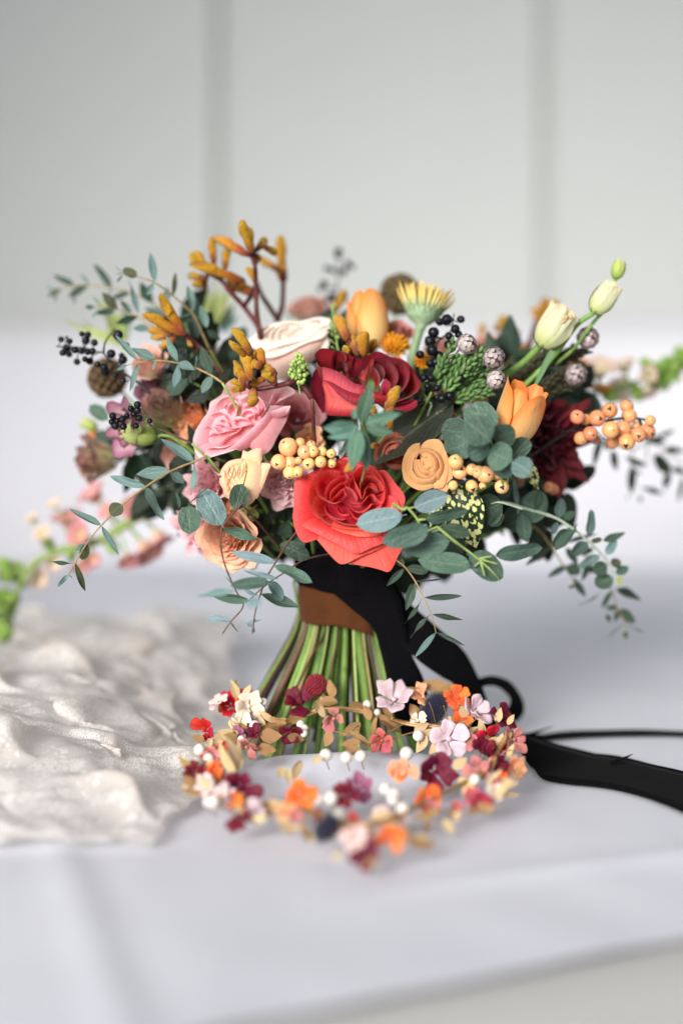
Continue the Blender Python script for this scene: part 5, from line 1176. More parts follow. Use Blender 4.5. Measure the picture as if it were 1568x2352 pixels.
sprig('eucalyptus_sprig', 'blurred dark eucalyptus sprig hanging below the orange berries at the far right', 'eucalyptus', C8,
      [[(560, 640), (860, 690), (1130, 760), (1280, 700), (1400, 770), (1580, 900)], [(1130, 760), (1130, 900), (1125, 1010)], [(1260, 720), (1250, 900)]],
      [(870, 640, 800, 925, 56), (960, 770, 990, 955, 64), (910, 680, 920, 780, 60), (1235, 690, 1430, 702, 64), (1300, 665, 1505, 598, 36), (1072, 828, 1262, 912, 54), (1130, 900, 1118, 1155, 74), (1310, 805, 1455, 965, 115, 'oval'), (1450, 950, 1400, 1115, 62), (1390, 780, 1585, 782, 62), (1470, 930, 1600, 970, 60), (1195, 1095, 1412, 1152, 42), (1570, 1000, 1515, 1222, 42), (1150, 960, 1210, 970, 30), (1200, 1170, 1200, 1220, 40), (1100, 1160, 1080, 1210, 12)], 1.06, 1.12, DARK, ST_BRN, 'willow', 2.4, True, 14, EG)
sprig('silver_dollar_sprig', 'dark rounded eucalyptus rosette in front of the tilted orange tulip', 'eucalyptus', C7,
      [[(1290, 1040), (1180, 630), (1165, 615)], [(1290, 1040), (1345, 800), (1335, 785)]],
      [(1150, 600, 1055, 325, 255, 'round', EUR, .1, .012), (1180, 640, 990, 480, 260, 'round', EUR, .25, -.02), (1000, 640, 885, 700, 0.1 + 205, 'round', EUR, .2), (1190, 600, 1370, 560, 190, 'round', EUD, .5), (1170, 650, 1000, 745, 170, 'round', EUR, -.5, -.01), (1010, 570, 795, 545, 225, 'round', EUD, .1, .02), (960, 640, 830, 725, 150, 'round', EUD, .2, .022),
       (1345, 790, 1165, 715, 230, 'round', EUR, .1, -.02), (1350, 770, 1472, 615, 150, 'round', EUD, .3), (1345, 800, 1495, 885, 170, 'round', EU, .3, -.025), (1335, 800, 1220, 905, 150, 'round', EUR, -.4, -.012)], .895, .885, EUR, ST_GRN, 'round', 2.6, False, 15, EG)
sprig('leafy_sprig', 'star shaped whorl of pointed green leaves in front of the burgundy rose', 'foliage', B3,
      [[(880, 1180), (850, 1060), (790, 930)]],
      [(785, 930, 892, 530, 150, 'point', STARL, .3), (830, 940, 1198, 828, 130, 'point', STARL, .3), (840, 970, 1112, 1032, 122, 'point', STARL, .2), (770, 960, 410, 985, 155, 'point', STARL, -.4), (760, 1000, 462, 1078, 110, 'point', STARL, -.2), (770, 990, 700, 1400, 170, 'point', STARL, .2), (800, 1000, 850, 1400, 150, 'point', STARL, .5, .01), (735, 900, 715, 775, 66, 'point', STARL, .2), (800, 1000, 560, 1260, 90, 'point', EUD, .2, .012)], .87, .852, STARL, ST_LIM, 'point', 4.0, True, 16, 'leafy sprigs', spread=.2)
sprig('leafy_sprig', 'blurred lime green spiky leaves behind the kangaroo paw on the upper left', 'foliage', C2,
      [[(250, 1000), (240, 800)]],
      [(250, 900, 210, 590, 90, 'point', LIME), (260, 900, 300, 570, 100, 'point', LIME), (290, 900, 390, 600, 90, 'point', LIME), (300, 920, 430, 720, 70, 'point', EUD), (230, 900, 110, 640, 70, 'point', LIME), (320, 950, 460, 800, 60, 'point', EU)], 1.12, 1.13, LIME, ST_LIM, 'point', 3, False, 17, 'leafy sprigs')
sprig('leafy_sprig', 'blurred lime green leaves behind the left hand black berries', 'foliage', C1,
      [[(700, 900), (560, 760)]],
      [(620, 820, 340, 680, 70, 'point', LIME), (620, 800, 430, 430, 80, 'point', LIME), (660, 800, 600, 560, 100, 'point', LIME), (680, 800, 700, 480, 80, 'point', EU), (600, 820, 165, 620, 40, 'point', LIME), (600, 800, 310, 640, 30, 'point', OLIV), (660, 820, 520, 650, 100, 'point', LIME)], 1.10, 1.12, LIME, ST_LIM, 'point', 3, False, 18, 'leafy sprigs')
sprig('broad_leaf_stem', 'large folded grey green leaf running under the burgundy rose towards the peach ranunculus', 'foliage', C7, [[(900, 310), (960, 280)]],
      [(890, 325, 205, 842, 300, 'point', GREYL, 1.2)], .95, .935, GREYL, ST_GRN, 'point', 3, False, 19, 'leafy sprigs', spread=.05)
sprig('broad_leaf_stem', 'dark oval leaf at the left behind the purple edged bloom', 'foliage', C5, [[(640, 520), (540, 470)]], [(545, 478, 390, 360, 115, 'oval', EUR, .1)], 1.0, 1.0, EUR, ST_GRN, 'oval', 3, False, 20, 'leafy sprigs')
sprig('speckled_leaf_stem', 'cream speckled dark green pointed leaf under the peach berries', 'foliage', L3, [[(900, 60), (950, 120)]],
      [(920, 100, 1062, 600, 330, 'point', AUC, .15), (800, 180, 700, 430, 90, 'point', AUC, .3)], .93, .92, AUC, ST_GRN, 'point', 3, False, 21, 'leafy sprigs', spread=.05)
sprig('speckled_leaf_stem', 'narrow speckled leaf in the shade beside the maroon bloom', 'foliage', C7, [[(1360, 740), (1400, 780)]],
      [(1400, 760, 1560, 1010, 130, 'point', AUC, .4)], .95, .95, AUC, ST_GRN, 'point', 3, False, 22, 'leafy sprigs')
sprig('broad_leaf_stem', 'dark round eucalyptus leaf pair below the small peach berries', 'foliage', L3, [[(1430, 290), (1260, 240), (1180, 250)]],
      [(1270, 240, 1072, 330, 245, 'round', EUD, .1), (1250, 300, 1190, 435, 100, 'round', EUD), (1500, 300, 1300, 440, 220, 'round', EUD, .3, .03)], .935, .93, EUD, ST_PALE, 'round', 3.4, False, 23, 'leafy sprigs')
# dark filling greenery inside the bouquet
fill = [((640, 1200), (560, 1080), 'low on the left under the frilly spray roses'), ((430, 1020), (380, 880), 'left of the apricot bloom'), ((470, 860), (420, 740), 'under the orange kangaroo paw at the upper left'), ((560, 920), (520, 840), 'behind the mustard kangaroo paw'),
        ((780, 1020), (760, 900), 'in the gap left of the burgundy rose'), ((850, 1060), (960, 940), 'behind the star shaped whorl'), ((960, 980), (1010, 850), 'behind the shiny black berries'), ((1080, 1060), (1180, 1000), 'behind the rounded eucalyptus rosette'),
        ((1090, 900), (1180, 820), 'under the brunia needles'), ((1100, 1150), (1230, 1160), 'below the maroon bloom'), ((1240, 920), (1330, 900), 'behind the maroon bloom at the right'), ((900, 1000), (880, 1130), 'behind the shaded dusky ranunculus'),
        ((600, 1130), (430, 1180), 'behind the two frilly peach spray roses'), ((660, 1200), (560, 1130), 'in the gap under the lilac ruffled bloom'), ((420, 1000), (300, 1050), 'between the drooping antique rose and the apricot bloom'), ((1180, 1080), (1300, 1130), 'below the maroon bloom beside the berries'), ((690, 1150), (640, 1240), 'left of the coral rose above the black ribbon'), ((1000, 1180), (1090, 1230), 'behind the grey blue eucalyptus branch'), ((480, 1130), (350, 1120), 'behind the long thin eucalyptus sprig'), ((740, 790), (820, 780), 'between the ivory rose and the orange tulip'), ((1160, 1130), (1260, 1210), 'behind the pale stemmed eucalyptus branch')]
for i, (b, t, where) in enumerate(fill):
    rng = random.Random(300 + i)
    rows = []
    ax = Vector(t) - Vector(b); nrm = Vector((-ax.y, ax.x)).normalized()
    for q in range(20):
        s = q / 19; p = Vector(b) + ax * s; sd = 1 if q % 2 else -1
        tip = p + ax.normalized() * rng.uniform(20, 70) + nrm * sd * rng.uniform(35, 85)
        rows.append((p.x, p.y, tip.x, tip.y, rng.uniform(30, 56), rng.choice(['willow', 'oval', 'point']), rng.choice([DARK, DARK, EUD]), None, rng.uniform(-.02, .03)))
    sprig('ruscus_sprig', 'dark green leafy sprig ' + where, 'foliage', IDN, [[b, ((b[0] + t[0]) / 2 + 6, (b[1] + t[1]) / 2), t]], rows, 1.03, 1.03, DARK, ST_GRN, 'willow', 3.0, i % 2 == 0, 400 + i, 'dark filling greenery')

front = [((1090, 1130), (1040, 1060), 'behind the peach berries under the rounded eucalyptus'), ((1180, 1110), (1120, 1090), 'right of the speckled leaf under the rounded eucalyptus'), ((650, 1200), (560, 1150), 'between the two frilly peach spray roses'), ((700, 1230), (620, 1170), 'in the dark corner left of the coral rose'), ((520, 1060), (430, 1040), 'under the big pale pink rose on its left'), ((480, 900), (400, 860), 'above the apricot bloom')]
back = [((700, 1240), (420, 960), 'far back on the lower left side'), ((740, 1100), (520, 980), 'deep behind the big pale pink rose'), ((800, 960), (700, 820), 'deep between the burgundy and the ivory rose'), ((880, 1160), (1010, 1020), 'deep behind the peach ranunculus'), ((960, 1080), (1120, 880), 'deep behind the cream pointed bloom'),
        ((1000, 1220), (1220, 1080), 'deep behind the speckled leaf'), ((690, 1080), (560, 1230), 'deep behind the hanging peach spray rose'), ((1120, 1000), (1290, 860), 'deep behind the tilted orange tulip'), ((620, 980), (360, 900), 'deep behind the half open antique rose'), ((760, 1260), (640, 1180), 'just above the black ribbon wrap on its left'), ((860, 1300), (1000, 1240), 'just above the black ribbon wrap on its right')]
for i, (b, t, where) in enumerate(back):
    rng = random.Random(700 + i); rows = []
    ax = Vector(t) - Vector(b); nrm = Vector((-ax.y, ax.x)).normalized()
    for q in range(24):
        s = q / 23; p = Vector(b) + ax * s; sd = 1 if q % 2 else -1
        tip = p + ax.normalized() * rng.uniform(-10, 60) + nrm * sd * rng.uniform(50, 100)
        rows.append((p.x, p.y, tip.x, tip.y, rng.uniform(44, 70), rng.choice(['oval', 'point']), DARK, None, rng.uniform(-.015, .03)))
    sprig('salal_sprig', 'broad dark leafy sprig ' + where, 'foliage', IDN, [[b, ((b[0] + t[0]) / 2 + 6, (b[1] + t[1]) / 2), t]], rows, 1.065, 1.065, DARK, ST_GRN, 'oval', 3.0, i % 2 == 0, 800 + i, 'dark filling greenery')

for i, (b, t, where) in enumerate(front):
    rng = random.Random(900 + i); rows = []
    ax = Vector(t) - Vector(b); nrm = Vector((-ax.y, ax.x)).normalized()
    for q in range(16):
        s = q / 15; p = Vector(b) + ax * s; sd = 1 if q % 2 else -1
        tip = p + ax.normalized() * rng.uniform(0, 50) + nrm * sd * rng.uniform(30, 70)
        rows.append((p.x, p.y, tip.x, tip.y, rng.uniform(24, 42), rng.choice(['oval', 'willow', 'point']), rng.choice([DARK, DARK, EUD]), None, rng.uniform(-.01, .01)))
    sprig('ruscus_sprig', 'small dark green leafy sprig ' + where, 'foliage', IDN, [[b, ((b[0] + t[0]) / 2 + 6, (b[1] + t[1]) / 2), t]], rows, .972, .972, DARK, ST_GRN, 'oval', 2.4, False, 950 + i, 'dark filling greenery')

# ------------------------------------------------------------------ kangaroo paw
_pawm = {}
def paw_mesh(v):
    if v not in _pawm:
        rn = random.Random(v)
        bx, by = rn.uniform(-.10, .10), rn.uniform(.02, .12)
        def prof(t):
            a = .21 + .16 * sstep(0, .25, t) + .13 * sstep(.45, .78, t)
            if t > .8: a *= max(.03, (1 - ((t - .8) / .2) ** 2.2)) ** .8
            return a
        V, Fc, UV = tube_geo([(0, 0, 0), (bx * .6, .33, by * .6), (bx, .66, by), (0, 1, 0)], prof, n=15, sides=12, lobes=6, lobe=.05)
        # width is in units of the floret's own width
        _pawm[v] = (V, Fc, UV)
    return _pawm[v]
_pawme = {}
def paw_floret(g, b, t, w, rng, name='floret'):
    L = (t - b).length; asp = round(min(.6, w / L), 1) or .1; v = rng.randrange(4); key = (v, asp)
    if key not in _pawme:
        V, Fc, UV = paw_mesh(v)
        C = [(p.x * asp, p.y, p.z * asp) for p in V]
        _pawme[key] = mesh_of('floret', C, Fc, PAW, UV)
    y = (t - b) / L; x = Vector((rng.uniform(-1, 1), rng.uniform(-1, 1), rng.uniform(-1, 1))); x = (x - y * x.dot(y)).normalized()
    s = w / L / asp
    M = Matrix((x * L * s, y * L, x.cross(y) * L * s)).transposed().to_4x4(); M.translation = b
    put(name, _pawme[key], M, g)
def paw(label, cr, stems, flo, d, seed, rs=7.0, foot=True, smat=ST_RED, spread=.02):
    rng = random.Random(seed)
    g = thing('kangaroo_paw', label, 'kangaroo paw', P(*cr(*stems[0][0]), d), 'kangaroo paws')
    for st in stems:
        pts = [P(*cr(*p), d + .004 * math.sin(i * 2 + seed)) for i, p in enumerate(st)]
        tube('stalk', pts, lambda t: rs / F * d * (1 - .3 * t), smat, g, n=6 * len(pts), sides=8)
    for r in flo:
        d0 = d + rng.uniform(-spread, spread) * .5; d1 = d0 + rng.uniform(-spread, spread)
        b, t = P(*cr(r[0], r[1]), d0), P(*cr(r[2], r[3]), d1)
        w = 1.12 * r[4] * cr.k / F * d
        st = P(*cr(*min((q for s_ in stems for q in s_), key=lambda q: math.hypot(q[0] - r[0], q[1] - r[1]))), d)
        paw_floret(g, b, t, w, rng)
        tube('stalk', [st, b + (t - b) * .06], w * .17, smat, g, n=5, sides=6)
    if foot: stem_to_foot(g, P(*cr(*stems[0][0]), d), smat, 6 / F)
    return g
paw('tall kangaroo paw with six mustard fingers standing highest in the bouquet', C2, [[(640, 1000), (620, 920), (600, 750), (595, 560), (588, 430), (560, 335)]],
    [(560, 320, 465, 78, 78), (565, 310, 545, 130, 62), (540, 335, 298, 185, 78), (590, 310, 678, 203, 62), (650, 265, 748, 312, 60), (600, 330, 640, 375, 45), (585, 330, 600, 400, 40)], .985, 91)
paw('kangaroo paw leaning left with a cluster of yellow brown fingers', C2, [[(640, 960), (610, 890), (500, 740), (390, 620), (330, 540), (220, 480)]],
    [(262, 410, 230, 208, 64), (350, 450, 362, 280, 62), (200, 470, 72, 335, 62), (215, 450, 140, 308, 48), (510, 540, 118, 390, 84), (210, 520, 60, 488, 58), (205, 530, 110, 585, 62), (590, 645, 370, 565, 95), (600, 560, 540, 430, 52), (200, 500, 190, 590, 50)], 1.005, 92, foot=True)
paw('blurred kangaroo paw with one upright finger right of the tallest one', C2, [[(760, 900), (765, 850), (690, 730), (640, 650), (600, 550)], [(765, 850), (800, 740), (808, 560), (800, 470)]],
    [(805, 520, 792, 208, 76), (780, 460, 620, 380, 62), (810, 550, 770, 430, 90)], 1.04, 93)
paw('orange kangaroo paw fanned to the left over the cream and blush rose', C1, [[(1320, 900), (1230, 830), (1130, 730)]],
    [(1135, 745, 942, 465, 80), (1130, 740, 845, 565, 84), (1110, 745, 855, 690, 64), (1060, 760, 965, 822, 62), (1040, 740, 880, 780, 60), (1130, 730, 1000, 560, 60), (1160, 790, 1180, 840, 40)], .965, 94, rs=8)
paw('mustard kangaroo paw curling over the big pale pink rose', V6, [[(1160, 1010), (1050, 870), (960, 880), (850, 905), (680, 930), (610, 890), (640, 760), (620, 640)]],
    [(650, 620, 515, 408, 84), (610, 640, 448, 545, 62), (600, 650, 500, 545, 62), (640, 860, 582, 598, 100), (600, 890, 490, 740, 88), (590, 880, 520, 690, 60), (590, 930, 488, 930, 58), (742, 730, 700, 600, 80), (730, 740, 640, 718, 80), (765, 830, 645, 885, 66), (852, 860, 758, 780, 74), (665, 930, 664, 1068, 92), (850, 800, 740, 740, 90), (590, 900, 478, 850, 50), (640, 690, 660, 600, 50)], .925, 95, rs=7, spread=.012)
paw('mustard kangaroo paw buds rising behind the burgundy rose', C2, [[(1440, 1230), (1420, 1190), (1400, 1120)]],
    [(1320, 1010, 1248, 828, 92), (1390, 1120, 1320, 965, 84), (1430, 1140, 1420, 940, 96), (1330, 1120, 1285, 1080, 64), (1480, 1100, 1515, 1015, 62), (1460, 1110, 1480, 1030, 55)], .95, 96)
paw('yellow kangaroo paw bud on the lower right of the burgundy rose', B3, [[(1074, 1000), (1066, 920), (1055, 840)]],
    [(1040, 830, 1115, 585, 112), (1060, 880, 1060, 715, 92), (1075, 1000, 1070, 870, 80), (920, 870, 905, 780, 60), (960, 1140, 900, 1150, 60)], .892, 97, foot=False, smat=ST_LIM)
paw('dried cream kangaroo paw tip hanging over the top of the coral rose', Q4, [[(900, -80), (840, 60), (830, 100)]],
    [(835, 90, 740, 310, 110), (850, 90, 790, 290, 60)], .872, 98, foot=False, smat=ST_LIM)
paw('blurred single yellow kangaroo paw finger behind the ivory rose', C2, [[(1180, 880), (1200, 800)]], [(1200, 800, 1300, 640, 74)], 1.07, 99, foot=False)
paw('blurred rusty kangaroo paw behind the silver brunia', C3, [[(1150, 860), (1130, 720), (1120, 660)], [(1130, 720), (1000, 720)]],
    [(1130, 690, 1110, 535, 74), (950, 710, 965, 605, 56), (1060, 640, 1160, 610, 84), (1050, 760, 1235, 690, 94), (1120, 720, 1010, 780, 70), (1140, 640, 1120, 560, 60)], 1.13, 100, rs=9)
paw('blurred rusty kangaroo paw behind the greenish white lisianthus bloom', C3, [[(1300, 880), (1340, 720), (1380, 600), (1430, 480)]],
    [(1365, 660, 1430, 400, 78), (1440, 490, 1560, 440, 66), (1250, 880, 1262, 760, 66), (1300, 850, 1320, 750, 60), (1400, 560, 1360, 470, 50), (1330, 740, 1240, 790, 50)], 1.12, 101, rs=8)
paw('blurred yellow kangaroo paw finger low behind the silver brunia at the right', C4, [[(560, 1150), (700, 1180)]], [(690, 1180, 930, 1210, 70), (480, 960, 420, 1100, 70), (560, 960, 640, 920, 60)], 1.09, 102, foot=False)

# ------------------------------------------------------------------ berries
def sphere_mesh(name, mat, seg=16, rings=10):
    V, Fc, UV = sphere_geo((0, 0, 0), 1, seg, rings, fn=lambda p: 1 + .015 * math.sin(5 * p.x + 2) + .02 * p.z)
    return mesh_of(name, V, Fc, mat, UV)
BM = {m.name: sphere_mesh('berry', m) for m in (BLACKB, PEACHB, ORNGB)}
V, Fc, UV = sphere_geo((0, 0, .955), .2, 10, 6, (1, 1, .45), fn=lambda p: 1 + .25 * math.sin(3 * math.atan2(p.y, p.x)))
SCARM = mesh_of('scar', V, Fc, SCAR, UV)
V, Fc, UV = sphere_geo((0, 0, .97), .12, 8, 5, (1, 1, .5))
SCARB = mesh_of('scar', V, Fc, ST_BLK, UV)
def berries(name, label, cat, cr, stems, bl, d, mat, smat, seed, group, spread=.012, scar=True, rs=2.6, foot=True, oval=1.0, twig=1.2):
    rng = random.Random(seed)
    g = thing(name, label, cat, P(*cr(*stems[0][0]), d), group)
    C = []
    for st in stems:
        pts = [P(*cr(*p), d + .006) for p in st]
        tube('twig', pts, lambda t: rs / F * d * (1 - .45 * t) * (1 + .2 * max(0, math.sin(30 * t + seed)) ** 6), smat, g, n=max(10, 6 * len(pts)), sides=7); C += catmull(pts, 16)
    for x, y, r in bl:
        R = r * cr.k / F * d * rng.uniform(.84, 1.08) * (1.14 if mat is ORNGB else 1.04); sq = rng.uniform(.9, 1.08)
        c = P(*cr(x, y), d + rng.uniform(-spread, spread) - .12 * R)
        near = min(C, key=lambda q: (q - c).length)
        out = (c - near).normalized() + Vector((rng.uniform(-.5, .5), -.75, rng.uniform(-.5, .4)))
        M = Matrix.Translation(c) @ frame(out, (rng.uniform(-1, 1), .3, rng.uniform(-1, 1))) @ Matrix.Diagonal((R, R * rng.uniform(.95, 1.03), R * sq, 1))
        b = put('berry', BM[mat.name], M, g)
        if scar: put('scar', SCARM if mat is not BLACKB else SCARB, M @ Matrix.Diagonal((*([rng.uniform(.6, 1.7)] * 2), 1, 1)), b)
        mid = c.lerp(near, .55) + Vector((0, 0, -.002))
        tube('stalk', [c, mid, near], twig / F * d, smat, g, n=6, sides=5)
    if foot: stem_to_foot(g, P(*cr(*stems[0][0]), d + .006), smat, 4 / F)
    return g
BG, PG = 'bunches of black berries', 'bunches of peach berries'
berries('black_berry_bunch', 'matt black privet berry bunch sticking out to the left of the bouquet', 'berries', C1, [[(760, 1110), (600, 1000), (500, 890), (440, 878), (330, 845), (130, 836)], [(500, 890), (515, 800), (590, 695)]],
        [(168, 780, 24), (235, 795, 26), (212, 765, 12), (330, 738, 25), (376, 745, 26), (362, 790, 32), (428, 806, 30), (210, 850, 31), (277, 862, 30), (330, 872, 27), (376, 876, 31), (415, 870, 27), (180, 885, 26), (230, 895, 27), (292, 955, 30), (355, 935, 27), (392, 950, 30), (452, 975, 30), (503, 1000, 38), (512, 1035, 32), (560, 892, 37), (614, 743, 38), (676, 832, 28), (652, 940, 35), (592, 1058, 26), (653, 1105, 28), (640, 905, 25)], .965, BLACKB, ST_BLK, 111, BG, scar=True)
berries('black_berry_bunch', 'small black berry bunch in front of the purple edged bloom', 'berries', C5, [[(1190, 655), (900, 525), (780, 470), (690, 455), (590, 460)]],
        [(572, 440, 30), (566, 486, 27), (592, 516, 33), (656, 521, 29), (648, 466, 28), (684, 437, 26), (714, 382, 26), (736, 426, 26), (766, 395, 28), (766, 351, 28), (778, 457, 28), (755, 516, 27), (862, 479, 22), (605, 480, 24)], .925, BLACKB, ST_BRN, 112, BG, spread=.006)
berries('black_berry_bunch', 'glossy black berry bunch right of the gerbera stem', 'berries', C3, [[(640, 960), (610, 880), (600, 760), (640, 705), (710, 650), (735, 515)], [(600, 700), (660, 715)], [(610, 850), (700, 800)]],
        [(625, 580, 37), (680, 562, 43), (788, 560, 33), (745, 635, 39), (771, 678, 34), (696, 690, 35), (575, 663, 40), (550, 733, 45), (565, 803, 43), (690, 756, 36), (616, 845, 41), (591, 895, 43), (550, 905, 36), (470, 836, 33), (640, 880, 30)], .955, BLACKB, ST_BLK, 113, BG, spread=.01)
berries('black_berry_bunch', 'scattered shiny black berries in the dark gap between the burgundy rose and the needles', 'berries', C3, [[(560, 1230), (480, 1110), (470, 1030)], [(495, 1198), (640, 1110), (765, 1030)], [(600, 1170), (690, 1160)]],
        [(500, 1020, 39), (445, 1026, 28), (555, 1020, 29), (535, 1130, 26), (470, 1196, 28), (702, 1160, 44), (790, 1026, 31), (530, 1085, 30), (600, 1100, 30), (640, 1180, 34), (430, 1090, 24)], .945, BLACKB, ST_GRY, 114, BG, spread=.01)
berries('black_berry_bunch', 'blurred black berry bunch standing up behind the blush rose', 'berries', C2, [[(1200, 840), (1230, 600), (1240, 460), (1245, 330)], [(1240, 480), (1330, 410)], [(1230, 600), (1120, 590)]],
        [(1243, 312, 30), (1238, 345, 24), (1150, 443, 24), (1190, 455, 24), (1282, 470, 28), (1312, 398, 23), (1352, 430, 23), (1335, 415, 18), (1130, 562, 32), (1100, 605, 22), (1185, 668, 42), (1170, 700, 30), (865, 800, 22)], 1.16, BLACKB, ST_BLK, 115, BG, spread=.01)
berries('peach_berry_bunch', 'peach coloured ilex berry bunch between the pink rose and the coral rose', 'berries', C6, [[(1240, 760), (1000, 750), (880, 760)]],
        [(850, 685, 72), (942, 650, 42), (1030, 672, 42), (975, 722, 60), (1042, 718, 46), (1112, 720, 46), (1186, 735, 43), (775, 800, 58), (860, 805, 60), (1010, 815, 53), (1104, 800, 54), (862, 882, 56), (925, 878, 52), (1190, 812, 36), (930, 790, 36)], .905, PEACHB, ST_BLK, 116, PG, spread=.006, rs=3.4)
berries('peach_berry_bunch', 'peach ilex berries hanging under the dark rounded eucalyptus', 'berries', C7, [[(880, 940), (960, 960), (1080, 930), (1200, 950), (1270, 960)], [(870, 1020), (900, 960)]],
        [(905, 800, 66), (935, 880, 58), (1032, 860, 46), (1085, 880, 60), (1135, 900, 68), (1240, 892, 52), (1030, 990, 49), (1266, 995, 60), (1115, 986, 30), (885, 985, 40)], .90, PEACHB, ST_BLK, 117, PG, spread=.005, rs=3.6)
berries('orange_berry_bunch', 'orange ilex berry bunch on a black twig at the right edge of the bouquet', 'berries', C8, [[(560, 620), (700, 570), (900, 525), (1060, 500), (1200, 505), (1250, 520)], [(1190, 505), (1215, 570)], [(700, 570), (820, 600)]],
        [(658, 490, 54), (730, 512, 44), (830, 500, 61), (938, 435, 59), (1083, 398, 63), (1105, 482, 67), (945, 600, 62), (1050, 595, 69), (770, 632, 66), (690, 672, 58), (806, 676, 52), (1170, 572, 46), (1185, 642, 56), (1256, 615, 66), (1286, 520, 48), (965, 702, 56), (1086, 702, 58)], .96, ORNGB, ST_BLK, 118, PG, spread=.012, rs=4.2)
berries('orange_berry_bunch', 'blurred orange berries in the shade beside the silver brunia at the far right', 'berries', C8, [[(480, 420), (560, 300), (640, 120)]], [(510, 268, 48), (505, 362, 44), (700, 32, 46), (560, 220, 40), (620, 60, 40)], 1.06, ORNGB, ST_BLK, 119, PG)
berries('orange_berry_bunch', 'two orange berries peeking out below the maroon bloom', 'berries', C8, [[(380, 1030), (450, 1070)]], [(440, 1050, 56), (455, 1108, 50), (415, 1090, 44)], .985, ORNGB, ST_BLK, 120, PG, foot=False)

# ------------------------------------------------------------------ seed sprays, seed heads, brunia
def thlaspi(label, cr, stem, cx, cy, rx, ry, n, rb, d, seed):
    rng = random.Random(seed); g = thing('seed_spray', label, 'seed spray', P(*cr(*stem[0]), d), 'green seed sprays')
    pts = [P(*cr(*p), d) for p in stem]; C = catmull(pts, 24)
    tube('stalk', pts, 1.8 / F * d, ST_LIM, g, n=20, sides=6)
    bd, tw = Geo(), Geo()
    for i in range(n):
        a = rng.uniform(0, 6.28); q = rng.random() ** .5
        c = P(*cr(cx + rx * q * math.cos(a), cy + ry * q * math.sin(a)), d + rng.uniform(-1, 1) * rx * cr.k / F * .8)
        r = rb * rng.uniform(.75, 1.15) * cr.k / F * d
        bd.add(*sphere_geo(c, r, 9, 6, (1, .8, 1))); near = min(C, key=lambda p: (p - c).length + abs(p.z - c.z + .004))
        tw.add(*tube_geo([c, near], .5 / F * d, n=3, sides=4))
    bd.build('seeds', THL, g, True); tw.build('seed_stalks', ST_LIM, g, True)
thlaspi('green beaded seed spray in front of the ivory rose', V6, [(1060, 980), (1040, 860), (1045, 740), (1060, 640)], 1042, 760, 82, 132, 64, 19, .925, 121)
thlaspi('slim green seed spray beside the upright orange tulip', V6, [(1390, 640), (1360, 480), (1340, 320), (1325, 200)], 1350, 390, 50, 200, 46, 9, .97, 122)
thlaspi('small dark green seed spray under the frilly peach roses', L2, [(760, 260), (680, 330), (580, 400)], 640, 340, 130, 80, 46, 15, .95, 123)
def seedhead(label, c, r, d, seed):
    rng = random.Random(seed); R = r / F * d; g = thing('scabiosa_pod', label, 'seed head', P(*c, d), 'brown seed heads')
    off = Vector((seed, 0, 0)); V, Fc, UV = sphere_geo(P(*c, d), R * .8, 20, 14, fn=lambda p: 1 + .12 * noise.noise(p * 4 + off))
    world_mesh('core', V, Fc, BROWNFUZZ, g, UV)
    cup = Geo()
    for i in range(90):
        z = 1 - 2 * (i + .5) / 90; a = i * 2.39996; p = Vector((math.sqrt(1 - z * z) * math.cos(a), math.sqrt(1 - z * z) * math.sin(a), z))
        M = Matrix.Translation(P(*c, d) + p * R * .74) @ frame(p) @ Matrix.Scale(R * rng.uniform(.85, 1.15), 4)
        n = 8; Vc = [M @ Vector((q * math.cos(k * 6.283 / n + i), q * math.sin(k * 6.283 / n + i), h)) for q, h in ((.03, 0), (.11, .17), (.19, .24)) for k in range(n)]
        cup.add(Vc, [(j * n + k, j * n + (k + 1) % n, (j + 1) * n + (k + 1) % n, (j + 1) * n + k) for j in range(2) for k in range(n)])
    cup.build('papery_cups', BROWNFUZZ, g, True)
    tube('stem', [P(*c, d), P(*c, d).lerp(BIND, .35) + Vector((0, .03, 0)), BIND + Vector((0, .01, .04))], 3 / F, ST_GRN, g)
seedhead('brown fuzzy seed head under the left hand black berries', (246, 868), 46, 1.03, 131)
seedhead('brown fuzzy seed head behind the pale yellow gerbera', (918, 676), 48, 1.08, 132)
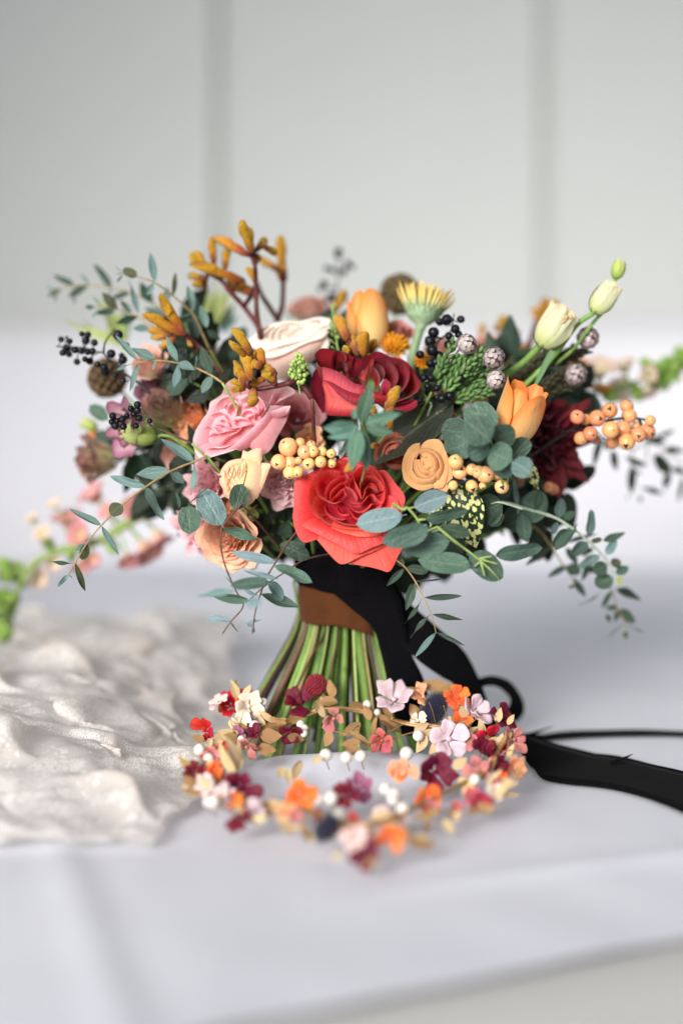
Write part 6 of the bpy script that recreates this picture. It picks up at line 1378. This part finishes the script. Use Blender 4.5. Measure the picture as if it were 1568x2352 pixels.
def brunia(label, cr, branches, pods, d, mat, seed, nl=70, nw=28, per=26):
    rng = random.Random(seed); g = thing('brunia_sprig', label, 'brunia', P(*cr(*branches[0][:2]), d), 'brunia sprigs')
    for x0, y0, x1, y1 in branches:
        dd = d + rng.uniform(-.008, .01)
        b, t = P(*cr(x0, y0), dd), P(*cr(x1, y1), dd - .004); ax = (t - b); axn = ax.normalized()
        tube('twig', [b, b.lerp(t, .5) + Vector((0, 0, .001)), t], 2.6 / F * d, ST_BRN, g, n=10, sides=6)
        G = Geo()
        for i in range(per):
            s = (i + .5) / per; a = i * 2.39996
            rad = frame(axn).to_3x3() @ Vector((math.cos(a), math.sin(a), 0))
            L = nl * cr.k / F * d * rng.uniform(.8, 1.15) * (1 - .3 * s); w = nw * cr.k / F * d * .5
            y = (axn * .8 + rad * .6).normalized(); p = b + ax * s + rad * .0008
            V, Fc, UV = tube_geo([p, p + y * L * .5 + axn * L * .04, p + (y * .92 + axn * .25) * L], lambda q: w * (.45 + .75 * math.sin(math.pi * min(1, q * .85 + .12))) * (1 if q < .9 else .55), n=6, sides=6)
            G.add(V, Fc, UV)
        G.build('needles', mat, g, True)
    for x, y, r in pods:
        R = r * cr.k / F * d; c = P(*cr(x, y), d - .012); ax = (face_dir((rng.uniform(.0, .5), rng.uniform(-.1, .4), .8)))
        V, Fc, UV = sphere_geo((0, 0, 0), R * .86, 14, 9); pod = world_mesh('pod', [c + v for v in V], Fc, BRUNE, g, UV)
        Fm = frame(ax); G = Geo(); N = 34
        for i in range(N):
            th = math.acos(1 - 1.7 * (i + .5) / N); a = i * 2.39996
            p = Vector((math.sin(th) * math.cos(a), math.sin(th) * math.sin(a), math.cos(th)))
            e1 = Vector((math.cos(th) * math.cos(a), math.cos(th) * math.sin(a), -math.sin(th))); e2 = Vector((-math.sin(a), math.cos(a), 0))
            sz = .30 + .36 * th / 2
            q = [p * .9 - e1 * sz * .3 - e2 * sz * .3, p * .9 - e1 * sz * .3 + e2 * sz * .3]
            row = lambda f, h, wd: [(p * h + e1 * (f * sz) + e2 * (wd * sz * k)) for k in (-1, -.4, .4, 1)]
            pts = row(1.0, .88, .6) + row(.4, .97, .75) + row(-.3, 1.04, .6) + row(-.75, 1.05, .22)
            G.add([c + Fm.to_3x3() @ v * R for v in pts], grid_faces(4, 4))
        o = G.build('bracts', BRUN, pod, True)
        tube('twig', [c - ax * R * .6, c - ax * R * 1.8 + Vector((-.003, .004, -.006)), P(*cr(*branches[-1][:2]), d)], 2.2 / F, ST_BRN, g)
    stem_to_foot(g, P(*cr(*branches[0][:2]), d), ST_BRN, 5 / F)
brunia('green needled brunia sprig with three silvery buds right of the black berries', C3, [(560, 1130, 740, 730), (600, 1110, 770, 850), (640, 1130, 860, 830), (660, 1140, 960, 800), (660, 1160, 900, 960), (680, 1170, 1010, 960), (700, 1190, 1010, 1060), (720, 1200, 1020, 1130), (600, 1180, 700, 950), (820, 1010, 960, 870), (580, 1150, 640, 880)], [(835, 752, 70), (1045, 862, 78), (1063, 1032, 68)], .945, NEED, 141)
brunia('dark needled brunia sprig with two silvery buds behind the lisianthus stem', C4, [(0, 1180, 330, 920), (40, 1200, 430, 870), (100, 1200, 520, 880), (300, 1210, 560, 1060), (330, 1230, 640, 1060), (330, 1260, 660, 1170), (420, 1010, 640, 860), (470, 1000, 740, 880), (200, 1100, 420, 980)], [(752, 772, 84), (645, 1085, 86)], .985, NEEDD, 142, nl=80, nw=24)
# ------------------------------------------------------------------ flower crown
W5, W6, W7 = crop(450, 1640, 450), crop(850, 1640), crop(500, 1850, 620)
def clay(name, c, c2): return plain_mat(name, c, c2, 3, 0.55, 0.3, bump=.2, var=.08, trans=.12, sss=.1, dist=.03)
CL = {'burg': clay('burgundy_clay', (124, 20, 50), (94, 12, 38)), 'red': clay('red_clay', (214, 34, 44), (186, 22, 34)), 'orange': clay('orange_clay', (246, 128, 62), (240, 104, 44)), 'peach': clay('peach_clay', (246, 186, 142), (240, 164, 118)),
      'dusty': clay('dusty_rose_clay', (210, 142, 134), (196, 116, 114)), 'lilac': clay('pale_lilac_clay', (224, 202, 206), (208, 178, 186)), 'mauve': clay('mauve_clay', (176, 112, 140), (150, 82, 116)), 'cream': clay('cream_clay', (244, 230, 212), (236, 214, 190)),
      'blush': clay('blush_clay', (240, 212, 206), (232, 194, 186)), 'coral': clay('coral_clay', (216, 112, 112), (196, 84, 92)), 'pink': clay('hot_pink_clay', (206, 62, 98), (186, 40, 80))}
crown = thing('flower_crown', 'flower crown of small clay blossoms, gold leaves and pearls lying before the bouquet', 'flower crown', (0.0, .87, 0))
def cd(y): return .945 - .175 * (y - 1640) / 250.0 if y > 1640 else .945
def wire(name, pts, r, mat=GOLD, dy=0.0): return tube(name, [P(x, y, cd(y) + dy) for x, y in pts], lambda t: r / F * .9 * (1 + .12 * math.sin(60 * t)), mat, crown, n=10 * len(pts), sides=7)
ring = [(470, 1740), (500, 1700), (560, 1676), (640, 1668), (700, 1640), (760, 1626), (850, 1640), (930, 1660), (1010, 1668), (1090, 1680), (1140, 1720), (1120, 1765), (1060, 1800), (980, 1840), (880, 1885), (800, 1890), (710, 1865), (620, 1850), (550, 1835), (490, 1790), (470, 1740)]
wire('wire', ring, 5.0); wire('wire', [(x + 3, y + 5 * math.sin(i * 1.9)) for i, (x, y) in enumerate(ring)], 3.0, dy=-.002)
wire('wire', [(690, 1647), (640, 1672), (590, 1690), (555, 1725), (545, 1765)], 2.4); wire('wire', [(760, 1625), (745, 1600), (735, 1585)], 2.2); wire('wire', [(930, 1660), (880, 1690), (840, 1715), (800, 1735)], 2.2); wire('wire', [(990, 1672), (920, 1690), (860, 1715)], 1.8)
wire('wire', [(826, 1661), (800, 1685), (770, 1680)], 1.4)
_bp = {}
def blossom(x, y, r, col, seed, axis=None, dd=0.0):
    rng = random.Random(seed); d = cd(y) + dd; R = 0.9 * r / F * d; c = P(x, y, d)
    ax = face_dir(axis or (rng.uniform(-.6, .6), rng.uniform(.1, .8), rng.uniform(.4, .9)))
    fl = put('blossom', None, Matrix.Translation(c), crown); fl.empty_display_size = .004
    cup = rng.uniform(.55, 1.15)
    M = Matrix.Translation(c) @ frame(ax) @ Matrix.Rotation(rng.uniform(0, 6), 4, 'Z') @ Matrix.Diagonal((R, R, R * (1.9 - cup), 1))
    for i in range(5 if seed % 4 else 4):
        v = rng.randrange(4); key = (col, v)
        if key not in _bp:
            r2 = random.Random(v * 7 + 1)
            pts = cup_petal(0, .62, .06, .32, 1.15, [1.25, .75, .95 + .2 * r2.random(), 1.2 + .4 * r2.random()], r2, ruffle=.07, spiral=.02, notch=.24, tip=.04, nu=9, nv=9)
            me = mesh_of('petal', pts, grid_faces(9, 9), CL[col], [(a / 8, b / 8) for b in range(9) for a in range(9)]); _bp[key] = me
        o = put('petal', _bp[key], M @ Matrix.Rotation(i * 1.2566 + rng.uniform(-.1, .1), 4, 'Z') @ Matrix.Rotation(rng.uniform(-.38, .28), 4, 'Y') @ Matrix.Rotation(rng.uniform(-.25, .25), 4, 'X') @ Matrix.Scale(rng.uniform(.8, 1.12), 4), fl)
        md = o.modifiers.new('thickness', 'SOLIDIFY'); md.thickness = .05; md.offset = 0
    V, Fc, UV = sphere_geo((0, 0, .02), .14, 8, 6)
    put('centre', mesh_of('centre', V, Fc, CL[col], UV), M, fl)
    tube('stalk', [c - ax * R * .2, c - ax * R * .7 + Vector((0, 0, -.002)), c - ax * R + Vector((0, .004, -.004))], 1.4 / F, GOLD, fl, n=6, sides=5)
for i, (x, y, r, col, *ax) in enumerate([
    (690, 1612, 50, 'burg', (-.1, .6, .8)), (668, 1682, 34, 'burg', (-.2, -.5, .8)), (571, 1622, 40, 'cream'), (528, 1622, 36, 'red', (-.3, .3, .9)), (470, 1678, 36, 'red', (-.5, .3, .8)), (500, 1612, 26, 'blush'), (560, 1600, 24, 'orange'), (550, 1660, 30, 'cream'),
    (566, 1716, 34, 'dusty', (0, -.6, .8)), (492, 1776, 36, 'peach', (-.2, .2, .9)), (492, 1772, 26, 'orange'), (552, 1812, 48, 'burg', (.1, .2, .9)), (545, 1872, 38, 'burg', (-.1, -.3, .9)), (472, 1802, 34, 'blush'), (446, 1772, 28, 'burg'), (505, 1838, 30, 'blush'),
    (766, 1650, 38, 'dusty', (0, -.3, .9)), (904, 1606, 50, 'lilac', (.0, .75, .6)), (876, 1700, 32, 'coral', (-.2, 0, .9)), (1050, 1602, 36, 'orange', (.1, .5, .8)), (972, 1600, 34, 'peach', (0, .6, .7)), (1062, 1652, 30, 'orange'), (1090, 1636, 40, 'lilac', (.4, .6, .6)), (1152, 1648, 34, 'burg'), (1130, 1700, 46, 'red', (.2, .3, .9)),
    (1180, 1698, 38, 'dusty', (.6, .2, .7)), (1030, 1697, 52, 'lilac', (.1, .2, .95)), (998, 1774, 50, 'burg', (.1, .2, .9)), (928, 1774, 40, 'peach', (-.2, .2, .9)), (918, 1770, 24, 'orange'), (980, 1836, 38, 'orange', (.4, .2, .9)), (1097, 1766, 38, 'dusty', (.1, .1, .95)), (1135, 1762, 40, 'burg', (.3, .0, .9)), (1182, 1762, 34, 'peach', (.5, .1, .8)),
    (1096, 1834, 32, 'pink', (.3, -.3, .8)), (690, 1830, 42, 'orange', (-.1, .2, .95)), (820, 1812, 44, 'mauve', (.1, .4, .9)), (796, 1828, 34, 'burg', (-.3, .1, .9)), (812, 1922, 36, 'blush', (-.1, .2, .95)), (838, 1962, 42, 'burg', (.0, .1, .95)), (895, 1932, 42, 'orange', (.1, .2, .95)), (960, 1655, 24, 'cream'), (1060, 1690, 30, 'burg'), (1108, 1722, 30, 'burg')]):
    blossom(x, y, r, col, 500 + i, ax[0] if ax else None, -.006 if i % 3 else .004)
rb = random.Random(41)
for i in range(34):
    a = 2 * math.pi * (i + rb.random()) / 34; q = rb.uniform(.92, 1.05)
    x, y = 812 + 345 * q * math.cos(a), 1760 - 112 * q * math.sin(a) + (12 if math.sin(a) < 0 else 0)
    if 600 < x < 985 and y < 1720: continue
    blossom(x, y, rb.uniform(17, 27), rb.choice(['burg', 'red', 'dusty', 'lilac', 'cream', 'blush', 'peach', 'orange', 'dusty', 'blush', 'mauve', 'coral']), 700 + i, None, rb.uniform(-.008, .006))
PM = sphere_mesh('pearl', PEARL)
for x, y, r in [(605, 1613, 11.5), (697, 1684, 11), (690, 1664, 11), (554, 1698, 10), (450, 1756, 18), (459, 1722, 16), (479, 1743, 15), (748, 1735, 17), (795, 1740, 16), (843, 1618, 11.5), (866, 1636, 9), (933, 1731, 18), (828, 1737, 16), (490, 1842, 18), (904, 1828, 20), (884, 1812, 16), (924, 1859, 18), (902, 1838, 15), (728, 1833, 18), (760, 1833, 18), (777, 1877, 20), (1152, 1745, 15), (960, 1690, 15), (478, 1842, 14), (1090, 1790, 14), (700, 1672, 9), (590, 1640, 16), (585, 1668, 15)]:
    d = cd(y) - .004
    b = put('pearl', PM, Matrix.Translation(P(x, y, d)) @ Matrix.Scale(.88 * r / F * d, 4), crown)
    tube('stalk', [P(x, y, d), P(x + 4, y + r * 1.2, d + .004), P(x + 8, y + r * 1.9, d + .006)], 1.1 / F, GOLD, b, n=6, sides=5)
rng = random.Random(77)
for x0, y0, x1, y1, w, m in [(650, 1662, 590, 1676, 22, GOLD), (655, 1655, 700, 1650, 18, GOLD), (597, 1690, 648, 1690, 34, GOLD), (592, 1718, 634, 1724, 28, GOLD), (775, 1612, 723, 1611, 22, GOLD), (765, 1602, 756, 1560, 22, GOLD), (760, 1680, 746, 1716, 24, GOLD), (828, 1660, 783, 1692, 24, GOLD), (828, 1703, 780, 1710, 20, GOLD), (790, 1716, 838, 1732, 24, GOLD), (800, 1618, 842, 1622, 18, GOLD),
                                 (870, 1650, 922, 1682, 24, GOLD), (866, 1645, 850, 1700, 12, GOLD), (968, 1598, 938, 1578, 24, GOLD), (1030, 1590, 968, 1566, 34, GOLD), (1026, 1594, 1032, 1566, 28, GOLD), (960, 1650, 940, 1616, 26, GOLD), (545, 1690, 505, 1702, 26, GOLD), (660, 1690, 700, 1700, 22, GOLD), (1075, 1645, 1050, 1622, 22, WHEAT), (1060, 1640, 1065, 1610, 20, WHEAT),
                                 (545, 1770, 520, 1690, 24, WHEAT), (540, 1780, 500, 1700, 22, WHEAT), (550, 1770, 548, 1700, 20, WHEAT), (530, 1590, 548, 1560, 16, WHEAT), (545, 1605, 530, 1560, 20, WHEAT), (560, 1602, 575, 1572, 16, WHEAT), (1000, 1680, 960, 1700, 26, WHEAT), (980, 1690, 955, 1730, 24, WHEAT), (1010, 1700, 985, 1735, 22, WHEAT), (640, 1845, 596, 1870, 34, WHEAT), (660, 1850, 610, 1852, 28, WHEAT),
                                 (640, 1890, 680, 1916, 22, WHEAT), (690, 1745, 672, 1792, 22, WHEAT), (648, 1760, 640, 1790, 18, WHEAT), (660, 1765, 662, 1800, 18, WHEAT), (935, 1932, 1002, 1942, 30, GOLD), (940, 1928, 985, 1925, 22, WHEAT), (900, 1875, 845, 1880, 28, WHEAT), (880, 1870, 930, 1885, 26, GOLD), (1040, 1765, 1072, 1740, 26, WHEAT), (1050, 1790, 1092, 1815, 28, WHEAT), (1010, 1860, 975, 1872, 18, GOLD), (1060, 1815, 1090, 1822, 24, WHEAT),
                                 (790, 1965, 758, 1968, 14, WHEAT), (840, 1985, 870, 1975, 18, GOLD), (1110, 1690, 1100, 1650, 18, WHEAT), (1140, 1660, 1150, 1625, 18, WHEAT), (1165, 1665, 1180, 1640, 14, WHEAT), (800, 1680, 860, 1720, 16, GOLD), (470, 1700, 440, 1690, 18, GOLD), (505, 1830, 480, 1850, 20, WHEAT), (950, 1680, 985, 1660, 20, WHEAT), (716, 1752, 742, 1735, 14, WHEAT)]:
    d = cd(y0) - .003; L = math.hypot(x1 - x0, y1 - y0) / F * d
    add_leaf(crown, 'point', m, P(x0, y0, d), P(x1, y1, d + rng.uniform(-.5, .5) * L), w / F * d, rng, rng.uniform(-.7, .7), 'gold_leaf' if m is GOLD else 'straw_leaf')
r9 = random.Random(91)
for i in range(88):
    a = 2 * math.pi * (i + r9.random()) / 88; q = r9.uniform(.9, 1.08)
    x0, y0 = 810 + 345 * q * math.cos(a), 1762 - 118 * q * math.sin(a) + (14 if math.sin(a) < 0 else 0)
    if 560 < x0 < 1000 and y0 < 1720 and r9.random() < .6: continue
    b = a + r9.uniform(-1.5, 1.5); L = r9.uniform(28, 58); d = cd(y0) + r9.uniform(-.006, .006)
    x1, y1 = x0 + L * math.cos(b), y0 - .75 * L * math.sin(b) - r9.uniform(-4, 14)
    m = r9.choice([GOLD, WHEAT, WHEAT]); z1 = d + r9.uniform(-.4, .4) * L / F * d
    p0, p1 = P(x0, y0, d), P(x1, y1, z1); p0.z = max(p0.z, bed_z(p0.x, p0.y) + .004); p1.z = max(p1.z, bed_z(p1.x, p1.y) + .002)
    add_leaf(crown, r9.choice(['point', 'willow', 'oval']), m, p0, p1, r9.uniform(9, 22) / F * d, r9, r9.uniform(-.8, .8), 'gold_leaf' if m is GOLD else 'straw_leaf')
for i in range(26):
    a = 2 * math.pi * (i + r9.random()) / 26; x0, y0 = 810 + 345 * math.cos(a), 1762 - 118 * math.sin(a) + (14 if math.sin(a) < 0 else 0)
    if 560 < x0 < 1000 and y0 < 1720: continue
    d = cd(y0); b = a + r9.uniform(-1, 1); L = r9.uniform(30, 60)
    p0, p1 = P(x0, y0, d), P(x0 + L * math.cos(b), y0 - .7 * L * math.sin(b) - 10, d + r9.uniform(-.008, .008)); p1.z = max(p1.z, bed_z(p1.x, p1.y) + .002)
    tube('twig', [p0, p0.lerp(p1, .5) + Vector((0, 0, .002)), p1], .9 / F, GOLD, crown, n=7, sides=5)
def beadball(x, y, r):
    d = cd(y) + .002; R = r / F * d; c = P(x, y, d)
    V, Fc, UV = sphere_geo(c, R * .9, 14, 10); b = world_mesh('beaded_berry', V, Fc, CL['burg'], crown, UV)
    G = Geo(); N = 170
    for i in range(N):
        z = 1 - 2 * (i + .5) / N; a = i * 2.39996; p = Vector((math.sqrt(1 - z * z) * math.cos(a), math.sqrt(1 - z * z) * math.sin(a), z))
        G.add(*sphere_geo(c + p * R * .92, R * .12, 7, 5))
    G.build('beads', plain_mat('red_bead', (158, 24, 54), (120, 12, 40), 60, .22, .6, bump=.05), b, True)
    tube('stalk', [c, P(x + 20, y + 28, d), P(x + 40, y + 55, d)], 1.8 / F, GOLD, b, n=8, sides=5)
beadball(726, 1573, 25)
for x, y, rx, ry, ang in [(994, 1630, 32, 46, .5), (750, 1902, 28, 40, .7)]:
    d = cd(y) - .008; c = P(x, y, d); S = 1 / F * d; rot = Matrix.Rotation(ang, 3, 'Y')
    V, Fc, UV = sphere_geo(c, S, 18, 14, (rx * .86, rx * .86, ry * .9), rot, lambda p: 1 + .05 * noise.noise(p * 6)); b = world_mesh('thistle_head', V, Fc, THIS, crown, UV)
    G = Geo(); r2 = random.Random(int(x))
    for i in range(420):
        z = 1 - 2 * (i + .5) / 420; a = i * 2.39996; p = Vector((math.sqrt(1 - z * z) * math.cos(a), math.sqrt(1 - z * z) * math.sin(a), z))
        o = c + rot @ Vector((p.x * rx * .82, p.y * rx * .82, p.z * ry * .86)) * S; n_ = (rot @ Vector((p.x, p.y, p.z * .8 + .35))).normalized(); t1 = n_.orthogonal().normalized() * S * 1.1
        q = Vector((r2.uniform(-1, 1), r2.uniform(-1, 1), r2.uniform(-1, 1))) * S * 2
        t2 = n_.cross(t1)
        G.add([o + t1, o - t1 * .5 + t2 * .8, o - t1 * .5 - t2 * .8, o + n_ * S * r2.uniform(6, 10) + q], [(0, 1, 3), (1, 2, 3), (2, 0, 3)])
    G.build('bristles', THIS, b, True)
